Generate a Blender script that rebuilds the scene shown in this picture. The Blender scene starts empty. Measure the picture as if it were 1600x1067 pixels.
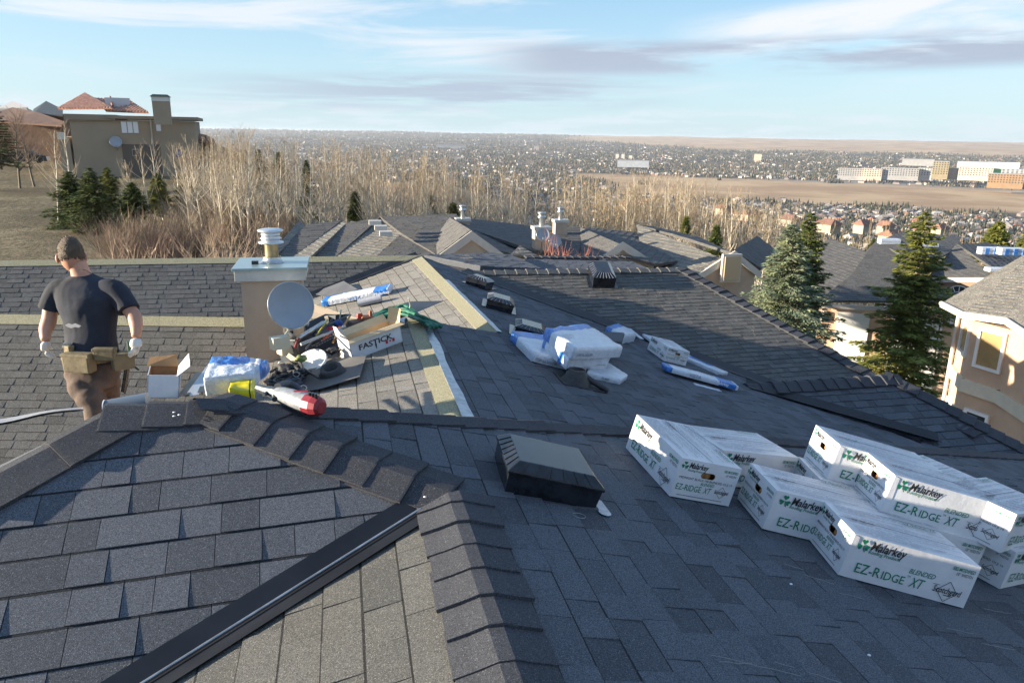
import bpy, bmesh, math, random
from mathutils import Vector, Matrix, noise
sc = bpy.context.scene
COL = sc.collection
R = math.radians
# ------------------------------------------------------------------ camera
F_PX, CX, CY = 1170.0, 800.0, 533.5
PITCH, ROLL, YAW = R(15.45), R(1.0), math.atan(275/1214.)
def _yaw(v):
    return Vector((v[0]*math.cos(YAW)+v[1]*math.sin(YAW), -v[0]*math.sin(YAW)+v[1]*math.cos(YAW), v[2]))
_cf = Vector((0, math.cos(PITCH), -math.sin(PITCH))); _cu = Vector((0, math.sin(PITCH), math.cos(PITCH))); _cr = Vector((1, 0, 0))
CR = _yaw(math.cos(ROLL)*_cr + math.sin(ROLL)*_cu); CU = _yaw(-math.sin(ROLL)*_cr + math.cos(ROLL)*_cu); CF = _yaw(_cf)
cam_d = bpy.data.cameras.new('camera'); cam = bpy.data.objects.new('camera', cam_d); COL.objects.link(cam)
cam_d.sensor_width = 36; cam_d.lens = F_PX*36/1600; cam_d.clip_start = 0.05; cam_d.clip_end = 60000
cam.matrix_world = Matrix(((CR.x, CU.x, -CF.x, 0), (CR.y, CU.y, -CF.y, 0), (CR.z, CU.z, -CF.z, 0), (0, 0, 0, 1)))
sc.camera = cam
# ------------------------------------------------------------------ light
SUN_EL, SUN_AZ = R(10.4), R(6.0)              # sun low on the left, a little beyond
TOSUN = Vector((-math.cos(SUN_EL)*math.cos(SUN_AZ), math.cos(SUN_EL)*math.sin(SUN_AZ), math.sin(SUN_EL)))
sd = bpy.data.lights.new('sun', 'SUN'); sd.energy = 4.6; sd.angle = R(0.5); sd.color = (1.0, 0.87, 0.68)
sun = bpy.data.objects.new('sun', sd); COL.objects.link(sun)
sun.rotation_euler = (-TOSUN).to_track_quat('-Z', 'Y').to_euler()
world = bpy.data.worlds.new('World'); sc.world = world; world.use_nodes = True
wn = world.node_tree.nodes; wl = world.node_tree.links; wn.clear()
def N(t, nodes=wn, **k):
    n = nodes.new(t)
    for a, b in k.items(): setattr(n, a, b)
    return n
def M(op, a, b=None, c=None, nodes=wn, links=wl, clamp=False):
    n = nodes.new('ShaderNodeMath'); n.operation = op; n.use_clamp = clamp
    for i, v in enumerate((a, b, c)):
        if v is None: continue
        if hasattr(v, 'links'): links.new(v, n.inputs[i])
        else: n.inputs[i].default_value = v
    return n.outputs[0]
def SMOOTH(v, a, b, nodes=wn, links=wl):
    n = nodes.new('ShaderNodeMapRange'); n.interpolation_type = 'SMOOTHSTEP'
    n.inputs[1].default_value = a; n.inputs[2].default_value = b
    links.new(v, n.inputs[0]); return n.outputs[0]
def MIXC(f, a, b, nodes=wn, links=wl, mode='MIX'):
    n = nodes.new('ShaderNodeMix'); n.data_type = 'RGBA'; n.blend_type = mode
    for s, v in ((n.inputs[0], f), (n.inputs[6], a), (n.inputs[7], b)):
        if hasattr(v, 'links'): links.new(v, s)
        elif isinstance(v, (tuple, list)): s.default_value = (*v, 1) if len(v) == 3 else v
        else: s.default_value = v
    return n.outputs[2]
sky = N('ShaderNodeTexSky', sky_type='NISHITA'); sky.sun_disc = False; sky.sun_elevation = SUN_EL
sky.sun_rotation = math.atan2(TOSUN.x, TOSUN.y); sky.altitude = 1100; sky.air_density = 1.0; sky.dust_density = 0.6; sky.ozone_density = 1.5
geo = N('ShaderNodeTexCoord'); sep = N('ShaderNodeSeparateXYZ'); wl.new(geo.outputs['Generated'], sep.inputs[0])
# rotate the direction so that v points down the lens' heading, h across
hx = M('ADD', M('MULTIPLY', sep.outputs[0], math.cos(YAW)), M('MULTIPLY', sep.outputs[1], -math.sin(YAW)))
hy = M('ADD', M('MULTIPLY', sep.outputs[0], math.sin(YAW)), M('MULTIPLY', sep.outputs[1], math.cos(YAW)))
az = M('ARCTAN2', hx, hy)                                # compass angle from the valley's axis
el = M('ARCSINE', sep.outputs[2])
def cloudnoise(sx, sy, scale, detail, rough, dist=0.0, ox=0, oy=0, tilt=0.0):
    c = N('ShaderNodeCombineXYZ')
    wl.new(M('ADD', M('MULTIPLY', az, sx), ox), c.inputs[0])
    wl.new(M('ADD', M('MULTIPLY', M('ADD', el, M('MULTIPLY', az, tilt)), sy), oy), c.inputs[1])
    n = N('ShaderNodeTexNoise'); n.inputs['Scale'].default_value = scale; n.inputs['Detail'].default_value = detail
    n.inputs['Roughness'].default_value = rough; n.inputs['Distortion'].default_value = dist
    wl.new(c.outputs[0], n.inputs['Vector']); return n.outputs[0]
def BAND(v, c, w0, w1):                                  # 1 inside c-w0..c+w0, 0 outside c-w1..c+w1
    return SMOOTH(M('ABSOLUTE', M('SUBTRACT', v, c)), w1, w0)
#CLOUDS#
bg = N('ShaderNodeBackground'); bg.inputs['Strength'].default_value = 0.088
wo = N('ShaderNodeOutputWorld'); wl.new(bg.outputs[0], wo.inputs['Surface'])
base = MIXC(0.72, sky.outputs[0], MIXC(SMOOTH(el, 0.0, 0.42), (1.55, 2.40, 3.0), (0.62, 1.42, 2.75)))
wisp = SMOOTH(cloudnoise(1.0, 9.0, 2.6, 8, 0.62, 0.6, 3.1, 1.2, -0.05), 0.45, 0.68)          # thin high streaks
wisp = M('MULTIPLY', wisp, SMOOTH(el, 0.02, 0.10))
big = M('MULTIPLY', SMOOTH(cloudnoise(1.2, 7.0, 2.4, 9, 0.62, 0.4, 0.4, 4.0, -0.12), 0.30, 0.56),
        M('MULTIPLY', BAND(M('ADD', el, M('MULTIPLY', az, -0.11)), 0.090, 0.010, 0.034), SMOOTH(az, 0.16, 0.30)))   # white plume upper right
grey = SMOOTH(cloudnoise(1.3, 13.0, 2.4, 9, 0.6, 0.3, 7.3, 2.2, 0.0), 0.37, 0.55)              # lavender stratus bars
g1 = M('MULTIPLY', grey, M('MULTIPLY', BAND(M('ADD', el, M('MULTIPLY', az, -0.015)), 0.090, 0.010, 0.026), SMOOTH(az, -0.08, 0.06)))
g2 = M('MULTIPLY', SMOOTH(cloudnoise(1.1, 15.0, 2.6, 9, 0.6, 0.3, 1.3, 8.2, 0.0), 0.40, 0.55), M('MULTIPLY', BAND(M('ADD', el, M('MULTIPLY', az, -0.02)), 0.052, 0.010, 0.028), M('MULTIPLY', SMOOTH(az, 0.25, 0.02), SMOOTH(az, -0.52, -0.12))))
low = M('MULTIPLY', SMOOTH(cloudnoise(3.0, 22.0, 2.6, 7, 0.6, 0.2, 5.5, 3.3, 0.0), 0.46, 0.60), BAND(el, 0.018, 0.008, 0.02))
greyf = M('MULTIPLY', M('MAXIMUM', g1, g2), 0.95)
whitef = M('MAXIMUM', M('MULTIPLY', wisp, 0.75), M('MAXIMUM', M('MULTIPLY', big, 0.9), M('MULTIPLY', low, 0.7)))
CL = 3.3
c1 = MIXC(whitef, base, (CL*0.98, CL*0.99, CL*1.03))
c2 = MIXC(greyf, c1, (CL*0.47, CL*0.52, CL*0.66))
horiz = SMOOTH(el, 0.16, 0.0)
c3 = MIXC(M('MULTIPLY', horiz, 0.50), c2, (CL*0.62, CL*0.80, CL*0.92))
wl.new(c3, bg.inputs['Color'])
sc.view_settings.view_transform = 'Standard'; sc.view_settings.look = 'None'
sc.view_settings.exposure = 1.78; sc.view_settings.gamma = 1.0; sc.view_settings.use_curve_mapping = False
# ------------------------------------------------------------------ helpers
def ray(px, py):
    return CF + CR*((px-CX)/F_PX) + CU*((CY-py)/F_PX)
class Plane:
    def __init__(s, n, p): s.n = Vector(n).normalized(); s.p = Vector(p)
    def at(s, px, py):
        d = ray(px, py); return d*(s.n.dot(s.p)/s.n.dot(d))
    def z(s, x, y): return s.p.z - (s.n.x*(x-s.p.x)+s.n.y*(y-s.p.y))/s.n.z
    def xyz(s, x, y): return Vector((x, y, s.z(x, y)))
def plane3(a, b, c):
    n = (Vector(b)-Vector(a)).cross(Vector(c)-Vector(a))
    if n.z < 0: n = -n
    return Plane(n, a)
def isect(p1, p2):
    d = p1.n.cross(p2.n); a = Matrix((p1.n, p2.n, d)); pt = a.inverted() @ Vector((p1.n.dot(p1.p), p2.n.dot(p2.p), 0))
    return pt, d.normalized()
def atY(px, py, Y):
    d = ray(px, py); return d*(Y/d.y)
def atZ(px, py, z):
    d = ray(px, py); return d*(z/d.z)
def atD(px, py, D):
    return ray(px, py)*D
def proj(p):
    z = p.dot(CF); return (CX+F_PX*p.dot(CR)/z, CY-F_PX*p.dot(CU)/z) if z > 0.05 else (1e6, 1e6)
def tag(o, label=None, cat=None, group=None, kind=None):
    if label: o['label'] = label
    if cat: o['category'] = cat
    if group: o['group'] = group
    if kind: o['kind'] = kind
    return o
def empty(name, loc=(0, 0, 0), label=None, cat=None, group=None):
    o = bpy.data.objects.new(name, None); COL.objects.link(o); o.location = loc; o.empty_display_size = 0.2
    return tag(o, label, cat, group)
def link(name, me, parent=None, mw=None):
    o = bpy.data.objects.new(name, me); COL.objects.link(o)
    if parent: o.parent = parent
    return o
class MB:
    """collects faces in world space; build() makes one object relative to its parent's origin"""
    def __init__(s): s.v = []; s.f = []; s.t = []; s.m = []; s.smooth = []
    def face(s, pts, tone=0.5, mat=0, smooth=False):
        i = len(s.v); s.v.extend([tuple(p) for p in pts]); s.f.append(tuple(range(i, i+len(pts)))); s.t.append(tone); s.m.append(mat); s.smooth.append(smooth)
    def mesh(s, verts, faces, tone=0.5, mat=0, smooth=False, mw=None):
        i = len(s.v)
        for p in verts: s.v.append(tuple(mw @ Vector(p)) if mw is not None else tuple(p))
        for f in faces: s.f.append(tuple(i+k for k in f)); s.t.append(tone); s.m.append(mat); s.smooth.append(smooth)
    def prism(s, poly, vec, tone=0.5, mat=0):
        """poly: list of points (top), vec: offset to the bottom"""
        n = len(poly); vec = Vector(vec); b = [Vector(p)+vec for p in poly]
        s.mesh([*poly, *b], [tuple(range(n)), tuple(range(2*n-1, n-1, -1))]+[(i, (i+1) % n+0, (i+1) % n+n, i+n)[::-1] for i in range(n)], tone, mat)
    def box(s, c, size, rz=0, tone=0.5, mat=0, rot=None, taper=1.0):
        x, y, z = size[0]/2, size[1]/2, size[2]/2
        vs = [(-x, -y, -z), (x, -y, -z), (x, y, -z), (-x, y, -z), (-x*taper, -y*taper, z), (x*taper, -y*taper, z), (x*taper, y*taper, z), (-x*taper, y*taper, z)]
        mw = Matrix.Translation(c) @ (rot if rot is not None else Matrix.Rotation(rz, 4, 'Z'))
        s.mesh(vs, [(0, 3, 2, 1), (4, 5, 6, 7), (0, 1, 5, 4), (1, 2, 6, 5), (2, 3, 7, 6), (3, 0, 4, 7)], tone, mat, mw=mw)
    def tube(s, pts, r, n=6, tone=0.5, mat=0, cap=True, smooth=True):
        pts = [Vector(p) for p in pts]; k = len(pts)
        rs = r if isinstance(r, (list, tuple)) else [r]*k
        vs = []; fs = []; up = None
        for i, p in enumerate(pts):
            d = (pts[min(i+1, k-1)]-pts[max(i-1, 0)]).normalized()
            if up is None: up = d.orthogonal().normalized()
            a = (up-d*up.dot(d))
            a = a.normalized() if a.length > 1e-6 else d.orthogonal().normalized()
            up = a; b = d.cross(a)
            for j in range(n):
                t = 2*math.pi*j/n; vs.append(p+(a*math.cos(t)+b*math.sin(t))*rs[i])
        for i in range(k-1):
            for j in range(n): fs.append((i*n+j, i*n+(j+1) % n, (i+1)*n+(j+1) % n, (i+1)*n+j))
        s.mesh(vs, fs, tone, mat, smooth)
        if cap:
            s.mesh(vs[:n], [tuple(range(n-1, -1, -1))], tone, mat); s.mesh(vs[-n:], [tuple(range(n))], tone, mat)
    def lathe(s, prof, n=24, mw=None, tone=0.5, mat=0, smooth=True):
        """prof: (r, z) list"""
        vs = []; fs = []
        for r, z in prof:
            for j in range(n):
                t = 2*math.pi*j/n; vs.append((r*math.cos(t), r*math.sin(t), z))
        for i in range(len(prof)-1):
            for j in range(n): fs.append((i*n+j, i*n+(j+1) % n, (i+1)*n+(j+1) % n, (i+1)*n+j))
        s.mesh(vs, fs, tone, mat, smooth, mw or Matrix())
    def build(s, name, mats, parent=None, kind=None, label=None, cat=None, group=None, origin=None, merge=False, bevel=0, recalc=False):
        if not isinstance(mats, (list, tuple)): mats = [mats]
        o0 = Vector(origin) if origin is not None else (parent_world(parent) if parent else None)
        if o0 is None:
            o0 = Vector((sum(p[0] for p in s.v), sum(p[1] for p in s.v), 0))/max(1, len(s.v)); o0.z = min(p[2] for p in s.v)
            if kind: o0 = Vector((0, 0, 0))
        me = bpy.data.meshes.new(name); me.from_pydata([(p[0]-o0.x, p[1]-o0.y, p[2]-o0.z) for p in s.v], [], s.f)
        for m in mats: me.materials.append(m)
        me.polygons.foreach_set('material_index', s.m); me.polygons.foreach_set('use_smooth', s.smooth)
        at = me.attributes.new('tone', 'FLOAT', 'FACE'); at.data.foreach_set('value', s.t)
        if merge or recalc or bevel:
            bm = bmesh.new(); bm.from_mesh(me)
            if merge or bevel: bmesh.ops.remove_doubles(bm, verts=bm.verts, dist=1e-5)
            bmesh.ops.recalc_face_normals(bm, faces=bm.faces)
            if bevel:
                ed = [e for e in bm.edges if len(e.link_faces) == 2 and e.calc_face_angle(0) > 0.6]
                bmesh.ops.bevel(bm, geom=ed, offset=bevel, segments=2, affect='EDGES', profile=0.6)
            bm.to_mesh(me); bm.free()
        me.update()
        o = link(name, me, parent)
        if parent is None: o.location = o0
        elif origin is not None: o.location = o0-parent_world(parent)
        tag(o, label, cat, group, kind); return o
_pw = {}
def parent_world(p):
    w = Vector(p.location)
    while p.parent: p = p.parent; w = w+Vector(p.location)
    return w
def copy_tree(o, parent=None):
    c = o.copy(); COL.objects.link(c); c.parent = parent
    for ch in [x for x in KIDS.get(o.name, o.children)]: copy_tree(ch, c)
    return c
KIDS = {}
def sm(pts, n=6):
    """Catmull-Rom through points"""
    pts = [Vector(p) for p in pts]; out = []
    for i in range(len(pts)-1):
        a = pts[max(i-1, 0)]; b = pts[i]; c = pts[i+1]; d = pts[min(i+2, len(pts)-1)]
        for k in range(n):
            t = k/n; out.append(0.5*((2*b)+(c-a)*t+(2*a-5*b+4*c-d)*t*t+(3*b-3*c+d-a)*t**3))
    out.append(pts[-1]); return out
# ------------------------------------------------------------------ materials
MATS = {}
def mat(name, col, rough=0.8, metal=0.0, var=0.0, vscale=5.0, bump=0.0, bscale=60.0, spec=0.5, coord='Object', col2=None, tone=False, tonek=0.5, detail=4, trans=0, emit=None):
    if name in MATS: return MATS[name]
    m = bpy.data.materials.new(name); m.use_nodes = True; nt = m.node_tree; ns = nt.nodes; ls = nt.links
    b = ns['Principled BSDF']; b.inputs['Roughness'].default_value = rough; b.inputs['Metallic'].default_value = metal
    b.inputs['Specular IOR Level'].default_value = spec
    c = (*col, 1); b.inputs['Base Color'].default_value = c
    tc = ns.new('ShaderNodeTexCoord'); cur = None
    if var or col2:
        n = ns.new('ShaderNodeTexNoise'); n.inputs['Scale'].default_value = vscale; n.inputs['Detail'].default_value = detail; n.inputs['Roughness'].default_value = 0.6
        ls.new(tc.outputs[coord], n.inputs['Vector'])
        f = SMOOTH(n.outputs[0], 0.32, 0.68, ns, ls)
        a = tuple(x*(1-var) for x in col); d = col2 if col2 else tuple(min(1, x*(1+var)) for x in col)
        cur = MIXC(f, a, d, ns, ls)
    if tone:
        at = ns.new('ShaderNodeAttribute'); at.attribute_name = 'tone'
        k = M('ADD', M('MULTIPLY', at.outputs['Fac'], 2*tonek), 1-tonek, nodes=ns, links=ls)
        cc = ns.new('ShaderNodeCombineColor'); [ls.new(k, cc.inputs[i]) for i in range(3)]
        cur = MIXC(1.0, cur if cur else col, cc.outputs[0], ns, ls, 'MULTIPLY')
    if cur: ls.new(cur, b.inputs['Base Color'])
    if bump:
        n2 = ns.new('ShaderNodeTexNoise'); n2.inputs['Scale'].default_value = bscale; n2.inputs['Detail'].default_value = 3
        ls.new(tc.outputs[coord], n2.inputs['Vector'])
        bp = ns.new('ShaderNodeBump'); bp.inputs['Strength'].default_value = min(1, bump); bp.inputs['Distance'].default_value = 0.01
        ls.new(n2.outputs[0], bp.inputs['Height']); ls.new(bp.outputs[0], b.inputs['Normal'])
    if trans: b.inputs['Transmission Weight'].default_value = trans
    MATS[name] = m; return m
def shingle_mat(name, dark, light, speck, grain=330.0, fleck=0.10, warm=(0.11, 0.10, 0.075), warmf=0.0):
    m = bpy.data.materials.new(name); m.use_nodes = True; nt = m.node_tree; ns = nt.nodes; ls = nt.links; b = ns['Principled BSDF']
    tc = ns.new('ShaderNodeTexCoord'); gm = ns.new('ShaderNodeNewGeometry')
    at = ns.new('ShaderNodeAttribute'); at.attribute_name = 'tone'
    big = ns.new('ShaderNodeTexNoise'); big.inputs['Scale'].default_value = 7; big.inputs['Detail'].default_value = 5; ls.new(gm.outputs['Position'], big.inputs['Vector'])
    f = M('ADD', at.outputs['Fac'], M('MULTIPLY', M('SUBTRACT', big.outputs[0], 0.5), 0.9, nodes=ns, links=ls), nodes=ns, links=ls, clamp=True)
    c = MIXC(f, dark, light, ns, ls)
    if warmf:
        st = ns.new('ShaderNodeTexNoise'); st.inputs['Scale'].default_value = 1.1; st.inputs['Detail'].default_value = 6; ls.new(gm.outputs['Position'], st.inputs['Vector'])
        c = MIXC(M('MULTIPLY', SMOOTH(st.outputs[0], 0.42, 0.66, ns, ls), warmf, nodes=ns, links=ls), c, warm, ns, ls)
    v = ns.new('ShaderNodeTexVoronoi'); v.inputs['Scale'].default_value = grain; ls.new(gm.outputs['Position'], v.inputs['Vector'])
    sv = ns.new('ShaderNodeSeparateColor'); ls.new(v.outputs['Color'], sv.inputs[0])
    g = M('ADD', M('MULTIPLY', sv.outputs[0], 1.1, nodes=ns, links=ls), 0.45, nodes=ns, links=ls)
    cc = ns.new('ShaderNodeCombineColor'); [ls.new(g, cc.inputs[i]) for i in range(3)]
    c = MIXC(1.0, c, cc.outputs[0], ns, ls, 'MULTIPLY')
    c = MIXC(SMOOTH(sv.outputs[1], 1-fleck, 1.0, ns, ls), c, speck, ns, ls)
    c = MIXC(M('LESS_THAN', at.outputs['Fac'], -0.01, nodes=ns, links=ls), c, MIXC(1.0, c, (0.34, 0.34, 0.36), ns, ls, 'MULTIPLY'), ns, ls)  # darker strip: printed granule band plus the butt's contact shade put into colour
    ls.new(c, b.inputs['Base Color']); b.inputs['Roughness'].default_value = 0.85; b.inputs['Specular IOR Level'].default_value = 0.35
    bp = ns.new('ShaderNodeBump'); bp.inputs['Strength'].default_value = 0.55; bp.inputs['Distance'].default_value = 0.0016
    ls.new(v.outputs['Distance'], bp.inputs['Height']); ls.new(bp.outputs[0], b.inputs['Normal'])
    MATS[name] = m; return m
M_SH = shingle_mat('asphalt_shingle', (0.028, 0.032, 0.039), (0.090, 0.098, 0.114), (0.20, 0.21, 0.23), grain=430, fleck=.07)
M_SHB = shingle_mat('sunlit_side_shingle', (0.040, 0.041, 0.040), (0.100, 0.098, 0.090), (0.26, 0.25, 0.22), grain=430, fleck=.08, warm=(.11, .10, .075), warmf=.4)  # lit copy of the asphalt shingle, sun warmth put into the colour
M_SHO = shingle_mat('lit_slope_shingle', (0.085, 0.081, 0.073), (0.225, 0.21, 0.185), (0.42, 0.40, 0.36), warm=(.17, .15, .11), warmf=0.4)  # same shingle as the dark slopes, bright low sun put into its colour
M_SHL = shingle_mat('greyer_shingle', (0.036, 0.037, 0.038), (0.105, 0.103, 0.098), (0.25, 0.25, 0.24), grain=300, fleck=.06, warm=(.12, .11, .085), warmf=.3)  # same shingle again, weaker light on these slopes put into the colour
M_CAP = shingle_mat('ridge_cap_shingle', (0.024, 0.025, 0.030), (0.050, 0.052, 0.060), (0.17, 0.175, 0.18), fleck=0.05, grain=430)
M_OLD = shingle_mat('exposed_granule_strip', (0.17, 0.155, 0.095), (0.29, 0.265, 0.165), (0.5, 0.48, 0.38))
M_METAL = mat('black_valley_metal', (0.018, 0.019, 0.022), 0.38, 0.3, var=0.3, vscale=3)
M_BRIGHT = mat('bare_metal_edge', (0.42, 0.44, 0.46), 0.35, 0.8, var=0.2, vscale=20)
M_VENT = mat('black_plastic_vent', (0.014, 0.016, 0.020), 0.17, var=0.5, vscale=14, bump=0.06, bscale=60)
M_FELT = mat('underlay_sheet', (0.30, 0.31, 0.33), 0.5, var=0.15, vscale=8, bump=0.3, bscale=14)
M_STUCCO = mat('beige_stucco', (0.48, 0.36, 0.27), 0.92, var=0.08, vscale=3, bump=0.35, bscale=160)
M_WHITE = mat('white_paint', (0.74, 0.74, 0.72), 0.5, var=0.04, vscale=6)
M_WOODW = mat('dark_wall', (0.2, 0.17, 0.14), 0.9)
# ------------------------------------------------------------------ the shingled house we stand on
SX, SY = 0.27, 0.5
pC = Plane((SX, 0, 1), (.37, 0, -1.34)); pA = Plane((0, -SY, 1), (0, 2.62, -1.34)); pB = Plane((-SX, 0, 1), (.37, 0, -1.34))
pD = Plane((SX, 0, 1), (.64, 0, -1.6)); pE1 = None
J = Vector((.37, 2.62, -1.34)); PK = Vector((-.56, 3.12, -1.09)); PL = Vector((-.92, 3.12, -1.09))
h2 = pC.at(1600, 712); h2d = (h2-PK); h2d = h2d/h2d.x; H2E = PK+h2d*9.0
NF = pD.at(655, 500); NF = Vector((.64, NF.y, -1.6)); Q = pD.at(778, 520); R0 = pD.at(657, 400)
def ridge_plane(a, b, slope, side):
    """plane through the level ridge a-b falling to side (a vector)"""
    u = (Vector(b)-Vector(a)).normalized(); w = Vector((-u.y, u.x, 0))
    if w.dot(Vector(side)) < 0: w = -w
    return Plane((w.x*slope, w.y*slope, 1), a)
L2L = atZ(-150, 490.5, NF.z); pL2 = ridge_plane(NF, L2L, .58, (0, -1, 0)); pE1 = plane3(NF, NF-Vector((0, 2, 0)), pL2.at(392, 557))
L1L = atZ(-150, 410, R0.z); pL1 = ridge_plane(R0, L1L, SY, (0, -1, 0))
V1 = pL1.at(495, 462); pE2 = plane3(Q, R0, V1)
g0 = pD.at(722, 425); gv = pD.at(1440, 690); g1 = atZ(1068, 420, g0.z)
pG = plane3(g0, g1, gv)
k0 = pD.at(1165, 603); k1 = atZ(1395, 588, k0.z); pG2 = plane3(k0, k1, gv)
Gh = pG.at(1395, 603); Kh = pG2.at(1600, 697); Kh2 = k1+(Kh-k1)*1.6
house = empty('house', (0, 0, -10.5), 'dark grey shingled house we stand on, its hips, valleys and ridges filling the foreground', 'house')
def clip_poly(subj, rect):
    """Sutherland-Hodgman: subj 2D polygon clipped by axis rectangle"""
    x0, x1, y0, y1 = rect; out = subj
    for ax, val, sgn in ((0, x0, 1), (0, x1, -1), (1, y0, 1), (1, y1, -1)):
        inp = out; out = []
        if not inp: return []
        for i in range(len(inp)):
            a = inp[i-1]; b = inp[i]; ia = (a[ax]-val)*sgn >= 0; ib = (b[ax]-val)*sgn >= 0
            if ia != ib:
                t = (val-a[ax])/(b[ax]-a[ax]); out.append((a[0]+(b[0]-a[0])*t, a[1]+(b[1]-a[1])*t))
            if ib: out.append(b)
    return out
def area2(p): return 0.5*sum(p[i-1][0]*p[i][1]-p[i][0]*p[i-1][1] for i in range(len(p)))
PIECES = []            # (screen area, slope index, verts, faces, tone, mat)
SLOPES = []
def ref_pts(poly):
    return sum((Vector(p) for p in poly), Vector())/len(poly)
def shingle_slope(poly, plane, udir, e, wr, th, m, seed, tone=(0.0, 1.0), label=None, lift=0.0, v_off=0.0, deck=True, name='roof_slope', parent=None, pieces=True, warp=0.0, band=0.085):
    rnd = random.Random(seed); n = plane.n; u = Vector(udir); u = (u-n*u.dot(n)).normalized(); v = n.cross(u)
    if v.z < 0: v = -v
    o = Vector(poly[0]); P2 = [((Vector(p)-o).dot(u), (Vector(p)-o).dot(v)) for p in poly]
    if area2(P2) < 0: P2 = P2[::-1]
    u0 = min(p[0] for p in P2); u1 = max(p[0] for p in P2); v0 = min(p[1] for p in P2); v1 = max(p[1] for p in P2)
    b = MB(); b.prism([o+u*a+v*c-n*0.012 for a, c in P2], -n*0.10)
    so = b.build(name, M_WOODW, parent or house, label=label); SLOPES.append(so); si = len(SLOPES)-1
    if not pieces: return so
    k = 0; vv = v0-e*v_off
    while vv < v1:
        x = u0-rnd.random()*wr[1]; hi = rnd.random() < 0.5
        jit = rnd.uniform(-1, 1)*0.0022
        while x < u1:
            w = rnd.uniform(*wr); skew = rnd.uniform(-1, 1)*0.0022
            hi = not hi if rnd.random() < 0.8 else hi
            ht = th*(1.0 if hi else 0.42)*rnd.uniform(0.85, 1.15)
            if warp and rnd.random() < warp: ht *= 1.9
            rect = (x, x+w-0.0026, vv+jit, vv+e*1.0+jit+0.003)
            p = clip_poly(P2, rect)
            if len(p) >= 3 and abs(area2(p)) > 4e-5:
                tn = rnd.uniform(*tone)*0.75+(0.04 if hi else -0.10)+rnd.choice((-.12, 0, 0.36))*(tone[1]-tone[0])
                top = []; bot = []
                for a, c in p:
                    f = max(0, min(1, (c-rect[2])/(rect[3]-rect[2])))
                    q = o+u*a+v*(c)+n*lift
                    top.append(q+n*(ht*(1-f)+0.0006*f)); bot.append(q-n*0.014)
                m_ = len(p); vs = top+bot
                fs = [tuple(range(m_))]+[(i, i+m_, (i+1) % m_+m_, (i+1) % m_) for i in range(m_)]
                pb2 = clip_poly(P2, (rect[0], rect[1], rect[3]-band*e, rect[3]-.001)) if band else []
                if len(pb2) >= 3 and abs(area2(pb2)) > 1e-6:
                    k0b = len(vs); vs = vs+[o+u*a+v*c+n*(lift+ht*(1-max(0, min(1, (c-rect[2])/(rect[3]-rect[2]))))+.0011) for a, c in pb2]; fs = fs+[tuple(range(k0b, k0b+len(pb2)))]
                s2 = [proj(t) for t in top]
                inside = any(-40 < q[0] < 1640 and 180 < q[1] < 1107 for q in s2)
                A = abs(area2(s2)) if inside else 0
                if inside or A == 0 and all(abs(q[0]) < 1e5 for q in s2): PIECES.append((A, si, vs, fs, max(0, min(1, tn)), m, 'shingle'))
            x += w
        vv += e; k += 1
    return so
def caps(a, b, na, nb, e=0.135, w=0.15, th=0.012, m=None, seed=1, start=0.0, first='a', tone=(0.1, 0.8), curl=1.0):
    """bent cap shingles lapped from a to b over a ridge; na/nb outward normals of both slopes; exposure end faces a"""
    rnd = random.Random(seed); a = Vector(a); b = Vector(b); d = (b-a); L = d.length; d.normalize()
    na = Vector(na).normalized(); nb = Vector(nb).normalized()
    sa = na.cross(d).normalized(); sb = nb.cross(d).normalized()
    if sa.dot(nb) > 0: sa = -sa
    if sb.dot(na) > 0: sb = -sb
    sa = sa if abs(sa.z) < 1e-9 or sa.z < 0 or True else -sa
    nm = (na+nb).normalized(); s = start
    while s < L:
        x0 = s+rnd.uniform(-1, 1)*0.006; x1 = min(L+0.02, s+e*1.45); ww = w*rnd.uniform(0.95, 1.05); hh = th*rnd.uniform(0.9, 1.4)*curl
        prof = []
        for side, sd, nn in ((-1, sa, na), (1, sb, nb)):
            for f in ((1.0, 0.55, 0.16) if side < 0 else (0.16, 0.55, 1.0)):
                prof.append((sd*ww*f, nn if f > 0.3 else nm))
        rows = []; yaw_ = rnd.uniform(-1, 1)*0.012
        for xx, lift in ((x0, hh*1.65), (x0+0.05*e, hh*1.7), (x0+e*0.6, hh*1.2), (x1, hh*0.35)):
            for i, (off, nn) in enumerate(prof):
                rows.append(a+d*(xx+off.dot(sb)*yaw_)+off+nn*(lift+0.004)+(nm*0.004 if 2 <= i <= 3 else Vector()))
        k = len(prof); vs = rows[:]; base = len(vs)
        for i, (off, nn) in enumerate(prof): vs.append(a+d*x0+off+nn*(hh*0.9))
        for i, (off, nn) in enumerate(prof): vs.append(a+d*x1+off-nn*0.002)
        fs = []
        for r_ in range(3):
            for i in range(k-1): fs.append((r_*k+i, r_*k+i+1, (r_+1)*k+i+1, (r_+1)*k+i))
        for i in range(k-1): fs.append((i+1, i, base+i, base+i+1))
        fs.append((0, k, 2*k, 3*k, base+k, base)); fs.append((k-1, base+k-1, base+2*k-1, 4*k-1, 3*k-1, 2*k-1))
        s2 = [proj(t) for t in rows]; inside = any(-40 < q[0] < 1640 and 180 < q[1] < 1107 for q in s2)
        xs = [q[0] for q in s2]; ys = [q[1] for q in s2]
        A = (max(xs)-min(xs))*(max(ys)-min(ys)) if inside else 0
        if all(abs(q[0]) < 1e5 for q in s2): PIECES.append((A, 0, vs, fs, rnd.uniform(*tone), m or M_CAP, 'ridge_cap'))
        s += e
X = Vector((1, 0, 0)); Y = Vector((0, 1, 0))
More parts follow.
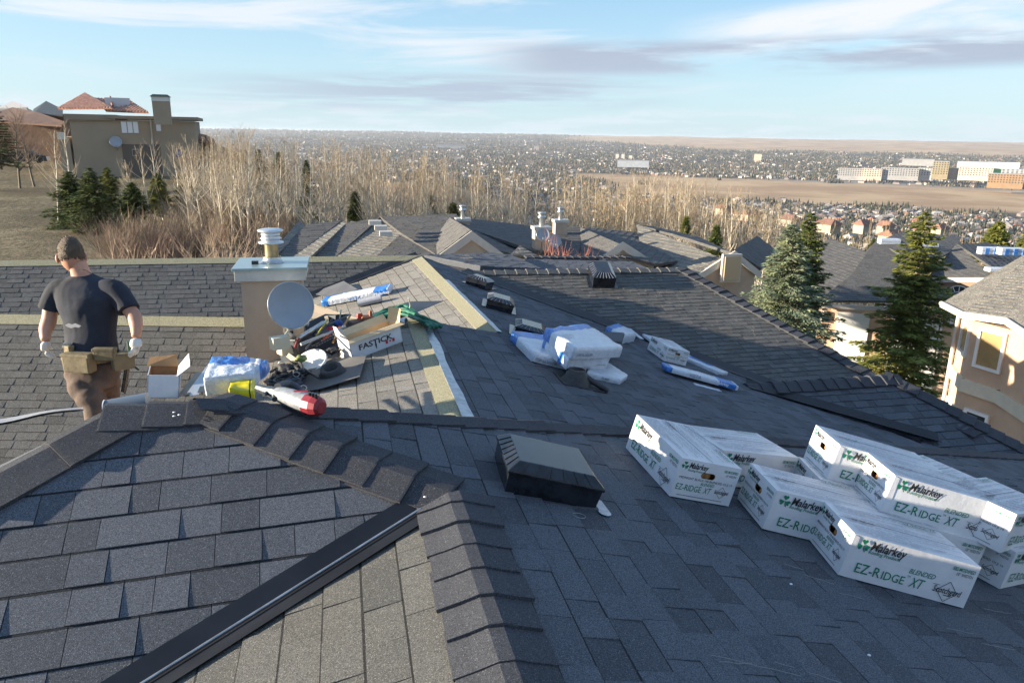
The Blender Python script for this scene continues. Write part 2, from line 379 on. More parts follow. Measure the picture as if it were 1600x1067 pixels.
# A: the slope facing us, B: lit gable slope, C: big right hand slope
vAB = lambda t: J+Vector((-t, -.54*t, -.27*t))
hL = lambda t: PL+Vector((-t, -.8*t, -.4*t))
aL = plane3(PL, hL(1), PL+Vector((-.3, .25, -.22)))
shingle_slope([PL, PK, J, vAB(3.2), hL(2.2)], pA, (1, 0.06, 0), 0.135, (.085, .27), .0058, M_SH, 11, label='slope facing the photographer with bluish grey shingles', v_off=.3)
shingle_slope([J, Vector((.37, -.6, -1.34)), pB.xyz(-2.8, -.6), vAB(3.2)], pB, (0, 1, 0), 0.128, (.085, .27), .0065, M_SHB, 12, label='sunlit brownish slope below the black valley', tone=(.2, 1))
shingle_slope([PK, J, Vector((.37, -.6, -1.34)), pC.xyz(8.4, -.6), pC.xyz(8.4, (PK+h2d*9).y)], pC, (0, 1, 0), 0.122, (.085, .26), .0085, M_SH, 13, label='broad blue grey slope under the stacked boxes', warp=.05)
bk = [PL, PK, H2E, H2E+Vector((0, 1.0, -.75)), PK+Vector((0, 1.2, -.9)), PL+Vector((-.3, 1.2, -.9))]
b = MB(); b.prism([PK, H2E, H2E+Vector((.3, 1.0, -.8)), PK+Vector((.4, 1.2, -.85))], (0, 0, -.08)); b.prism([PL, PK, PK+Vector((.4, 1.2, -.85)), PL+Vector((-.5, 1.2, -.85))], (0, 0, -.08))
b.prism([PL, PL+Vector((-.5, 1.2, -.85)), hL(2.2)+Vector((-1.2, 1.2, -.6)), hL(2.2)], (0, 0, -.08)); b.build('back_slope', M_SH, house)
shingle_slope([PL, hL(2.2), hL(2.2)+Vector((-1.0, 1.0, -.45)), PL+Vector((-.5, 1.0, -.5))], plane3(PL, hL(2.2), PL+Vector((-.5, 1.0, -.5))), (hL(1)-PL), 0.14, (.1, .3), .008, M_SH, 14)
# D: long dark slope with the vents and wrapped bundles, E1/E2 sunlit left slopes, L1/L2 slopes facing us on the left
dfar = [R0, pD.at(750, 417.5), gv, pD.xyz(8.4, 5.2), pD.xyz(8.4, 2.4), pD.xyz(.64, 2.4)]
shingle_slope([NF, Q, R0, pD.at(722, 424), gv, pD.xyz(8.4, gv.y-.6), pD.xyz(8.4, 3.6), pD.xyz(1.6, 3.5), Vector((.64, 3.0, -1.6))], pD, (0, 1, 0), 0.128, (.085, .26), .007, M_SH, 15, label='long dark blue slope with the roof vents', tone=(0, .8))
vE, vd = isect(pE1, pL2); vd = vd if vd.x < 0 else -vd
NFv = NF; Ve = NF+vd*3.6
E1a = pE1.at(386, 559); E1b = pE1.at(352, 640); E1b = E1a+(E1b-E1a)*1.6
b = MB(); b.prism([E1a, E1b, E1b-Vector((0, 0, .9)), E1a-Vector((0, 0, .5))], (.02, 0, 0)); b.build('side_wall', M_STUCCO, house)
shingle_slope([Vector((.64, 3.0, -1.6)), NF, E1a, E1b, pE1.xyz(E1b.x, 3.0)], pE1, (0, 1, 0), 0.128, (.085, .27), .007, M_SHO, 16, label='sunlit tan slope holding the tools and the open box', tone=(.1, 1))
Ll = L2L; dn = Vector((0, -3.6, -1.8))
shingle_slope([NF, pL2.at(386, 559), pL2.xyz(pL2.at(386, 559).x+.25, 3.0), pL2.xyz(Ll.x, 3.0), Ll], pL2, (Ll-NF), 0.078, (.055, .165), .006, M_SHL, 17, label='lower left slope the worker walks on', tone=(.1, .9))
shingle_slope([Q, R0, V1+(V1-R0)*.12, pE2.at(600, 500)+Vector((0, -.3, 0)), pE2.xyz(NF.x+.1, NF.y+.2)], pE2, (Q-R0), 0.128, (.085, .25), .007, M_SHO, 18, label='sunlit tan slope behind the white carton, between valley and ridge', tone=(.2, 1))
L1n = L1L+Vector((0, -2.6, 0))
shingle_slope([R0, V1+(V1-R0)*.12, pL1.xyz(V1.x, L2L.y-.2+.4), pL1.xyz(L1L.x, L2L.y+.6), L1L], pL1, (L1L-R0), 0.096, (.06, .18), .006, M_SHL, 19, label='upper left slope behind the worker', tone=(.1, .9))
shingle_slope([g0, g1, Gh, pG.at(1500, 660), gv], pG, (1, 0, 0), 0.092, (.07, .20), .007, M_SHL, 20, label='grey slope with its ridge and single vent right of centre', tone=(0, .7))
shingle_slope([k0, k1, Kh2, pG2.xyz(Kh2.x-.8, gv.y-1.2), gv], pG2, (1, 0, 0), 0.098, (.08, .22), .007, M_SH, 21, label='small gable slope at the right, all in shade', tone=(0, .7))
gr = plane3(g1, Gh, g1+Vector((1, .0, -.62))); kr = plane3(k1, Kh, k1+Vector((1, .0, -.75)))
shingle_slope([g1, Gh, Gh+Vector((.5, -.9, -.9)), Gh+Vector((2.5, -.5, -1.8)), g1+Vector((2.5, .0, -1.55))], gr, (Gh-g1), 0.15, (.1, .3), .008, M_SH, 22)
shingle_slope([k1, Kh2, Kh2+Vector((2.0, 0, -1.5)), k1+Vector((2.0, .0, -1.5))], kr, (Kh-k1), 0.15, (.1, .3), .008, M_SH, 23)
# backs of the wings, out of sight
b = MB()
for a_, c_ in ((NF, L2L), (R0, L1L), (g0, g1)):
    b.prism([a_, c_, c_+Vector((0, 1.2, -.7)), a_+Vector((0, 1.2, -.7))], (0, 0, -.06))
b.prism([NF, Q, Q+Vector((-.1, .5, -.3)), NF+Vector((-.1, .5, -.5))], (0, 0, -.05))
b.prism([k0, k1, k1+Vector((0, .8, -.5)), k0+Vector((0, .8, -.5))], (0, 0, -.05))
b.build('back_slope', M_SH, house)
# ridge caps
nC = pC.n; nA = pA.n; nB = pB.n; nBk = Vector((-.05, .6, .8)); nD = pD.n
caps(J+Vector((0, -3.1, 0)), J+Vector((0, -.02, 0)), nB, nC, e=.150, w=.145, th=.0085, seed=3, tone=(.3, .9))
caps(J+Vector((.0, -.0, 0)), PK, nA, nC, e=.160, w=.135, th=.0085, seed=4)
caps(PL+Vector((-.05, 0, 0)), PK+Vector((.02, 0, 0)), nA, nBk, e=.155, w=.14, th=.009, seed=5)
caps(hL(2.0), PL, nA, plane3(PL, hL(1), PL+Vector((-.5, 1, -.5))).n, e=.30, w=.16, th=.009, seed=6)
caps(H2E, PK, nC, nBk, e=.185, w=.13, th=.008, seed=7, tone=(0, .5))
caps(g0, g1, pG.n, Vector((0, .5, .86)), e=.150, w=.15, th=.014, seed=8, tone=(.2, .9), m=M_SHL)
caps(Gh+(Gh-g1)*.3, g1, pG.n, gr.n, e=.15, w=.15, th=.016, seed=9, m=M_CAP)
caps(k0, k1, pG2.n, Vector((0, .5, .86)), e=.150, w=.15, th=.016, seed=10, m=M_CAP)
caps(Kh2, k1, pG2.n, kr.n, e=.15, w=.15, th=.016, seed=12, m=M_CAP)
# the 300 largest shingles are parts of their own, the rest stay joined per slope
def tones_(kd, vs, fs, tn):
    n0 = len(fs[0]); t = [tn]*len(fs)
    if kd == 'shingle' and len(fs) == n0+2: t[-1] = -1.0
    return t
PIECES.sort(key=lambda t: -t[0])
cnt = {'shingle': 0, 'ridge_cap': 0}; rest = {}
for A, si, vs, fs, tn, m, kd in PIECES:
    if A > 0 and cnt[kd] < (290 if kd == 'shingle' else 150):
        cnt[kd] += 1; par = SLOPES[si] if kd == 'shingle' else house; base = house.location
        me = bpy.data.meshes.new(kd); me.from_pydata([(p.x-base.x, p.y-base.y, p.z-base.z) for p in vs], [], fs); me.materials.append(m)
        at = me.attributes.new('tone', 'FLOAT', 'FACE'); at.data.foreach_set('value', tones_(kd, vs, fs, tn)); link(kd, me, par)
    else:
        rest.setdefault((si if kd == 'shingle' else -1), []).append((vs, fs, tn, m))
for si, lst in rest.items():
    ms = []; b = MB()
    for vs, fs, tn, m in lst:
        if m not in ms: ms.append(m)
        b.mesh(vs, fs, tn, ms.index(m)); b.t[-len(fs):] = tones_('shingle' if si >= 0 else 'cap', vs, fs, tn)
    if b.f: b.build('shingles' if si >= 0 else 'ridge_caps', ms, SLOPES[si] if si >= 0 else house, kind='stuff', origin=None)
# black W-valleys
def valley(a, b_, n1, n2, w=.11, rib=True, name='valley_flashing', m=None, lift=.012):
    a = Vector(a); b_ = Vector(b_); d = (b_-a).normalized(); nm = (Vector(n1)+Vector(n2)).normalized()
    bb = MB()
    for nn in (Vector(n1), Vector(n2)):
        s = nn.cross(d).normalized()
        if s.z < 0: s = -s
        ps = [a+s*w+nn*lift*1.0, b_+s*w+nn*lift*1.0, b_+nm*lift*.6, a+nm*lift*.6]
        bb.prism(ps, -nm*.004)
    if rib: bb.tube([a+nm*(lift+.006), b_+nm*(lift+.006)], .0045, 6, mat=1)
    return bb.build(name, [m or M_METAL, M_BRIGHT], house)
valley(J+Vector((-.13, -.07, -.035)), vAB(3.0), nA, nB, w=.085, lift=.014)
valley(R0+Vector((-.02, 0, 0)), V1+(V1-R0)*.1, pL1.n, pE2.n, w=.10, rib=False)
valley(g0, gv, pG.n, nD, w=.13, rib=False)
valley(k0, gv+Vector((.2, 0, 0)), pG2.n, nD, w=.10, rib=False)
# uncapped ridges: pale strips of unweathered granules and a bright metal edge
def strip(a, b_, n_, w, m, name, lift=.012, tone=.5, label=None, seg=14, jag=0.0, off=0.0):
    a = Vector(a); b_ = Vector(b_); d = (b_-a).normalized(); s = Vector(n_).cross(d).normalized()
    if s.z > 0: s = -s
    rnd = random.Random(int(w*1e4)); bb = MB(); prev = None
    for i in range(seg+1):
        p = a+(b_-a)*(i/seg); e1 = p+s*(w+rnd.uniform(-jag, jag))+Vector(n_)*lift; e0 = p+s*off+Vector(n_)*lift
        if prev: bb.prism([prev[0], e0, e1, prev[1]], -Vector(n_)*.006, tone)
        prev = (e0, e1)
    return bb.build(name, m, house, label=label)
Nn = Vector((.64, 3.0, -1.6))
strip(NF, Nn, pE1.n, .13, M_OLD, 'uncapped_ridge_strip', label='pale yellowish strip along the lower uncapped ridge')
strip(R0, Q, pE2.n, .15, M_OLD, 'uncapped_ridge_strip', label='pale yellowish strip along the upper uncapped ridge')
strip(NF, L2L, pL2.n, .12, M_OLD, 'uncapped_ridge_strip')
strip(R0, L1L, pL1.n, .13, M_OLD, 'uncapped_ridge_strip')
strip(Nn, NF, nD, .055, M_BRIGHT, 'ridge_metal_edge', lift=.016, jag=.012, off=-.02)
strip(Q, R0+(Q-R0)*.42, nD, .04, M_BRIGHT, 'ridge_metal_edge', lift=.016, jag=.008, off=-.015)
# ------------------------------------------------------------------ ground, valley and city
def lerp_tab(t, r):
    if r <= t[0][0]: return t[0][1]
    for (a, za), (b_, zb) in zip(t, t[1:]):
        if r <= b_:
            f = (r-a)/(b_-a); f = f*f*(3-2*f)*0.5+f*0.5; return za+(zb-za)*f
    return t[-1][1]
def sst(x, a, b_):
    t = max(0, min(1, (x-a)/(b_-a))); return t*t*(3-2*t)
FAR = [(400, -78), (800, -105), (1500, -115), (3000, -119), (5000, -104), (8000, -62), (10500, -14), (13000, -3), (60000, -40)]
T_L = [(0, -9.5), (22, -7.4), (45, -6.6), (90, -5.9), (130, -4.2), (170, -3.5), (220, -14), (300, -45)]+FAR
T_C = [(0, -10.8), (30, -9.6), (45, -8.6), (62, -8.4), (80, -12), (115, -22), (210, -48)]+FAR
T_R = [(0, -10.8), (46, -10.8), (66, -16), (110, -28), (230, -56)]+FAR
def azr(x, y):
    hx_ = x*math.cos(YAW)-y*math.sin(YAW); hy_ = x*math.sin(YAW)+y*math.cos(YAW)
    return math.degrees(math.atan2(hx_, hy_)), math.hypot(x, y)
def from_azr(az_, r):
    a = R(az_); hx_ = r*math.sin(a); hy_ = r*math.cos(a)
    return hx_*math.cos(YAW)+hy_*math.sin(YAW), -hx_*math.sin(YAW)+hy_*math.cos(YAW)
def ground_z(x, y):
    a, r = azr(x, y)
    wl_ = 1-sst(a, -21, -11); wr_ = sst(a, 0, 9)
    if a > 110 or a < -110: wl_ *= sst(180-abs(a), 0, 60); wr_ *= sst(180-abs(a), 0, 60)
    z = lerp_tab(T_C, r)*(1-wl_-wr_)+lerp_tab(T_L, r)*wl_+lerp_tab(T_R, r)*wr_
    if r > 500:
        z += 36*sst(r, 650, 1150)*(1-sst(r, 1250, 1900))*sst(a, -19, -10)*(1-sst(a, -5.5, 0.5))*(1+.5*noise.noise(Vector((x/110, y/110, 2))))       # bluff left of the centre
        z += noise.noise(Vector((x/900, y/900, 0)))*sst(r, 600, 2500)*7
        z += noise.fractal(Vector((x/1500, y/1500, 3)), 1, 2, 4)*sst(r, 5500, 9000)*(14+10*sst(a, 5, 15))
    elif r > 18: z += noise.noise(Vector((x/14, y/14, 5)))*0.35*sst(r, 18, 60)
    return z
azs = sorted(set([-180+i*6 for i in range(23)]+[-45+i*0.55 for i in range(165)]+[48+i*6 for i in range(23)]))
azs = [a for a in azs if -180 <= a < 180]
rs = [3]+[6*1.045**i for i in range(215)]; rs = [r for r in rs if r < 60000]+[60000]
vs = [(0, 0, -10.8)]; fs = []; na_ = len(azs)
for r in rs:
    for a in azs:
        x, y = from_azr(a, r); vs.append((x, y, ground_z(x, y)))
for i in range(len(rs)-1):
    for j in range(na_):
        j2 = (j+1) % na_; fs.append((1+i*na_+j, 1+i*na_+j2, 1+(i+1)*na_+j2, 1+(i+1)*na_+j))
for j in range(na_): fs.append((0, 1+(j+1) % na_, 1+j))
me = bpy.data.meshes.new('ground'); me.from_pydata(vs, [], [f[::-1] if len(f) == 3 else f[::-1] for f in fs]); me.update()
if me.polygons[10].normal.z < 0: me.flip_normals()
gm_ = bpy.data.materials.new('dry_ground'); gm_.use_nodes = True; ns = gm_.node_tree.nodes; ls = gm_.node_tree.links; pb = ns['Principled BSDF']
pos = ns.new('ShaderNodeNewGeometry'); 
def gnoise(scale, det=5, rough=.6):
    n = ns.new('ShaderNodeTexNoise'); n.inputs['Scale'].default_value = scale; n.inputs['Detail'].default_value = det; n.inputs['Roughness'].default_value = rough
    ls.new(pos.outputs['Position'], n.inputs['Vector']); return n.outputs[0]
ln = ns.new('ShaderNodeVectorMath'); ln.operation = 'LENGTH'; ls.new(pos.outputs['Position'], ln.inputs[0]); dist = ln.outputs['Value']
grass = MIXC(SMOOTH(gnoise(.16, 8), .38, .62, ns, ls), (0.135, 0.105, 0.068), (0.25, 0.20, 0.125), ns, ls)
grass = MIXC(SMOOTH(gnoise(2.4, 6), .40, .66, ns, ls), grass, (0.105, 0.092, 0.055), ns, ls)
fieldc = MIXC(SMOOTH(gnoise(.004, 8, .65), .40, .62, ns, ls), (0.36, 0.235, 0.14), (0.52, 0.37, 0.22), ns, ls)
wood = MIXC(SMOOTH(gnoise(.02, 8, .75), .42, .58, ns, ls), (0.05, 0.052, 0.045), (0.17, 0.135, 0.10), ns, ls)
woodfar = MIXC(SMOOTH(gnoise(.0045, 9, .8), .44, .56, ns, ls), (0.045, 0.052, 0.05), (0.19, 0.15, 0.11), ns, ls)
vc = ns.new('ShaderNodeVertexColor'); vc.layer_name = 'cover'; sc_ = ns.new('ShaderNodeSeparateColor'); ls.new(vc.outputs[0], sc_.inputs[0])
c = MIXC(SMOOTH(dist, 150, 500, ns, ls), grass, fieldc, ns, ls)
c = MIXC(sc_.outputs[0], c, wood, ns, ls); c = MIXC(sc_.outputs[1], c, woodfar, ns, ls)
c = MIXC(sc_.outputs[2], c, (0.36, 0.34, 0.31), ns, ls)
ls.new(c, pb.inputs['Base Color']); pb.inputs['Roughness'].default_value = 0.95; pb.inputs['Specular IOR Level'].default_value = 0.1
bp = ns.new('ShaderNodeBump'); bp.inputs['Strength'].default_value = .6; bp.inputs['Distance'].default_value = .15; ls.new(gnoise(3.5, 6), bp.inputs['Height']); ls.new(bp.outputs[0], pb.inputs['Normal'])
me.materials.append(gm_)
def cover(a, r):
    """(near suburb, far suburb, paved) share at compass angle a (deg right of the lens) and range r"""
    if r < 300: return 0, 0, 0
    n_ = noise.noise(Vector((a*.35, math.log(r)*3, 1.3)))*0.5
    sub = 0
    fld = sst(r, 1480+n_*240, 1560+n_*240)*(1-sst(r, 2300+n_*150, 2420+n_*150))*sst(a+n_*3, 4.5, 8)
    bare = sst(r, 6000+n_*900+max(0, 16-a)*170, 6500+n_*900+max(0, 16-a)*170)*sst(a, 2, 6)*(1-sst(r, 15000, 16000)*0)
    bluff = sst(a, -15.5, -13)*(1-sst(a, -1.5, .5))*sst(r, 600, 700)*(1-sst(r, 1150, 1300))
    f2 = sst(a, 2, 6)*(1-sst(a, 11, 14))*sst(r, 2050, 2150)*(1-sst(r, 2350, 2500))
    tan = max(fld, bare, bluff*(1 if n_ > -.25 else .4), f2)
    cov = (1-tan)*sst(r, 330, 520)
    fr = sst(r, 2600, 4200)
    pv = sst(a, 17, 19)*sst(r, 2260, 2330)*(1-sst(r, 2700, 2800))*.7
    return cov*(1-fr), cov*fr, pv*(1-bare)
ca = me.color_attributes.new('cover', 'FLOAT_COLOR', 'POINT')
buf = [0.0]*(4*len(vs))
for i, (x, y, z) in enumerate(vs):
    a, r = azr(x, y)
    if r > 300 and abs(a) < 60: c3_ = cover(a, r); buf[4*i:4*i+4] = [*c3_, 1]
ca.data.foreach_set('color', buf)
me.polygons.foreach_set('use_smooth', [True]*len(me.polygons))
ground = link('ground', me); ground['kind'] = 'structure'
# --- city
def ramp_mat(name, stops, rough=.9):
    m = bpy.data.materials.new(name); m.use_nodes = True; n_ = m.node_tree.nodes; l_ = m.node_tree.links; at = n_.new('ShaderNodeAttribute'); at.attribute_name = 'tone'
    cr = n_.new('ShaderNodeValToRGB'); cr.color_ramp.interpolation = 'CONSTANT'; el_ = cr.color_ramp.elements
    for i, (p, c_) in enumerate(stops):
        e_ = el_[i] if i < 2 else el_.new(p)
        e_.position = p; e_.color = (*c_, 1)
    l_.new(at.outputs['Fac'], cr.inputs[0]); l_.new(cr.outputs[0], n_['Principled BSDF'].inputs['Base Color']); n_['Principled BSDF'].inputs['Roughness'].default_value = rough
    return m
M_CITY = ramp_mat('suburb_walls', [(0, (.50, .47, .42)), (.22, (.36, .30, .24)), (.4, (.60, .58, .55)), (.5, (.27, .22, .19)), (.64, (.40, .37, .35)), (.76, (.20, .17, .16)), (.92, (.30, .15, .10))])
M_CITYR = ramp_mat('suburb_roofs', [(0, (.16, .14, .13)), (.25, (.26, .235, .22)), (.45, (.11, .10, .10)), (.6, (.36, .34, .33)), (.75, (.22, .16, .13)), (.9, (.30, .13, .08))])
M_CTREE = ramp_mat('suburb_trees', [(0, (.028, .036, .024)), (.3, (.038, .046, .030)), (.5, (.15, .115, .085)), (.68, (.11, .085, .065)), (.84, (.20, .15, .09))])
M_GLASSD = mat('dark_glass', (0.03, 0.04, 0.05), 0.12, spec=0.8)
def house_block(b, x, y, z, w, d, h, rz, t1, t2, flat=False, win=False):
    mw = Matrix.Translation((x, y, z)) @ Matrix.Rotation(rz, 4, 'Z'); a, c_ = w/2, d/2
    vs = [(-a, -c_, -4), (a, -c_, -4), (a, c_, -4), (-a, c_, -4), (-a, -c_, h), (a, -c_, h), (a, c_, h), (-a, c_, h)]
    b.mesh(vs, [(0, 1, 5, 4), (1, 2, 6, 5), (2, 3, 7, 6), (3, 0, 4, 7)], t1, 0, mw=mw)
    if flat: b.mesh([(-a, -c_, h), (a, -c_, h), (a, c_, h), (-a, c_, h)], [(0, 1, 2, 3)], t2, 1, mw=mw)
    else:
        o_ = .5; rh = h+d*.28; vs = [(-a-o_, -c_-o_, h-.1), (a+o_, -c_-o_, h-.1), (a+o_, c_+o_, h-.1), (-a-o_, c_+o_, h-.1), (-a*.5, 0, rh), (a*.5, 0, rh)]
        b.mesh(vs, [(0, 1, 5, 4), (1, 2, 5), (2, 3, 4, 5), (3, 0, 4)], t2, 1, mw=mw)
    if win:
        for sx in (-.28, .24):
            for zz in ((1.1,) if h < 4 else (1.1, 3.9)):
                b.mesh([(w*sx-.8, -c_-.03, zz), (w*sx+.8, -c_-.03, zz), (w*sx+.8, -c_-.03, zz+1.2), (w*sx-.8, -c_-.03, zz+1.2)], [(0, 1, 2, 3)], .5, 2, mw=mw)
rnd = random.Random(77)
def place_ok(a, r):
    c3_ = cover(a, r); return rnd.random() < (c3_[0]+c3_[1])
# nearest houses as things
spots = []
for _ in range(9000):
    a = rnd.uniform(-9, 34); r = rnd.uniform(560, 1350)
    if a < -1 and r > 620: continue
    if not place_ok(a, r): continue
    x, y = from_azr(a, r)
    if all((x-p[0])**2+(y-p[1])**2 > 19**2 for p in spots): spots.append((x, y, r))
spots.sort(key=lambda t: t[2])
protos = []
kindsH = [('white bungalow', .42, .1), ('tan house', .25, .3), ('pale two storey house', .1, .5), ('brown house', .58, .78), ('grey house', .7, .65), ('cream split level house', .05, .3)]
for i, (nm, t1, t2) in enumerate(kindsH):
    e_ = empty('suburban_house', (0, 0, 0)); hh = (3.2, 4.6, 5.6, 4.2, 5.2, 4.8)[i]; ww = (15, 13, 11, 14, 12, 13)[i]
    b = MB(); house_block(b, 0, 0, 0, ww, 9.5, hh, 0, t1, t2); nf = len(b.f)
    bw = MB(); bw.mesh(b.v[:8], b.f[:4], t1, 0); wobj = bw.build('wall', [M_CITY], e_)
    br = MB(); br.mesh([b.v[k] for f in b.f[4:] for k in f], [tuple(range(sum(len(q) for q in b.f[4:4+j]), sum(len(q) for q in b.f[4:4+j+1]))) for j in range(len(b.f)-4)], t2, 0); robj = br.build('roof', [M_CITYR], e_)
    protos.append((e_, [wobj, robj], nm))
for i, (x, y, r) in enumerate(spots[:290]):
    e0, kids, nm = protos[i % 6]
    if i < 6: e = e0
    else:
        e = e0.copy(); COL.objects.link(e)
        for k in kids: q = k.copy(); COL.objects.link(q); q.parent = e
    e.location = (x, y, ground_z(x, y)-.3); e.rotation_euler.z = rnd.choice((0.3, 1.87, 0.3, 2.4))+rnd.uniform(-.1, .1)
    tag(e, nm+' among the many small ones on the valley floor', 'house', 'houses of the suburb in the valley')
b = MB()
for (x, y, r) in spots[290:]:
    house_block(b, x, y, ground_z(x, y)-.3, rnd.uniform(10, 16), rnd.uniform(8, 11), rnd.uniform(3, 6), rnd.uniform(0, 3.1), rnd.random(), rnd.random())
for _ in range(17000):
    r = math.exp(rnd.uniform(math.log(1150), math.log(12500))); a = rnd.uniform(-36, 36)
    if not place_ok(a, r) or rnd.random() < (.55 if r < 5000 else .7): continue
    if noise.noise(Vector((a*.8, math.log(r)*9, 9))) < -.22: continue
    x, y = from_azr(a, r); s_ = 1+r/9000
    house_block(b, x, y, ground_z(x, y)-.3, rnd.uniform(9, 15)*s_, rnd.uniform(8, 12), rnd.uniform(2.6, 6), rnd.uniform(0, 3.1), rnd.random(), rnd.random()*.8)
b.build('suburb_houses', [M_CITY, M_CITYR], kind='stuff', label='thousands of far suburb houses covering the valley and its far side', cat='houses', origin=(0, 0, 0))
b = MB()
OCT = [(1, 0, 0), (0, 1, 0), (-1, 0, 0), (0, -1, 0)]
nt_ = 0
for _ in range(115000):
    r = math.exp(rnd.uniform(math.log(480), math.log(13000))); a = rnd.uniform(-36, 36)
    if not place_ok(a, r): continue
    cl = noise.noise(Vector((a*.55, math.log(r)*7, 4)))
    if cl < (-.25 if r < 1800 else -.25)+rnd.uniform(-.3, .3) or False: continue
    x, y = from_azr(a, r); z = ground_z(x, y)-1; s_ = 1+r/7000; con = rnd.random() < (.62 if r < 4000 else .6); h = (rnd.uniform(5, 11) if con else rnd.uniform(4, 7.5))*s_; w_ = h*(.2 if con else .38)*(1.0 if r < 3000 else 1.3); nt_ += 1
    rot = rnd.random()*1.5; ring = [(x+w_*math.cos(rot+k*1.571)*rnd.uniform(.8, 1.2), y+w_*math.sin(rot+k*1.571)*rnd.uniform(.8, 1.2), z+h*(.12 if con else .5)) for k in range(4)]
    t_ = rnd.uniform(0, .49) if con else rnd.uniform(.5, 1)
    b.mesh([*ring, (x, y, z+h), (x, y, z)], [(0, 1, 4), (1, 2, 4), (2, 3, 4), (3, 0, 4)]+([] if con else [(1, 0, 5), (2, 1, 5), (3, 2, 5), (0, 3, 5)]), t_, 0)
for (px_, py_, k_) in ((1005, 289, 8), (905+93, 270, 4), (1303, 286, 14), (1206, 278, 6), (1345, 277, 10), (1300, 274, 8), (1270, 273, 7), (1060, 262, 6), (1120, 282, 3), (905, 262, 8), (640, 262, 5), (700, 270, 4)):
    d_ = ray(px_, py_); hh_ = math.hypot(d_.x, d_.y); r = 700
    while r < 6000:
        x, y = d_.x/hh_*r, d_.y/hh_*r
        if ground_z(x, y) > d_.z/hh_*r: break
        r += 15
    for q in range(k_):
        x1, y1 = x+rnd.uniform(-28, 28), y+rnd.uniform(-22, 22); z = ground_z(x1, y1)-1; h = rnd.uniform(9, 17); w_ = h*.27
        b.mesh([(x1+w_, y1, z), (x1, y1+w_, z), (x1-w_, y1, z), (x1, y1-w_, z), (x1, y1, z+h)], [(0, 1, 4), (1, 2, 4), (2, 3, 4), (3, 0, 4)], rnd.uniform(0, .45), 0)
b.build('suburb_trees', [M_CTREE], kind='stuff', label='far conifers and bare trees between the houses of the valley', cat='trees', origin=(0, 0, 0))
# --- larger blocks one can tell apart beyond the field
def z_for(py, px, x, y):   # height whose image row is py above that spot
    return 0
def far_block(px0, px1, ytop, ybot, r, depth, col, label, name='apartment_block', roofc=(.32, .32, .32), nwin=0, storeys=4, extra=None, pale=None):
    a = math.degrees(math.atan((((px0+px1)/2)-800)/1214.)); x, y = from_azr(a, r)
    d0 = ray((px0+px1)/2, ybot); s_ = r/math.hypot(d0.x, d0.y); zb = (d0*s_).z; d1 = ray((px0+px1)/2, ytop); zt = (d1*(r/math.hypot(d1.x, d1.y))).z
    w_ = (px1-px0)/F_PX*(Vector((x, y, zb)).dot(CF)); ang = math.atan2(x, y)
    e_ = empty(name, (x, y, zb), label, 'building', 'large blocks beyond the tan field' if name == 'apartment_block' else None)
    rot = Matrix.Rotation(-ang, 4, 'Z'); m1 = mat('block_wall_%d_%d_%d' % tuple(int(c*100) for c in col), col, .9, var=.1, vscale=.1)
    b = MB(); b.box(Vector((x, y, (zb+zt)/2-6)), (w_, depth, zt-zb+12), rot=rot, mat=0); b.build('wall', m1, e_)
    b = MB(); b.box(Vector((x, y, zt+.4)), (w_*1.01, depth*1.02, .8), rot=rot); b.build('roof', mat('flat_roof', roofc, .9), e_)
    if nwin:
        fr = Vector((-math.sin(ang), -math.cos(ang), 0)); rt_ = Vector((math.cos(ang), -math.sin(ang), 0)); hgt = (zt-zb)
        b = MB()
        for i in range(nwin):
            for j in range(storeys):
                p = Vector((x, y, zb+hgt*(j+.5)/storeys))+fr*(depth/2+.15)+rt_*w_*((i+.5)/nwin-.5)
                b.box(p, (w_/nwin*.45, .3, hgt/storeys*.5), rot=rot)
        b.build('window_panes', M_GLASSD, e_, kind='stuff')
    return e_
far_block(1312, 1346, 263.5, 275, 2440, 30, (.30, .295, .29), 'white apartment block farthest left of the row beyond the field', nwin=10)
far_block(1349, 1378, 264, 276, 2430, 30, (.55, .40, .32), 'brick and white apartment block, second from the left beyond the field', nwin=8)
far_block(1381, 1434, 263, 275, 2440, 30, (.29, .285, .28), 'long white apartment block left of the red topped tower', nwin=14)
far_block(1438, 1457, 263, 274, 2460, 30, (.42, .42, .42), 'small grey white block just left of the red topped tower', nwin=5)
far_block(1460, 1482, 252.5, 273, 2400, 26, (.27, .22, .13), 'yellow sheathed tower under construction with an orange top', nwin=6, storeys=6, roofc=(.6, .16, .06))
far_block(1483, 1501, 263, 273.5, 2420, 30, (.12, .12, .13), 'dark block right of the orange topped tower', nwin=0)
far_block(1504, 1550, 262, 275, 2380, 34, (.50, .44, .36), 'striped tan block in front of the green one', nwin=12)
far_block(1553, 1570, 264, 273, 2400, 30, (.05, .42, .12), 'bright green sheathed block at the right', nwin=0)
far_block(1553, 1600, 272, 286.5, 2180, 40, (.27, .17, .09), 'orange and yellow sheathed block nearest the right edge', nwin=12, roofc=(.6, .6, .6))
far_block(1572, 1620, 265, 274, 2350, 34, (.30, .31, .32), 'white block behind the orange one at the right edge', nwin=8)
far_block(1412, 1456, 249, 254, 3300, 60, (.30, .295, .29), 'low white warehouse above the apartment row', name='warehouse')
far_block(1500, 1545, 253, 258.5, 3200, 60, (.42, .42, .42), 'low white warehouse right of the tower', name='warehouse')
far_block(1548, 1590, 254, 259, 3150, 60, (.62, .63, .66), 'low grey warehouse at the right', name='warehouse')
far_block(958, 963, 241, 249, 4000, 22, (.66, .62, .56), 'leftmost of three pale towers near the centre of the valley', name='tower_block')
far_block(967, 972, 241, 249, 4000, 22, (.66, .62, .56), 'middle one of three pale towers near the centre of the valley', name='tower_block')
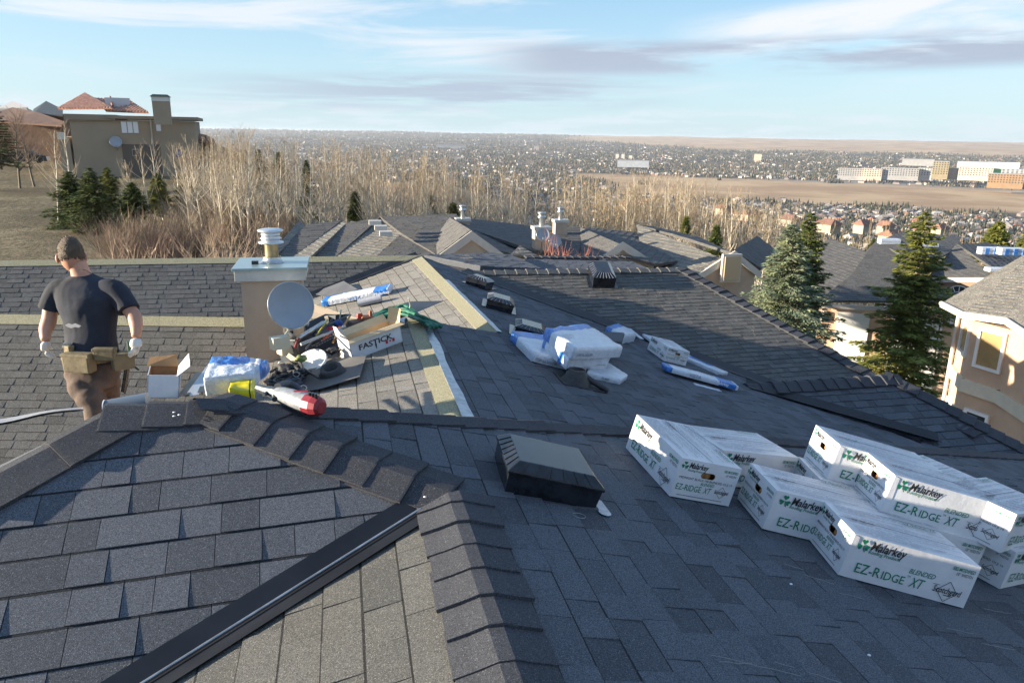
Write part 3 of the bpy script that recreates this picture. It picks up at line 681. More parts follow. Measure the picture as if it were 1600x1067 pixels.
far_block(979, 984, 243, 251, 4000, 22, (.66, .62, .56), 'rightmost of three pale towers near the centre of the valley', name='tower_block')
far_block(1176, 1187, 241, 250, 4000, 30, (.55, .46, .36), 'lone tan tower block right of the centre', name='tower_block')
far_block(829, 837, 228, 238, 5200, 30, (.45, .40, .38), 'lone grey tower block left of the centre', name='tower_block')
far_block(654, 672, 229, 234, 5200, 80, (.70, .72, .76), 'low bluish white hall in the distance at left', name='warehouse')
far_block(676, 722, 227, 233, 5300, 80, (.60, .56, .50), 'long beige hall in the distance at left', name='warehouse')
far_block(962, 1010, 251, 256, 2900, 60, (.42, .45, .48), 'long bluish white hall in the middle of the valley', name='warehouse')
# ------------------------------------------------------------------ air
hz = bpy.data.materials.new('haze'); hz.use_nodes = True; hn = hz.node_tree.nodes; hl = hz.node_tree.links; hn.clear()
ho = hn.new('ShaderNodeOutputMaterial'); hv = hn.new('ShaderNodeVolumePrincipled'); hl.new(hv.outputs[0], ho.inputs['Volume'])
hv.inputs['Color'].default_value = (0.80, 0.88, 1.0, 1); hv.inputs['Density'].default_value = 4.5e-5; hv.inputs['Anisotropy'].default_value = 0.2
b = MB(); b.box(Vector((0, 0, -190)), (125000, 125000, 420)); hb = b.build('haze', hz, kind='stuff', origin=(0, 0, 0))
# ------------------------------------------------------------------ neighbouring houses
def tiled(poly, parent, m, e=.26, wr=(.2, .6), th=.014, tone=(0, 1), seed=1, label=None, name='roof', along=None, thick=.07):
    poly = [Vector(p) for p in poly]; n = Vector()
    for i in range(len(poly)): n += poly[i-1].cross(poly[i])
    n.normalize(); n = n if n.z > 0 else -n
    u = Vector(along).copy() if along is not None else Vector((-n.y, n.x, 0))
    u = (u-n*u.dot(n)).normalized(); v = n.cross(u); v = v if v.z > 0 else -v; o = poly[0]
    P2 = [((p-o).dot(u), (p-o).dot(v)) for p in poly]
    if area2(P2) < 0: P2 = P2[::-1]
    b = MB(); b.prism([o+u*a+v*c-n*.012 for a, c in P2], -n*thick, tone=.1)
    rnd = random.Random(seed); u0 = min(p[0] for p in P2); u1 = max(p[0] for p in P2); vv = min(p[1] for p in P2); v1 = max(p[1] for p in P2)
    b2 = MB()
    while vv < v1:
        x = u0-rnd.random()*wr[1]; hi = False
        while x < u1:
            w = rnd.uniform(*wr); hi = not hi; p = clip_poly(P2, (x, x+w, vv, vv+e))
            if len(p) >= 3 and abs(area2(p)) > 1e-3:
                h = th*(1 if hi else .5)
                top = [o+u*a+v*c+n*h*(1-.9*(c-vv)/e) for a, c in p]; bot = [o+u*a+v*c-n*.014 for a, c in p]; k = len(p)
                b2.mesh(top+bot, [tuple(range(k))]+[(i, i+k, (i+1) % k+k, (i+1) % k) for i in range(k)], max(0, min(1, rnd.uniform(*tone)*.7+(0.1 if hi else 0))), 0)
            x += w
        vv += e
    ro = b.build(name, [m, M_WOODW], parent, label=label)
    if b2.f: b2.build('shingles', [m], ro, kind='stuff')
    return ro
M_SHR = shingle_mat('neighbour_shingle', (0.045, 0.045, 0.046), (0.105, 0.100, 0.094), (0.2, 0.2, 0.19), grain=60, fleck=.04)
M_SHT = shingle_mat('tan_grey_shingle', (0.095, 0.090, 0.080), (0.19, 0.175, 0.15), (0.26, 0.25, 0.22), grain=60, fleck=.04)  # lit facets take this paler copy, sun put in the colour; also turret roof
M_FASC = mat('beige_fascia', (0.52, 0.48, 0.42), 0.6, var=.05)
M_PEACH = mat('peach_stucco', (0.55, 0.37, 0.25), 0.92, var=0.07, vscale=2, bump=0.3, bscale=90)
M_CREAM = mat('cream_trim', (0.62, 0.55, 0.42), 0.8, var=.05)
M_GREYST = mat('grey_brown_stucco', (0.40, 0.335, 0.27), 0.92, var=0.07, vscale=2, bump=0.3, bscale=90)
M_GALV = mat('galvanised_metal', (0.50, 0.51, 0.50), 0.32, 0.85, var=0.15, vscale=18)
M_BRASS = mat('weathered_flue', (0.46, 0.38, 0.22), 0.3, 0.8, var=0.3, vscale=9)
M_DISH = mat('grey_dish', (0.27, 0.31, 0.36), 0.5, var=.05)
M_CHCAP = mat('chimney_flashing', (0.50, 0.50, 0.47), 0.45, 0.3, var=.1, vscale=8)
def P_(px, py, Y): return atY(px, py, Y)
def wall_below(pts, parent, m, zb=-11.5, name='wall', off=Vector((0, 0, 0)), th=.2):
    b = MB()
    for a, c in zip(pts, pts[1:]):
        a = Vector(a)+off; c = Vector(c)+off; nn = (c-a).cross(Vector((0, 0, 1))).normalized()*th
        b.prism([a, c, Vector((c.x, c.y, zb)), Vector((a.x, a.y, zb))], nn)
    return b.build(name, m, parent)
PD = lambda px, py, D: atD(px, py, D)
def small_chimney(px0, px1, ytop, ybot, Y, label, flues=1, cat='chimney'):
    c = P_((px0+px1)/2, ytop, Y); bt = P_((px0+px1)/2, ybot, Y); s_ = (P_(px1, ytop, Y)-P_(px0, ytop, Y)).length
    e_ = empty('chimney', (c.x, c.y, bt.z-.4), label, cat, 'beige chimneys on the roofs behind')
    b = MB(); b.box(Vector((c.x, c.y, (c.z+bt.z-.4)/2)), (s_, s_*.8, c.z-bt.z+.4)); b.build('stack', M_STUCCO, e_)
    b = MB(); b.box(Vector((c.x, c.y, c.z)), (s_*1.16, s_*.98, .10)); b.build('cap', M_CHCAP, e_)
    b = MB(); r_ = s_*.17; z = c.z+.05
    b.lathe([(r_, 0), (r_, .22), (r_*1.5, .24), (r_*1.6, .30), (r_*1.2, .31), (r_*1.2, .36), (r_*1.6, .37), (r_*1.5, .42), (0, .44)], 14, Matrix.Translation((c.x, c.y, z))); b.build('flue', M_GALV, e_)
    return e_
# long low house behind our roof
rh = empty('house', (2, 26, -11.5), 'low neighbour house behind our roof with many dark hips and a white edged gable', 'house')
YR, YE = 27.0, 22.5
a1 = P_(467, 346, YR); a2 = P_(534, 346, YR); a3 = P_(594, 339, YR); a4 = P_(712, 339, YR-.2); a5 = P_(812, 351, YR+1); 
tiled([P_(425, 396, YE), P_(431, 383, YE+.5), a1, P_(480, 351, YR-.4), P_(430, 400, YE-.2)], rh, M_SHT, seed=31, tone=(.3, 1))
tiled([P_(480, 351, YR-.5), a2, P_(452, 406, YE-.3), P_(424, 404, YE)], rh, M_SHR, seed=32)
tiled([P_(452, 406, YE-.3), a2, P_(541, 349, YR-.5), P_(483, 404, YE-.5)], rh, M_SHT, seed=33, tone=(.3, 1))
tiled([P_(541, 349, YR-.5), a3, P_(519, 406, YE-.3), P_(481, 406, YE-.2)], rh, M_SHR, seed=34)
tiled([P_(519, 406, YE-.3), a3, P_(625, 367, YR-2.5), P_(577, 410, YE-1.6)], rh, M_SHT, seed=35, tone=(.3, 1))
tiled([P_(625, 367, YR-2.5), P_(690, 405, YE-1.5), P_(575, 412, YE-1.6)], rh, M_SHR, seed=36)
tiled([a3, a4, P_(742, 366, YE+1), P_(690, 404, YE-1.0), P_(680, 398, YE-1.0), P_(625, 367, YR-2.5)], rh, M_SHR, seed=37, tone=(0, .6))
ap = P_(736, 360, 21.0); gl = P_(683, 399, 21.0); grt = P_(787, 397, 21.0)
tiled([P_(703, 340, 25.5), ap, gl, P_(681, 370, 24.0)], rh, M_SHR, seed=38, tone=(.4, 1))
tiled([P_(703, 340, 25.5), a5, P_(834, 398, YE-1), grt, ap], rh, M_SHR, seed=39, tone=(0, .6))
tiled([a4, P_(812, 351, YR+1), P_(860, 356, YR+1), P_(880, 400, YE-1), P_(834, 398, YE-1), P_(740, 352, YR-3)], rh, M_SHR, seed=40, tone=(0, .5))
def gable_front(parent, apx, l, r, zb, wm, out=.12, fw=.26, name_label=None):
    b = MB(); n_ = (r-l).cross(Vector((0, 0, 1))).normalized(); n_ = n_ if n_.y < 0 else -n_
    for a, c in ((apx, l), (apx, r)):
        b.prism([a+n_*out, c+n_*out, c+n_*out-Vector((0, 0, fw)), a+n_*out-Vector((0, 0, fw))], -n_*.05)
    b.build('fascia', M_FASC, parent)
    b = MB(); k = .12; l2 = apx.lerp(l, 1-k)-Vector((0, 0, fw*.5)); r2 = apx.lerp(r, 1-k)-Vector((0, 0, fw*.5)); t2 = apx-Vector((0, 0, fw*.5))
    b.prism([l2, t2, r2, Vector((r2.x, r2.y, zb)), Vector((l2.x, l2.y, zb))], -n_*.2); b.build('wall', wm, parent)
gable_front(rh, ap, gl, grt, -11, M_GREYST)
wall_below([P_(430, 402, YE), P_(575, 412, YE-1.2), P_(690, 406, YE-.8)], rh, M_GREYST, off=Vector((0, .6, -.2)))
rh2 = empty('house', (9, 26, -11.5), 'neighbour house with two beige gables and broad grey roof left of the spruce', 'house')
b1 = P_(857, 352, 27.5); b2 = P_(995, 351, 27.0)
ap2 = P_(972, 377, 22.0); l2_ = P_(935, 403, 22.0); r2_ = P_(1020, 408, 22.0)
ap3 = P_(1146, 391, 20.5); l3 = P_(1085, 430, 20.5); r3 = P_(1186, 424, 20.5)
tiled([P_(907, 355, 26.8), ap2, l2_, P_(900, 404, 22.5)], rh2, M_SHR, seed=41, tone=(.4, 1))
tiled([b1, P_(910, 354, 27), P_(904, 404, 22.5), P_(856, 404, 22.5)], rh2, M_SHR, seed=42, tone=(0, .5))
tiled([P_(907, 355, 26.8), b2, P_(1060, 400, 21.8), P_(1025, 414, 21), ap2], rh2, M_SHR, seed=43, tone=(.1, .8))
tiled([b2, ap3, l3, P_(1025, 414, 21.0), P_(1000, 380, 24.0)], rh2, M_SHT, seed=44, tone=(.2, .9))
tiled([b2, P_(1020, 352, 27.5), P_(1090, 372, 25.5), ap3, P_(1070, 372, 24)], rh2, M_SHR, seed=45, tone=(0, .4))
tiled([ap3, r3, P_(1225, 400, 25.5), P_(1180, 372, 26)], rh2, M_SHR, seed=46, tone=(0, .4))
gable_front(rh2, ap2, l2_, r2_, -11, M_GREYST); gable_front(rh2, ap3, l3, r3, -11, M_STUCCO, fw=.22)
b = MB(); wc = P_(1139, 418, 20.4); b.box(wc+Vector((0, -.12, 0)), (.62, .1, .85)); wf = b.build('window', M_FASC, rh2)
b = MB(); b.box(wc+Vector((0, -.18, 0)), (.5, .06, .72)); b.build('pane', mat('blind', (.5, .36, .22), .7), wf)
small_chimney(713, 733, 343, 356, 25.0, 'beige chimney on the far ridge nearest the centre left')
small_chimney(834, 858, 356, 394, 22.0, 'tall beige chimney with two dishes mounted beside it')
small_chimney(866, 885, 345, 358, 26.0, 'beige chimney just right of the tall one with dishes')
def dish(c, r, facing, label, foot, feed=True, group=None, mt=None, pole_r=.02):
    e_ = empty('satellite_dish', foot, label, 'satellite dish', group)
    f = Vector(facing).normalized(); q = f.to_track_quat('Z', 'Y').to_matrix().to_4x4(); q = Matrix.Translation(c) @ q
    b = MB(); k = [(i/8*r, (i/8)**2*r*.22) for i in range(9)]
    b.lathe(k+[(r*1.02, r*.22), (r*1.02, r*.19)]+[(p[0], p[1]-.012) for p in k[::-1]], 40, q); b.build('reflector', mt or M_DISH, e_)
    b = MB(); b.lathe([(r*1.0, r*.20), (r*1.035, r*.215), (r*1.035, r*.24), (r*1.0, r*.245)], 40, q); b.build('rim', M_GALV, e_)
    b = MB(); mid = c-f*.10; b.tube([c-f*.02, mid, Vector((mid.x, mid.y, (mid.z+foot.z)/2)), foot], pole_r, 8); b.build('pole', M_GALV, e_)
    if feed:
        b = MB(); tip = c+f*r*1.0-Vector((0, 0, r*.75)); b.tube([c-Vector((0, 0, r*.98)), tip], pole_r*.55, 6); b.box(tip, (.05, .09, .06)); b.build('feed_arm', M_GALV, e_)
    return e_
d1 = P_(848, 367, 21.3); dish(d1, .19, (-.1, -1, .35), 'left one of two small grey dishes beside the tall far chimney', d1+Vector((0, .3, -.7)), group='dishes on the roofs behind')
d2 = P_(866, 377, 21.0); dish(d2, .19, (.1, -1, .35), 'right one of two small grey dishes, half behind red twigs', d2+Vector((0, .3, -.7)), group='dishes on the roofs behind')
# skylight-like box vents on the light slopes
for i, (px, py) in enumerate(((586, 351), (595, 359), (603, 368))):
    b = MB(); c = P_(px, py, 24.2-i*.5); b.box(c+Vector((0, 0, .06)), (.38, .3, .14)); tag(b.build('roof_vent', mat('pale_vent', (.55, .52, .47), .6)), ['uppermost', 'middle', 'lowest'][i]+' of three pale box vents on the light far slope', 'roof vent', 'pale box vents on the far slope')
# wing roofs just behind our ridge
M_T = M_SH
bw_ = empty('roof_wing', (3, 14, -9), 'further low roof wing with a row of dark ridge caps just behind our long slope', 'roof')
tiled([P_(663, 399, 12.6), P_(770, 399, 14.5), P_(800, 402, 14.2), P_(845, 421, 11.8), P_(750, 421, 11.4)], bw_, M_SH, e=.16, wr=(.1, .35), seed=51, tone=(0, .9))
w0 = P_(820, 404, 14.5); w1 = P_(985, 404, 14.6)
tiled([w0, w1, P_(1030, 428, 12.2), P_(835, 428, 11.4)], bw_, M_SH, e=.16, wr=(.1, .35), seed=52, tone=(0, .6))
tiled([P_(706, 410, 12.3), P_(729, 397, 12.8), P_(752, 414, 12.2)], bw_, M_SHT, e=.16, seed=53, tone=(.5, 1), thick=.04)  # sunlit bits, sun put into the tan copy of the wing's shingle
tiled([P_(763, 405, 13.4), P_(769, 398, 13.8), P_(780, 409, 13.3)], bw_, M_SHT, e=.16, seed=54, tone=(.5, 1), thick=.04)
tiled([P_(797, 398, 16.4), P_(812, 384, 17.0), P_(840, 400, 16.4)], bw_, M_SHT, e=.2, seed=55, tone=(.2, .8), thick=.04)
b = MB(); n_ = int((w1-w0).length/.16); d = (w1-w0)/n_
for i in range(n_):
    c = w0+d*(i+.5); b.box(c+Vector((0, 0, .025)), (.15, .26, .03), rot=Matrix.Rotation(.12, 4, 'Y'), tone=random.Random(i).random())
b.build('ridge_caps', [M_CAP], bw_, kind='stuff')
wall_below([P_(750, 423, 11.5), P_(845, 423, 11.6), P_(1030, 430, 12.2)], bw_, M_GREYST, off=Vector((0, .3, -.1)))
# --- garage house on the right
_PD0 = PD
GK = 1.27
PD = lambda px, py, D: _PD0(px, py, D*GK)
gh = empty('house', (24, 32, -11), 'peach garage house beyond the spruces with dark hipped roofs and two white garage doors', 'house')
YG = 30.0
def PD(px, py, D): return atD(px, py, D)
eL = PD(1278, 474, 29.0); eR = PD(1535, 487, 27.0)
g_ap = PD(1352, 379, 36); g_ap2 = PD(1407, 381, 35)
tiled([PD(1262, 386, 39), PD(1300, 379, 40), g_ap, PD(1370, 378, 38), PD(1330, 430, 32), eL, PD(1272, 440, 32)], gh, M_SHR, e=.3, seed=61, tone=(.1, .9), label='left hip of the garage roof, partly lit')
tiled([PD(1330, 430, 32), PD(1370, 378, 38), PD(1407, 376, 38), PD(1440, 440, 31), PD(1470, 474, 28.5), eL], gh, M_SHR, e=.3, seed=62, tone=(0, .5))
tiled([PD(1440, 440, 31), PD(1500, 462, 29), eR, PD(1470, 476, 28.5)], gh, M_SHR, e=.3, seed=63, tone=(.2, .8))
tiled([PD(1450, 433, 33.0), PD(1495, 381, 38), PD(1552, 433, 31)], gh, M_SHR, e=.3, seed=64, tone=(.1, .9), label='pyramid hip above the arched window')
tiled([PD(1495, 381, 38), PD(1540, 382, 41), PD(1640, 405, 41), PD(1640, 440, 30), PD(1552, 433, 31)], gh, M_SHR, e=.3, seed=65, tone=(0, .5))
tiled([PD(1370, 378, 38), PD(1407, 372, 44), PD(1500, 378, 44), PD(1495, 385, 38), PD(1450, 436, 33), PD(1420, 420, 33)], gh, M_SHR, e=.3, seed=66, tone=(0, .6))
b = MB()
for a, c in ((eL, PD(1535, 487, 27.0)),): b.prism([a, c, c-Vector((0, 0, .17)), a-Vector((0, 0, .17))], (0, .06, 0))
b.build('fascia', M_FASC, gh); b = MB()
a, c = PD(1450, 434, 33), PD(1552, 434.5, 31); b.prism([a, c, c-Vector((0, 0, .2)), a-Vector((0, 0, .2))], (0, .08, 0)); b.build('fascia', M_FASC, gh)
u_ = (eR-eL); u_.z = 0; u_.normalize(); nf_ = Vector((u_.y, -u_.x, 0)); nf_ = nf_ if nf_.y < 0 else -nf_
wl0 = eL+u_*.25-nf_*.45-Vector((0, 0, .1)); wr0 = eR+u_*1.0-nf_*.45-Vector((0, 0, .1)); zgb = -11.2
b = MB(); b.prism([wl0, Vector((wr0.x, wr0.y, wl0.z)), Vector((wr0.x, wr0.y, zgb)), Vector((wl0.x, wl0.y, zgb))], -nf_*.25)
b.prism([wl0, wl0-nf_*8, Vector(((wl0-nf_*8).x, (wl0-nf_*8).y, zgb)), Vector((wl0.x, wl0.y, zgb))], u_*.25); b.build('wall', M_PEACH, gh)
pw = Plane(nf_, wl0+nf_*.02)
def on_wall(x0, x1, y0, y1, m, name, parent, pl=pw, nn=nf_, d=.05, inset=None, zt=None, zb=None):
    tl = pl.at(x0, y0); br_ = pl.at(x1, y1); z0 = zt if zt is not None else tl.z; z1 = zb if zb is not None else br_.z
    b = MB(); b.prism([Vector((tl.x, tl.y, z0)), Vector((br_.x, br_.y, z0)), Vector((br_.x, br_.y, z1)), Vector((tl.x, tl.y, z1))], nn*d); return b.build(name, m, parent), tl, br_
M_GDOOR = mat('white_garage_door', (.70, .69, .66), .55, var=.04)
for (x0, x1) in ((1309, 1352), (1394, 1466)):
    tl = pw.at(x0, 487 if x0 < 1350 else 494); br_ = pw.at(x1, 545)
    gd, tl, br_ = on_wall(x0, x1, 487 if x0 < 1350 else 494, 545, M_GDOOR, 'garage_door', gh, zb=-10.75)
    for k in range(4):
        b = MB(); hp = (tl.z+10.75)/4; z = tl.z-.02-k*hp; b.prism([Vector((tl.x, tl.y, z))+nf_*.05, Vector((br_.x, br_.y, z))+nf_*.05, Vector((br_.x, br_.y, z-hp+.03))+nf_*.05, Vector((tl.x, tl.y, z-hp+.03))+nf_*.05], nf_*.025); b.build('panel', M_GDOOR, gd)
b = MB(); q = pw.at(1287, 493); b.box(q+nf_*.1, (.16, .16, .42)); b.build('wall_lamp', mat('lamp_white', (.6, .55, .5), .5), gh)
b = MB(); q = pw.at(1484, 499); b.box(q+nf_*.1, (.16, .16, .42)); b.build('wall_lamp', mat('lamp_white', (.6, .55, .5), .5), gh)
b = MB(); q = pw.at(1466, 520); b.box(q+nf_*.05+Vector((0, 0, -.6)), (.07, .07, 2.0)); b.build('downpipe', mat('brown_pipe', (.22, .15, .1), .6), gh)
# arched window block
aw = PD(1455, 436, 32.6); ar = PD(1550, 437, 30.8); ua = (ar-aw); ua.z = 0; ua.normalize(); na2 = Vector((ua.y, -ua.x, 0)); na2 = na2 if na2.y < 0 else -na2
b = MB(); b.prism([aw-na2*.4, ar-na2*.4, Vector((ar.x, ar.y, -11.2))-na2*.4, Vector((aw.x, aw.y, -11.2))-na2*.4], -na2*.2); b.build('wall', mat('brown_stucco', (.26, .17, .11), .9), gh)
pwa = Plane(na2, aw-na2*.38); ca_ = pwa.at(1497, 466); rad = (pwa.at(1519, 466)-pwa.at(1475, 466)).length/2
b = MB(); arc = [ca_+ua*rad*math.cos(t*math.pi/12)+Vector((0, 0, rad*1.0*math.sin(t*math.pi/12))) for t in range(13)]+[ca_-ua*rad-Vector((0, 0, 1.2)), ca_+ua*rad-Vector((0, 0, 1.2))]
b.prism(arc, -na2*.06); awin = b.build('window', M_WHITE, gh, label='arched window with a fan of bars')
b = MB(); arc2 = [ca_+(p-ca_)*.93+na2*.03 for p in arc]; b.prism(arc2, -na2*.04); b.build('pane', M_GLASSD, awin)
b = MB()
for k in range(1, 6): t = k*math.pi/6; b.tube([ca_+na2*.06, ca_+na2*.06+ua*rad*.92*math.cos(t)+Vector((0, 0, rad*.92*math.sin(t)))], .018, 4)
for k in range(1, 12): pass
b.tube([ca_+na2*.06+ua*rad*.5*math.cos(k*math.pi/10)+Vector((0, 0, rad*.5*math.sin(k*math.pi/10))) for k in range(11)], .018, 4); b.build('glazing_bars', M_WHITE, awin)
PD = _PD0
# --- turret house at the right edge
th_ = empty('house', (14, 13, -11), 'peach stucco house with a faceted bay and framed windows at the right edge', 'house')
e0 = PD(1471, 474, 15.4); e1 = PD(1505, 491, 13.9); e2 = PD(1572, 500, 13.1); e3 = PD(1640, 545, 11.4); apx = PD(1640, 375, 16.5)
tiled([e0, e1, apx], th_, M_SHT, e=.14, wr=(.12, .35), th=.01, seed=71, tone=(0, .8), along=e1-e0)
tiled([e1, e2, apx], th_, M_SHT, e=.14, wr=(.12, .35), th=.01, seed=72, tone=(.1, .9), along=e2-e1)
tiled([e2, e3, apx], th_, M_SHT, e=.14, wr=(.12, .35), th=.01, seed=73, tone=(0, .7), along=e3-e2)
b = MB()
for a, c in ((e0, e1), (e1, e2), (e2, e3)):
    n_ = (c-a).cross(Vector((0, 0, 1))).normalized(); n_ = n_ if n_.dot(a) < 0 else -n_
    b.prism([a+n_*.02, c+n_*.02, c+n_*.02-Vector((0, 0, .075)), a+n_*.02-Vector((0, 0, .075))], -n_*.2)
b.build('soffit', mat('cream_soffit', (.72, .62, .44), .6), th_)
b = MB(); b.tube([e0+Vector((0, 0, .0)), e1, e2, e3], .05, 8); b.build('gutter', M_FASC, th_)
w00 = PD(1503, 496, 15.1); w0_ = PD(1523, 503, 14.15); w1_ = PD(1582, 514, 13.5); w2_ = PD(1680, 575, 11.7)
def vwall(a, c, zt, zb, m, name, parent, th=.2, off=0):
    n_ = (c-a).cross(Vector((0, 0, 1))); n_.z = 0; n_.normalize(); n_ = n_ if n_.dot(a) < 0 else -n_
    b = MB(); b.prism([Vector((a.x, a.y, zt))+n_*off, Vector((c.x, c.y, zt))+n_*off, Vector((c.x, c.y, zb))+n_*off, Vector((a.x, a.y, zb))+n_*off], -n_*th); return b.build(name, m, parent), n_
zt_ = -3.25
faces_ = [(w00, w0_), (w0_, w1_), (w1_, w2_)]
nrm = [vwall(a, c, zt_, -11.2, M_PEACH, 'wall', th_)[1] for a, c in faces_]
pf = [Plane(n_, a) for n_, (a, c) in zip(nrm, faces_)]
bandz = pf[1].at(1533, 614).z
for (a, c), n_ in zip(faces_, nrm): vwall(a-(c-a).normalized()*.02, c+(c-a).normalized()*.02, bandz+.17, bandz-.08, M_CREAM, 'string_course', th_, th=.1, off=.06)
def win_on(pl, n_, x0, x1, y0, y1, parent, pane=None, label=None, fw=.055):
    tl = pl.at(x0, y0); tr = pl.at(x1, y0); u = (tr-tl); u.z = 0; L = u.length; u.normalize(); h = tl.z-pl.at((x0+x1)/2, y1).z
    c = tl+u*L/2; z1 = tl.z; z0 = z1-h
    b = MB()
    for du, dz, su, sz in ((0, z1-fw/2, L, fw), (0, z0+fw/2, L, fw)): b.prism([c-u*su/2+Vector((0, 0, dz+sz/2-c.z)), c+u*su/2+Vector((0, 0, dz+sz/2-c.z)), c+u*su/2+Vector((0, 0, dz-sz/2-c.z)), c-u*su/2+Vector((0, 0, dz-sz/2-c.z))], n_*.05)
    for sg in (-1, 1):
        q = c+u*sg*(L/2-fw/2); b.prism([Vector((q.x, q.y, z1-fw))-u*fw/2, Vector((q.x, q.y, z1-fw))+u*fw/2, Vector((q.x, q.y, z0+fw))+u*fw/2, Vector((q.x, q.y, z0+fw))-u*fw/2], n_*.05)
    w = b.build('window', M_WHITE, parent, label=label)
    b = MB(); a_ = c-u*(L/2-fw); e_ = c+u*(L/2-fw); b.prism([Vector((a_.x, a_.y, z1-fw)), Vector((e_.x, e_.y, z1-fw)), Vector((e_.x, e_.y, z0+fw)), Vector((a_.x, a_.y, z0+fw))], n_*.015); b.build('pane', pane or M_GLASSD, w); return w
M_BLIND = mat('warm_blind_behind_glass', (.36, .25, .11), .25, var=.25, vscale=1.5, spec=.7)
win_on(pf[0], nrm[0], 1508, 1520.6, 499, 565, th_, M_BLIND, 'narrow tall side window of the bay')
win_on(pf[1], nrm[1], 1532, 1578, 511, 582, th_, M_BLIND, 'large upper window of the bay')
win_on(pf[0], nrm[0], 1483, 1494.5, 618, 641, th_, None, 'small lower side window of the bay')
win_on(pf[1], nrm[1], 1509, 1550, 636, 690, th_, None, 'dark lower window of the bay')
b = MB(); q = Vector((w00.x, w00.y, 0)); b.tube([q+nrm[0]*.06+Vector((0, 0, zt_)), q+nrm[0]*.06+Vector((0, 0, -11))], .04, 8); b.build('downpipe', M_FASC, th_)
# bundles of wrapped shingles on the garage roofs
M_WRAP = mat('white_plastic_wrap', (.58, .62, .68), .28, var=.08, vscale=14, bump=1.0, bscale=34)
M_BLUE = mat('blue_print', (.035, .17, .50), .30, var=.3, vscale=16, bump=1.0, bscale=34)
def far_bundle(px, py, D, L, label, blue=True, rz=0, n=1):
    c = PD(px, py, D); e_ = empty('shingle_bundle', c, label, 'bundle', 'wrapped bundles on the garage roofs'); b = MB(); b2 = MB()
    u = CR.copy(); u.z = 0; u.normalize()
    for k in range(n):
        b.box(c+Vector((0, 0, .1+k*.17)), (L, .42, .16), rz=math.atan2(u.y, u.x)+rz)
    b.build('wrap', M_WRAP, e_, bevel=.03)
    if blue:
        for k, s_ in enumerate((-.32, .05, .42)): b2 = MB(); b2.box(c+Vector((0, 0, .1+(n-1)*.17/2))+u*L*s_-Vector((0, .22, 0)), (L*.16, .03, .12+.17*(n-1)), rz=math.atan2(u.y, u.x)); b2.build('print', M_BLUE, e_)
    return e_
far_bundle(1388, 384, 37.0, 1.0, 'white wrapped bundles on the far ridge just left of the spruce top', False, n=2)
far_bundle(1449, 386, 36.5, .9, 'white wrapped bundle on the far ridge just right of the spruce top', False)
far_bundle(1548, 398, 35, 1.15, 'blue and white wrapped bundles on the ridge, left of a like pair', n=2)
far_bundle(1578, 399, 34.5, 1.1, 'blue and white wrapped bundles on the ridge, right end of the pair', n=2)
far_bundle(1558, 425, 31, .9, 'white wrapped bundle lying flat above the turret eave', False)
# --- large grey brown house on the left hill
DB = 88.0
bh = empty('house', Vector(atD(200, 262, DB)).xyz, 'large grey brown stucco house with red tile roofs on the hill at left', 'house')
M_TAUPE = mat('taupe_stucco', (.31, .255, .185), .95, var=.05, vscale=.4, bump=.2, bscale=8)
M_TAUPE2 = mat('taupe_trim', (.25, .205, .155), .9)
f1 = PD(303, 184, DB); nb_ = -f1.copy(); nb_.z = 0; nb_.normalize(); nb_ = Matrix.Rotation(R(-3), 3, 'Z') @ nb_; uu = Vector((-nb_.y, nb_.x, 0)); f0 = f1
pb_ = Plane(nb_, f0); back = -nb_
def bx(x0, x1, y0, y1, depth, m, name, parent=bh, off=0.0, label=None, zb=None):
    a = pb_.at(x0, y0); c = pb_.at(x1, y0); zt = a.z; z0 = pb_.at((x0+x1)/2, y1).z if zb is None else zb
    b = MB(); b.prism([Vector((a.x, a.y, zt))+nb_*off, Vector((c.x, c.y, zt))+nb_*off, Vector((c.x, c.y, z0))+nb_*off, Vector((a.x, a.y, z0))+nb_*off], back*depth); return b.build(name, m, parent, label=label)
zB = -8.0
bx(108, 303, 186, 262, 12, M_TAUPE, 'wall', zb=zB)
bx(91, 108, 214, 262, 7, M_TAUPE, 'wall', zb=zB, label='lower wing at the left end')
bx(100, 180, 178, 188, 10, M_TAUPE2, 'parapet', off=.35); bx(166, 309, 180.5, 187, 13, M_TAUPE2, 'parapet', off=.5)
b = MB()
for x0, x1 in ((189, 216),):
    pass
w_ = bx(187.5, 216.5, 189, 209, .1, mat('taupe_frame', (.3, .27, .22), .6), 'window', off=.06, label='three pane window high on the wall')
for x0, x1 in ((189, 197), (198.5, 206), (207.5, 215)): bx(x0, x1, 190.5, 208, .06, mat('bright_pane', (.62, .66, .70), .15), 'pane', parent=w_, off=.12)
w_ = bx(242, 252, 190, 206.5, .1, mat('taupe_frame', (.3, .27, .22), .6), 'window', off=.06); bx(243.5, 250.5, 191.5, 205, .06, mat('bright_pane', (.62, .66, .70), .15), 'pane', parent=w_, off=.12)
w_ = bx(272, 285, 232, 247, .1, mat('taupe_frame', (.3, .27, .22), .6), 'window', off=.06, label='blue reflecting window low at the right'); bx(273.5, 283.5, 233.5, 245.5, .06, mat('blue_pane', (.05, .12, .30), .1), 'pane', parent=w_, off=.12)
bx(190, 250, 225.5, 262, .05, mat('recess_shade_tone', (.13, .11, .09), .95), 'recess', off=.03, zb=zB)  # flat plate on the wall, the recess's shade put into its colour
w_ = bx(206, 217, 233, 244, .1, mat('taupe_frame', (.3, .27, .22), .6), 'window', off=.08); bx(207.5, 215.5, 234.5, 242.5, .06, M_GLASSD, 'pane', parent=w_, off=.14)
b = MB(); a = pb_.at(235, 186); c = pb_.at(239, 250); b.tube([a+nb_*.2, Vector((a.x, a.y, c.z))+nb_*.2], .09, 6); b.build('downpipe', mat('pipe_pale', (.42, .38, .32), .6), bh)
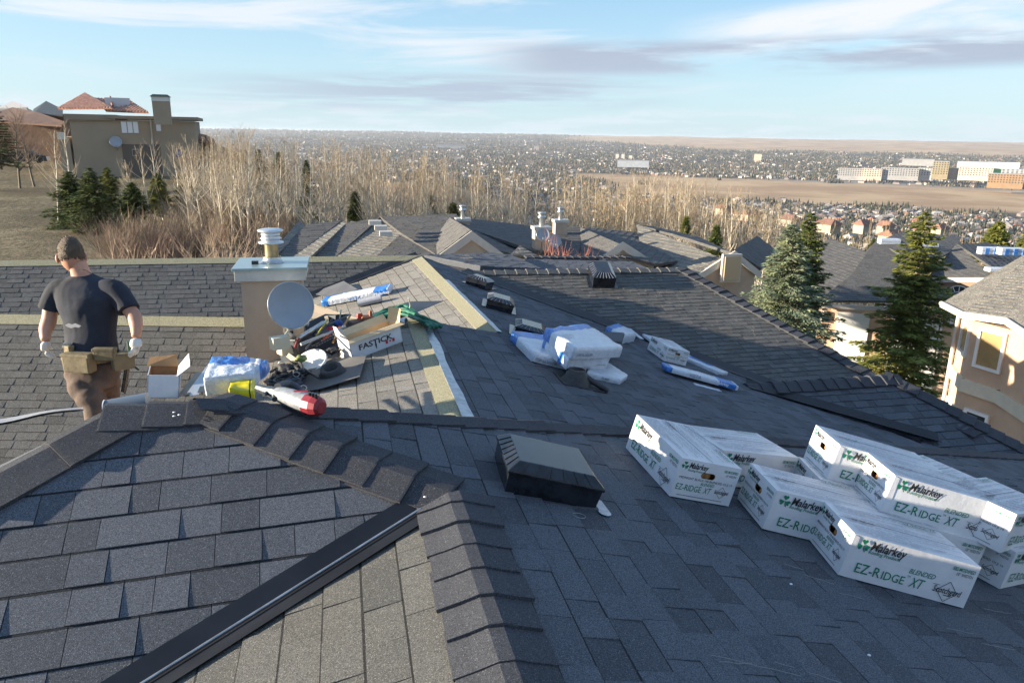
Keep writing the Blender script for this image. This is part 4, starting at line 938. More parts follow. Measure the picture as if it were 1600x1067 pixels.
dc = pb_.at(182, 222)+nb_*.6; dish(dc, .62, nb_+Vector((.2, 0, .4)), 'grey dish on the wall of the big taupe house', dc-nb_*.5-Vector((0, 0, .9)), pole_r=.05)
M_TILE = mat('red_clay_tile', (.24, .105, .07), .8, var=.3, vscale=3)
def tile_roof(poly, sp=.42, label=None):
    poly = [Vector(p) for p in poly]; n = Vector()
    for i in range(len(poly)): n += poly[i-1].cross(poly[i])
    n.normalize(); n = n if n.z > 0 else -n; u = Vector((-n.y, n.x, 0)).normalized(); v = n.cross(u); v = v if v.z > 0 else -v; o = poly[0]
    P2 = [((p-o).dot(u), (p-o).dot(v)) for p in poly]; P2 = P2 if area2(P2) > 0 else P2[::-1]
    b = MB(); b.prism([o+u*a+v*c for a, c in P2], -n*.15); r_ = b.build('tile_roof', M_TILE, bh, label=label)
    x = min(p[0] for p in P2)
    while x < max(p[0] for p in P2):
        p = clip_poly(P2, (x, x+.02, -99, 99))
        if len(p) > 2:
            lo = min(p, key=lambda t: t[1]); hi = max(p, key=lambda t: t[1])
            b = MB(); b.tube([o+u*x+v*lo[1]+n*.03, o+u*x+v*hi[1]+n*.03], sp*.24, 5); b.build('tile_row', mat('pale_clay_tile', (.42, .25, .19), .8, var=.25, vscale=3), r_)
        x += sp
t0 = PD(90, 170, DB-1); t1 = PD(175, 169, DB-3); t2 = PD(133, 146, DB+3)
tile_roof([t0, t1, t2], label='pyramid of red tiles at the left'); tile_roof([PD(150, 154, DB+2), PD(200, 155, DB+1), PD(232, 176, DB-3), PD(165, 172, DB-2)], label='lower red tile roof with a skylight')
tile_roof([t0, t2, PD(105, 165, DB+8)])
b = MB(); b.box(PD(184, 161, DB-1), (2.6, .3, 1.1), rz=math.atan2(uu.y, uu.x), rot=None); b.build('skylight', mat('skylight_grey', (.45, .47, .5), .2), bh)
b = MB(); b.tube([PD(172, 152, DB), PD(176, 166, DB-2)], .14, 6); b.build('ridge_tile', M_TILE, bh)
cc_ = PD(253, 172, DB-4); b = MB(); b.box(cc_-Vector((0, 0, .3)), (1.75, 1.6, 2.6), rz=math.atan2(uu.y, uu.x)); ch = b.build('chimney', M_TAUPE, bh)
b = MB(); b.box(cc_+Vector((0, 0, 1.15)), (1.8, 1.65, .5), rz=math.atan2(uu.y, uu.x)); b.build('crown', mat('pale_band', (.6, .6, .55), .7), ch)
b = MB(); b.box(cc_+Vector((0, 0, 1.5)), (2.1, 1.9, .25), rz=math.atan2(uu.y, uu.x), taper=.7); b.build('cap', mat('dark_green_metal', (.06, .09, .08), .5), ch)
bx(92, 106, 207, 218, .1, mat('balcony_white', (.6, .58, .5), .7), 'balcony_rail', off=1.2)
# other roofs on the hill
def hill_house(pts_roof, wall_px, D, label, roofm, wallm):
    c = PD((wall_px[0]+wall_px[1])/2, wall_px[3], D); e_ = empty('house', c, label, 'house', 'houses on the left hill')
    b = MB(); a = PD(wall_px[0], wall_px[2], D); d_ = PD(wall_px[1], wall_px[2], D); b.prism([a, d_, Vector((d_.x, d_.y, c.z-3)), Vector((a.x, a.y, c.z-3))], CF*7); b.build('wall', wallm, e_)
    for q in pts_roof: b = MB(); b.prism([PD(*p) for p in q], (0, 0, -.2)); b.build('roof', roofm, e_)
M_RT = mat('brown_hill_roof', (.14, .075, .05), .9, var=.2, vscale=1); M_GT = mat('dark_green_roof', (.05, .065, .07), .7)
M_RED = mat('rust_stucco', (.17, .105, .075), .9)
hill_house([[(-10, 172, 112), (20, 158, 122), (44, 168, 112)]], (-6, 42, 169, 200), 112, 'white gabled house peeping over the hill at the far left', mat('pale_roof', (.42, .40, .38), .8), mat('pale_wall', (.5, .48, .45), .8))
hill_house([[(52, 171, 104), (72, 158, 110), (98, 171, 104), (98, 180, 100), (52, 178, 100)]], (50, 98, 178, 205), 104, 'dark green pyramid roof left of the big taupe house', M_GT, M_RED)
hill_house([[(-20, 180, 98), (20, 168, 106), (60, 176, 98), (100, 190, 92), (96, 196, 90), (0, 190, 92)]], (-20, 96, 190, 225), 98, 'rust brown house behind the bare trees at far left', M_RT, M_RED)
hill_house([[(306, 208, 95), (322, 211, 98), (336, 219, 95), (334, 223, 92), (306, 222, 92)]], (308, 333, 221, 250), 95, 'small brown roofed house right of the big taupe one', M_RT, M_TAUPE)
# red tiled houses far down the slope
M_REDR = mat('salmon_tile_roof', (.21, .11, .08), .8, var=.2, vscale=.6)
for i, (px, py, w_, D) in enumerate(((1296, 345, 42, 260), (1350, 346, 34, 250), (1385, 348, 30, 255), (1395, 362, 48, 225), (1235, 338, 40, 300), (1172, 330, 46, 330), (1130, 322, 30, 360), (1470, 352, 30, 250), (1010, 312, 34, 420), (985, 316, 40, 400), (1595, 398, 40, 160), (1440, 355, 26, 260))):
    c = PD(px, py, D); x, y = c.x, c.y; c = Vector((x, y, c.z+.6)); W = w_/F_PX*D; rz = .25 if i % 2 else 1.8
    e_ = empty('house', (x, y, c.z-4.2), ['salmon tiled house with cream gable seen between bare trees', 'low salmon roofed house beside it'][i % 2]+' down the slope', 'house', 'salmon tiled houses down the slope')
    mw = Matrix.Translation((x, y, c.z-2.6)) @ Matrix.Rotation(rz, 4, 'Z')
    b = MB(); b.box(Vector((x, y, c.z-3.1)), (W*.66, W*.54, 3.0), rz=rz); b.build('wall', mat('muted_cream', (.36, .31, .24), .9), e_)
    b = MB(); a, d_ = W*.42, W*.36; b.mesh([(-a, -d_, 0.9), (a, -d_, .9), (a, d_, .9), (-a, d_, .9), (-a*.55, 0, 2.5+W*.02), (a*.55, 0, 2.5+W*.02)], [(0, 1, 5, 4), (1, 2, 5), (2, 3, 4, 5), (3, 0, 4), (3, 2, 1, 0)], mw=mw); b.build('roof', M_REDR, e_)
# driveway and street by the garages
b = MB(); zz = -10.75
dv = [atZ(1505, 470, zz)*0, ]
pts = [atZ(1290, 560, zz), atZ(1480, 560, zz), atZ(1560, 720, zz), atZ(1300, 760, zz)]
b.prism(pts, (0, 0, -.15)); b.build('driveway', mat('pale_concrete', (.42, .38, .31), .9, var=.1, vscale=1.2, bump=.2), kind='structure')
# ------------------------------------------------------------------ vegetation
M_ASPEN = mat('pale_aspen_bark', (.50, .45, .36), .9, var=.25, vscale=2.5)
M_TWIG = mat('tan_twigs', (.33, .26, .175), .9, var=.3, vscale=1.5)
M_TWIGR = mat('reddish_twigs', (.20, .13, .095), .9, var=.3, vscale=1.5)
M_GREYB = mat('grey_bark', (.17, .14, .11), .95)
def needle_mat(name, a, c):
    m = mat(name, a, .75, col2=c, var=.1, vscale=1.6, tone=True, tonek=.45, spec=.2); return m
M_NEED = needle_mat('dark_green_needles', (.05, .08, .026), (.13, .155, .036))
M_NEEDB = needle_mat('blue_green_needles', (.13, .19, .14), (.28, .31, .17))
M_NEEDY = needle_mat('olive_green_needles', (.10, .13, .030), (.26, .26, .06))
def bare_tree(seed, h=8.0, trunk_r=.07, spread=.35, nb=22, sub=4, up=.75, bow=.4):
    """trunk with ascending limbs; returns trunk MB, twigs MB, base at 0"""
    rn = random.Random(seed); T = MB(); W = MB()
    lean = Vector((rn.uniform(-.1, .1), rn.uniform(-.1, .1), 1)); pts = []
    for i in range(6):
        t = i/5; pts.append(Vector((lean.x*h*t+rn.uniform(-.1, .1)*t*bow*2, lean.y*h*t+rn.uniform(-.1, .1)*t*bow*2, h*t)))
    T.tube(pts, [trunk_r*(1-t*.17) for t in range(5)]+[trunk_r*.12], 5, smooth=True)
    def at(t): k = min(4, int(t*5)); return pts[k].lerp(pts[k+1], t*5-k)
    for i in range(nb):
        t = rn.uniform(.22, .97); p = at(t); a = rn.uniform(0, 6.28); L = h*spread*(1.15-t)*rn.uniform(.5, 1.1)+.3
        d = Vector((math.cos(a), math.sin(a), up*rn.uniform(.8, 1.7))).normalized(); q = [p]
        for k in range(3): d = (d+Vector((rn.uniform(-.18, .18), rn.uniform(-.18, .18), .18))).normalized(); q.append(q[-1]+d*L/3)
        r_ = trunk_r*.36*(1.1-t)+.006; (T if r_ > .02 else W).tube(q, [r_, r_*.75, r_*.5, .003], 4, cap=False)
        for j in range(sub):
            f = rn.uniform(.25, 1); kk = min(2, int(f*3)); s_ = q[kk].lerp(q[kk+1], f*3-kk)
            d2 = (d+Vector((rn.uniform(-.8, .8), rn.uniform(-.8, .8), rn.uniform(-.1, .6)))).normalized(); l2 = L*rn.uniform(.25, .5)
            m1 = s_+d2*l2*.5+Vector((0, 0, .04)); W.tube([s_, m1, m1+d2*l2*.5+Vector((0, 0, .08*l2))], [.008, .006, .002], 3, cap=False)
    return T, W
def tree_proto(name, T, W, mt, mw_, label, cat, group):
    e = empty(name, (0, 0, 0), label, cat, group); k = []
    if T.f: k.append(T.build('trunk', mt, e, origin=(0, 0, 0)))
    if W.f: k.append(W.build('twigs', mw_, e, origin=(0, 0, 0), kind='stuff'))
    return e, k
def clone(proto, loc, rz=0, s=1.0, label=None, group=None):
    e0, kids = proto
    if not e0.get('_used'): e0['_used'] = 1; e = e0
    else:
        e = e0.copy(); COL.objects.link(e)
        for k in kids:
            q = k.copy(); COL.objects.link(q); q.parent = e
            for g in SUBK.get(k.name, []): w = g.copy(); COL.objects.link(w); w.parent = q
    e.location = loc; e.rotation_euler.z = rz; e.scale = (s, s, s) if not isinstance(s, tuple) else s
    if label: e['label'] = label
    if group: e['group'] = group
    return e
SUBK = {}
rn = random.Random(5)
AG = 'bare aspens of the wood behind the houses'
asp = [tree_proto('aspen_tree', *bare_tree(100+i, h=rn.uniform(7.2, 9), nb=30, sub=4, trunk_r=.085), M_ASPEN, M_TWIG, 'slender bare aspen with pale trunk among its many neighbours in the wood', 'tree', AG) for i in range(12)]
tw = []
def drop(px, D, jit=0):
    d = ray(px, 400); s_ = D/math.hypot(d.x, d.y); x, y = d.x*s_, d.y*s_; return x, y, ground_z(x, y)
# skyline of the wood: image row its tops reach, by column
TOPS = [(300, 232), (330, 205), (380, 212), (430, 216), (520, 232), (600, 240), (700, 250), (800, 272), (900, 285), (1000, 284), (1100, 296), (1180, 320), (1300, 340), (1450, 352), (1620, 380)]
def top_row(px):
    if px <= TOPS[0][0]: return TOPS[0][1]
    for (a, ya), (c, yc) in zip(TOPS, TOPS[1:]):
        if px <= c: return ya+(yc-ya)*(px-a)/(c-a)
    return TOPS[-1][1]
n_as = 0
for i in range(298):
    px = rn.uniform(296, 1250); D = rn.uniform(47, 68)
    x, y, z = drop(px, D); d1 = ray(px, top_row(px)+rn.uniform(-2, 34)); zt = d1.z*(math.hypot(x, y)/math.hypot(d1.x, d1.y)); h = zt-z
    if h < 2.0: continue
    s_ = h/8.1; clone(asp[i % 12], (x, y, z-.1), rn.uniform(0, 6.28), (max(.75, s_*.9), max(.75, s_*.9), s_)); n_as += 1
# the mass behind and between: joined
bM = MB(); bT = MB()
mini = [bare_tree(200+i, h=8, nb=13, sub=2, trunk_r=.06) for i in range(5)]
def stamp(dst, src, x, y, z, s_, rz, sz=None):
    mw = Matrix.Translation((x, y, z)) @ Matrix.Rotation(rz, 4, 'Z') @ Matrix.Diagonal((s_, s_, sz or s_, 1)); dst.mesh(src.v, src.f, .5, 0, mw=mw)
for i in range(330):
    px = rn.uniform(300, 1640) if i % 3 else rn.uniform(300, 700); D = rn.uniform(66, 110) if px < 900 else rn.uniform(58, 150)
    x, y, z = drop(px, D); d1 = ray(px, top_row(px)+rn.uniform(4, 45)); zt = d1.z*(math.hypot(x, y)/math.hypot(d1.x, d1.y)); h = min(15, zt-z)
    if h < 1.5: h = rn.uniform(3, 6)
    m_ = mini[i % 5]; s_ = h/8; stamp(bT, m_[0], x, y, z, max(.6, s_*.9), rn.uniform(0, 6), s_); stamp(bM, m_[1], x, y, z, max(.6, s_*.9), rn.uniform(0, 6), s_)
gold = MB()
for i in range(230):
    px = rn.uniform(860, 1640); D = rn.uniform(52, 95) if px < 1280 else rn.uniform(62, 110)
    x, y, z = drop(px, D); d1 = ray(px, top_row(px)+rn.uniform(-6, 38)); zt = d1.z*(math.hypot(x, y)/math.hypot(d1.x, d1.y)); h = min(13, zt-z)
    if h < 2: continue
    m_ = mini[i % 5]; s_ = h/8
    for q_ in m_: stamp(gold, q_, x, y, z, max(.6, s_*.9), rn.uniform(0, 6), s_)
gold.build('golden_wood', [mat('golden_twigs', (.40, .29, .15), .9, var=.25, vscale=.6)], kind='stuff', label='belt of golden brown leafless trees beyond the grey roofs at right', cat='trees', origin=(0, 0, 0))
wood = MB(); wood.mesh(bT.v, bT.f, .5, 0); wood.mesh(bM.v, bM.f, .5, 1)
wood.build('far_wood', [M_ASPEN, M_TWIG], kind='stuff', label='tangle of more distant bare trees that reads as one mass', cat='trees', origin=(0, 0, 0))
# undergrowth
sh = []
def shrub(seed, h=2.6, n=46, mt=None, spread=.9, r=.014):
    rn_ = random.Random(seed); b = MB()
    for i in range(n):
        a = rn_.uniform(0, 6.28); o = rn_.uniform(0, .35); d = Vector((math.cos(a)*spread*rn_.random(), math.sin(a)*spread*rn_.random(), 1)).normalized(); p = Vector((math.cos(a)*o, math.sin(a)*o, 0)); q = [p]; L = h*rn_.uniform(.5, 1.05)
        for k in range(3): d = (d+Vector((rn_.uniform(-.3, .3), rn_.uniform(-.3, .3), .05))).normalized(); q.append(q[-1]+d*L/3)
        b.tube(q, [r, r*.8, r*.5, .003], 3, cap=False)
        for j in range(5):
            f = rn_.uniform(.3, .95); kk = min(2, int(f*3)); s_ = q[kk].lerp(q[kk+1], f*3-kk); d2 = (d+Vector((rn_.uniform(-.9, .9), rn_.uniform(-.9, .9), rn_.uniform(-.2, .5)))).normalized()
            b.tube([s_, s_+d2*L*rn_.uniform(.15, .35)], [r*.45, .002], 3, cap=False)
    return b
brush = MB()
shr = [shrub(300+i, h=rn.uniform(2, 3)) for i in range(5)]
for i in range(210):
    px = rn.uniform(160, 720) if i % 4 else rn.uniform(700, 1250); D = rn.uniform(40, 62); x, y, z = drop(px, D); s_ = rn.uniform(.6, 1.05); m_ = shr[i % 5]
    if px < 260 and D > 50: continue
    brush.mesh(m_.v, m_.f, .5, rn.choice((0, 0, 1)), mw=Matrix.Translation((x, y, z-.1)) @ Matrix.Rotation(rn.random()*6, 4, 'Z') @ Matrix.Diagonal((s_, s_, s_, 1)))
brush.build('undergrowth', [M_TWIG, M_TWIGR], kind='stuff', label='thicket of brown and reddish leafless brush under the aspens', cat='brush', origin=(0, 0, 0))
for i, (px, D, h, lab) in enumerate(((222, 30, 3.6, 'big spreading bare bush beside the dark evergreens, behind the upper roof ridge'), (345, 33, 3.4, 'forked bare bush just left of the chimney top'), (290, 31, 2.0, 'low tangled bush between the two larger bare ones'), (180, 30, 2.0, 'low leaning bush at the foot of the lawn right of the worker'), (395, 34, 2.2, 'twiggy bush directly behind the metal flue'))):
    x, y, z = drop(px, D); T = shrub(400+i, h=h, n=70, spread=1.1, r=.022); T.v = [(p[0]+x, p[1]+y, p[2]+z) for p in T.v]
    e_ = empty('bush', (x, y, z), lab, 'bush'); T.build('stems', mat('pale_bush_stems', (.38, .28, .2), .9, var=.25, vscale=2), e_)
x, y, z = drop(880, 16.5); z = -3.6
T = shrub(440, h=1.5, n=26, spread=.5, r=.012); T.v = [(p[0]+x, p[1]+y, p[2]+z) for p in T.v]; e_ = empty('bush', (x, y, z), 'red twigged bush top poking up right of the tall far chimney', 'bush'); T.build('stems', mat('red_stems', (.34, .12, .08), .8), e_)
# bare trees one can pick out round the taupe house
for i, (px, D, pt, lab) in enumerate(((100, 62, 205, 'thin white stemmed tree at the left corner of the big taupe house'), (122, 60, 190, 'slightly taller white tree in front of the taupe house corner'), (240, 58, 232, 'forked bare tree low in front of the taupe wall'), (262, 60, 226, 'bare pale tree right of the forked one by the taupe wall'), (214, 57, 250, 'small bare sapling left of the forked tree'), (292, 62, 228, 'bare tree by the right corner of the taupe house'))):
    x, y, z = drop(px, D); d1 = ray(px, pt); h = d1.z*(math.hypot(x, y)/math.hypot(d1.x, d1.y))-z
    T, W = bare_tree(500+i, h=h, nb=18, sub=4, trunk_r=.09, spread=.4)
    e_ = empty('bare_tree', (x, y, z), lab, 'tree')
    for q, nm, m_ in ((T, 'trunk', M_ASPEN), (W, 'twigs', M_TWIG)):
        q.v = [(p[0]+x, p[1]+y, p[2]+z) for p in q.v]; q.build(nm, m_, e_, kind='stuff' if nm == 'twigs' else None)
for i, (px, D, pt, lab) in enumerate(((48, 88, 178, 'rusty brown bare tree in front of the hill houses, left one'), (15, 86, 175, 'rusty brown bare tree at the left picture edge'), (70, 90, 182, 'rusty brown bare tree next to the taupe house'))):
    x, y, z = drop(px, D); d1 = ray(px, pt); h = d1.z*(math.hypot(x, y)/math.hypot(d1.x, d1.y))-z
    T, W = bare_tree(520+i, h=h, nb=60, sub=6, trunk_r=.12, spread=.6, up=.5); e_ = empty('bare_tree', (x, y, z), lab, 'tree')
    for q, nm, m_ in ((T, 'trunk', M_GREYB), (W, 'twigs', M_TWIGR)):
        q.v = [(p[0]+x, p[1]+y, p[2]+z) for p in q.v]; q.build(nm, m_, e_, kind='stuff' if nm == 'twigs' else None)
# --- spruces
def spruce(seed, h, rad, m, x, y, z, label, dens=1.0, leaf=.07, name='spruce_tree', group=None, droop=.12, gappy=.0, lean=0, top_bare=.0, step=.30):
    rn_ = random.Random(seed); e_ = empty(name, (x, y, z), label, 'tree', group)
    b = MB(); b.tube([(x, y, z-.2), (x+lean*h*.5, y, z+h*.5), (x+lean*h, y, z+h)], [.018*h, .011*h, .004], 7); tr = b.build('trunk', M_GREYB, e_)
    B = MB(); L = MB(); zz = .06*h; n_w = 0
    while zz < h*.985:
        f = zz/h; R_ = rad*(1-f)**.82*(1+.12*math.sin(f*23+seed)+.10*math.sin(f*51+2*seed))+.05; nb = max(4, int((7 if f < .8 else 5)))
        off = rn_.random()*6.28
        for k in range(nb):
            if rn_.random() < gappy: continue
            a = off+k*6.283/nb+rn_.uniform(-.25, .25); Lb = R_*rn_.uniform(.62, 1.22); zc = z+zz+rn_.uniform(-.08, .08)*h*.03
            d = Vector((math.cos(a), math.sin(a), 0)); up = .30*(f-.35)
            pts = [Vector((x+lean*zz, y, zc))+d*Lb*t+Vector((0, 0, Lb*(up*t-droop*t*t*2+.16*t**3))) for t in (0, .33, .66, 1)]
            B.tube(pts, [.012*h*(1-f)*.35+.008, .012, .008, .003], 3, cap=False)
            sd = Vector((-d.y, d.x, 0)); nn = max(8, int(Lb/leaf*6.2*dens)); tn0 = rn_.uniform(0, 1)
            for q in range(nn):
                t = 1-rn_.random()**1.15*.93; kk = min(2, int(t*3)); c = pts[kk].lerp(pts[kk+1], t*3-kk)
                wdt = Lb*.30*(1.08-t)**.6+.03
                s1 = rn_.uniform(-1, 1); c = c+sd*s1*wdt+Vector((0, 0, -abs(s1)*wdt*.22+rn_.uniform(-.5, .5)*leaf))
                dr = (d*rn_.uniform(.5, 1.1)+sd*s1*1.0+Vector((0, 0, rn_.uniform(-.35, .2)))).normalized(); pr = dr.cross(Vector((rn_.uniform(-.5, .5), rn_.uniform(-.5, .5), 1))).normalized()
                l_ = leaf*rn_.uniform(.9, 2.0); w_ = leaf*rn_.uniform(.26, .5)
                L.face([c-pr*w_, c+dr*l_, c+pr*w_, c-dr*l_*.4], max(0, min(1, tn0*.5+rn_.random()*.6)))
        zz += step*h/7*(1-.45*f)*rn_.uniform(.85, 1.15); n_w += 1
    B.build('branches', M_GREYB, e_, kind='stuff'); L.build('needles', m, e_, kind='stuff'); return e_
def spr(px, ptop, pbot, D, radpx, seed, m, label, **k):
    d = ray(px, pbot); s_ = D; c = d*s_; x, y = c.x, c.y; d1 = ray(px, ptop); zt = d1.z*(math.hypot(x, y)/math.hypot(d1.x, d1.y)); z = c.z
    return spruce(seed, zt-z, radpx/F_PX*D, m, x, y, z, label, **k)
spr(1398, 322, 640, 27, 98, 1, M_NEEDY, 'tall ragged olive spruce standing in front of the garage doors', dens=2.4, leaf=.085, gappy=.04, step=.27)
spr(1212, 348, 580, 21, 92, 2, M_NEEDB, 'pale blue green spruce right of the grey gabled roof', dens=1.9, leaf=.058, step=.24)
spr(1243, 328, 540, 25, 62, 3, M_NEED, 'dark green spruce rising just behind the pale blue one', dens=1.7, leaf=.07, step=.26)
spr(1362, 374, 420, 64, 26, 5, M_NEED, 'small dark conifer beyond the garage roof', leaf=.2)
spr(1551, 345, 405, 52, 30, 6, M_NEEDY, 'broad olive conifer beyond the garage roofs at right', leaf=.16, dens=1.6)
spr(1600, 352, 410, 56, 22, 7, M_NEEDY, 'olive conifer at the right picture edge beyond the roofs', leaf=.16)
spr(1116, 352, 400, 44, 13, 8, M_NEED, 'small dark conifer at the back of the broad grey roof', leaf=.12)
spr(1070, 338, 372, 46, 9, 9, M_NEEDY, 'small yellow green conifer behind the grey roof ridge', leaf=.1)
LG = None
for i, (px, pt, pb, D, rp, m, lab, dn) in enumerate((
    (118, 268, 352, 50, 34, M_NEED, 'leftmost dark evergreen of the clump below the taupe house', 1.5), (152, 262, 366, 47, 34, M_NEED, 'largest dark evergreen of the clump beside the lawn', 1.6),
    (178, 260, 350, 52, 24, M_NEEDY, 'sunlit tipped evergreen at the right of the dark clump', 1.4), (250, 270, 335, 54, 20, M_NEEDY, 'small evergreen with a yellow green tip, middle of the slope', 1.4),
    (296, 272, 338, 55, 24, M_NEEDY, 'small evergreen with a yellow green tip right of the middle one', 1.4), (212, 285, 345, 50, 26, M_NEED, 'low dark evergreen filling in behind the bare bush', 1.4),
    (483, 250, 345, 58, 14, M_NEED, 'dark spruce inside the aspen wood, left one', 1.2), (556, 300, 345, 50, 11, M_NEED, 'narrow dark spruce inside the wood behind the low roofs', 1.2), (671, 306, 342, 50, 10, M_NEEDY, 'olive spruce just above the dark low roof ridge', 1.2), (708, 318, 345, 50, 7, M_NEEDY, 'tiny olive spruce left of the small beige chimney', 1.2),
    (410, 232, 330, 66, 22, M_NEED, 'dark spruce rising behind the aspens above the metal flue', 1.2), (440, 236, 320, 68, 18, M_NEED, 'second dark spruce in the wood, right of the one above the flue', 1.2), (2, 150, 262, 70, 26, M_NEED, 'dark spruce cut by the left picture edge', 1.3))):
    spr(px, pt, pb, D, rp*1.35, 20+i, m, lab, leaf=.13 if D > 45 else .1, dens=dn*.8, step=.30, gappy=.12)
# parked car on the hill
cx_ = atD(38, 244, 84); car = empty('car', cx_-Vector((0, 0, .7)), 'dark car parked on the hill beside the bare trees at far left', 'car')
yv = uu; rot = math.atan2(uu.y, uu.x)
b = MB(); prof = [(-2.2, .1), (-2.2, .62), (-1.7, .78), (-.9, 1.28), (.5, 1.3), (1.25, .82), (2.1, .68), (2.2, .15)]
b.prism([cx_+yv*a+Vector((0, 0, c-.7))-nb_*0 for a, c in prof], -nb_*1.75); b.build('body', mat('dark_car_paint', (.03, .035, .04), .25, .2), car)
for a in (-1.35, 1.35):
    b = MB(); q = cx_+yv*a+Vector((0, 0, -.45))+nb_*.02; qm = Matrix.Translation(q) @ nb_.to_track_quat('Z', 'Y').to_matrix().to_4x4(); b.lathe([(0, .05), (.2, .06), (.33, .05), (.33, -.15), (0, -.15)], 16, qm); b.build('wheel', mat('tyre', (.02, .02, .02), .8), car)
b = MB(); b.prism([cx_+yv*a+Vector((0, 0, c-.7))+nb_*.02 for a, c in ((-1.35, .85), (-.85, 1.2), (.45, 1.22), (1.0, .85))], -nb_*.02); b.build('side_window', M_GLASSD, car)
# ------------------------------------------------------------------ lettering
_tc = {}
def text2d(s, size=1.0, shear=0.0, offset=0.0, align='LEFT', space=1.0, sx=1.0):
    key = (s, shear, offset, space)
    if key not in _tc:
        cu = bpy.data.curves.new('t', 'FONT'); cu.body = s; cu.size = 1; cu.shear = shear; cu.offset = offset; cu.space_character = space; cu.resolution_u = 2
        ob = bpy.data.objects.new('t', cu); COL.objects.link(ob); dg = bpy.context.evaluated_depsgraph_get(); me = bpy.data.meshes.new_from_object(ob.evaluated_get(dg))
        _tc[key] = ([(v.co.x, v.co.y) for v in me.vertices], [tuple(p.vertices) for p in me.polygons]); bpy.data.objects.remove(ob); bpy.data.curves.remove(cu); bpy.data.meshes.remove(me)
    v, f = _tc[key]; w = max((p[0] for p in v), default=0)
    dx = {'LEFT': 0, 'CENTER': -w/2, 'RIGHT': -w}[align]
    return [((p[0]+dx)*size*sx, p[1]*size) for p in v], f, w*size*sx
class Face:
    """a printed face: origin o (lower left), unit axes u (right), v (up), normal n"""
    def __init__(s, o, u, v): s.o = Vector(o); s.u = Vector(u).normalized(); s.v = Vector(v).normalized(); s.n = s.u.cross(s.v).normalized()
    def p(s, a, b_, l=.0012): return s.o+s.u*a+s.v*b_+s.n*l
    def text(s, mb, t, x, y, size, l=.0012, fit=None, mat=0, **k):
        v, f, w = text2d(t, size, **k)
        if fit: q = fit/w; v = [(a*q, c) for a, c in v]
        mb.mesh([s.p(x+a, y+c, l) for a, c in v], f, .5, mat)
    def quad(s, mb, x0, y0, x1, y1, l=.0012, mat=0): mb.face([s.p(x0, y0, l), s.p(x1, y0, l), s.p(x1, y1, l), s.p(x0, y1, l)], .5, mat)
    def poly(s, mb, pts, l=.0012, mat=0): mb.face([s.p(a, c, l) for a, c in pts], .5, mat)
    def line(s, mb, pts, w, l=.0012, mat=0):
        for (a, c), (d, e) in zip(pts, pts[1:]):
            dx, dy = d-a, e-c; L = math.hypot(dx, dy) or 1; nx, ny = -dy/L*w/2, dx/L*w/2
            mb.face([s.p(a-nx, c-ny, l), s.p(d-nx, e-ny, l), s.p(d+nx, e+ny, l), s.p(a+nx, c+ny, l)], .5, mat)
M_CARD = mat('white_carton', (.64, .64, .65), .55, var=.05, vscale=9, bump=.12, bscale=40)
M_KRAFT = mat('brown_cardboard', (.36, .20, .09), .85, var=.12, vscale=14, bump=.15, bscale=60)
M_BLACKP = mat('black_print', (.02, .02, .025), .6); M_GREENP = mat('green_print', (.0, .17, .09), .6); M_GREYP = mat('grey_print', (.27, .28, .32), .7)
M_GRPALE = mat('pale_fold_line', (.32, .32, .33), .7)
BL, BW, BH = .535, .305, .185
def clover(F, mb, x, y, r):
    for ang in (90, 205, -25):
        a = R(ang); cx2, cy2 = x+math.cos(a)*r*.62, y+math.sin(a)*r*.62; pts = []
        for k in range(14):
            t = k/14*2*math.pi; hx2 = 16*math.sin(t)**3/17; hy2 = (13*math.cos(t)-5*math.cos(2*t)-2*math.cos(3*t)-math.cos(4*t))/17
            px2, py2 = hx2*r*.52, (hy2)*r*.52; b_ = a-math.pi/2; pts.append((cx2+px2*math.cos(b_)-py2*math.sin(b_), cy2+px2*math.sin(b_)+py2*math.cos(b_)))
        F.poly(mb, pts)
    F.line(mb, [(x, y), (x+r*.15, y-r*.6), (x+r*.4, y-r*1.0)], r*.16)
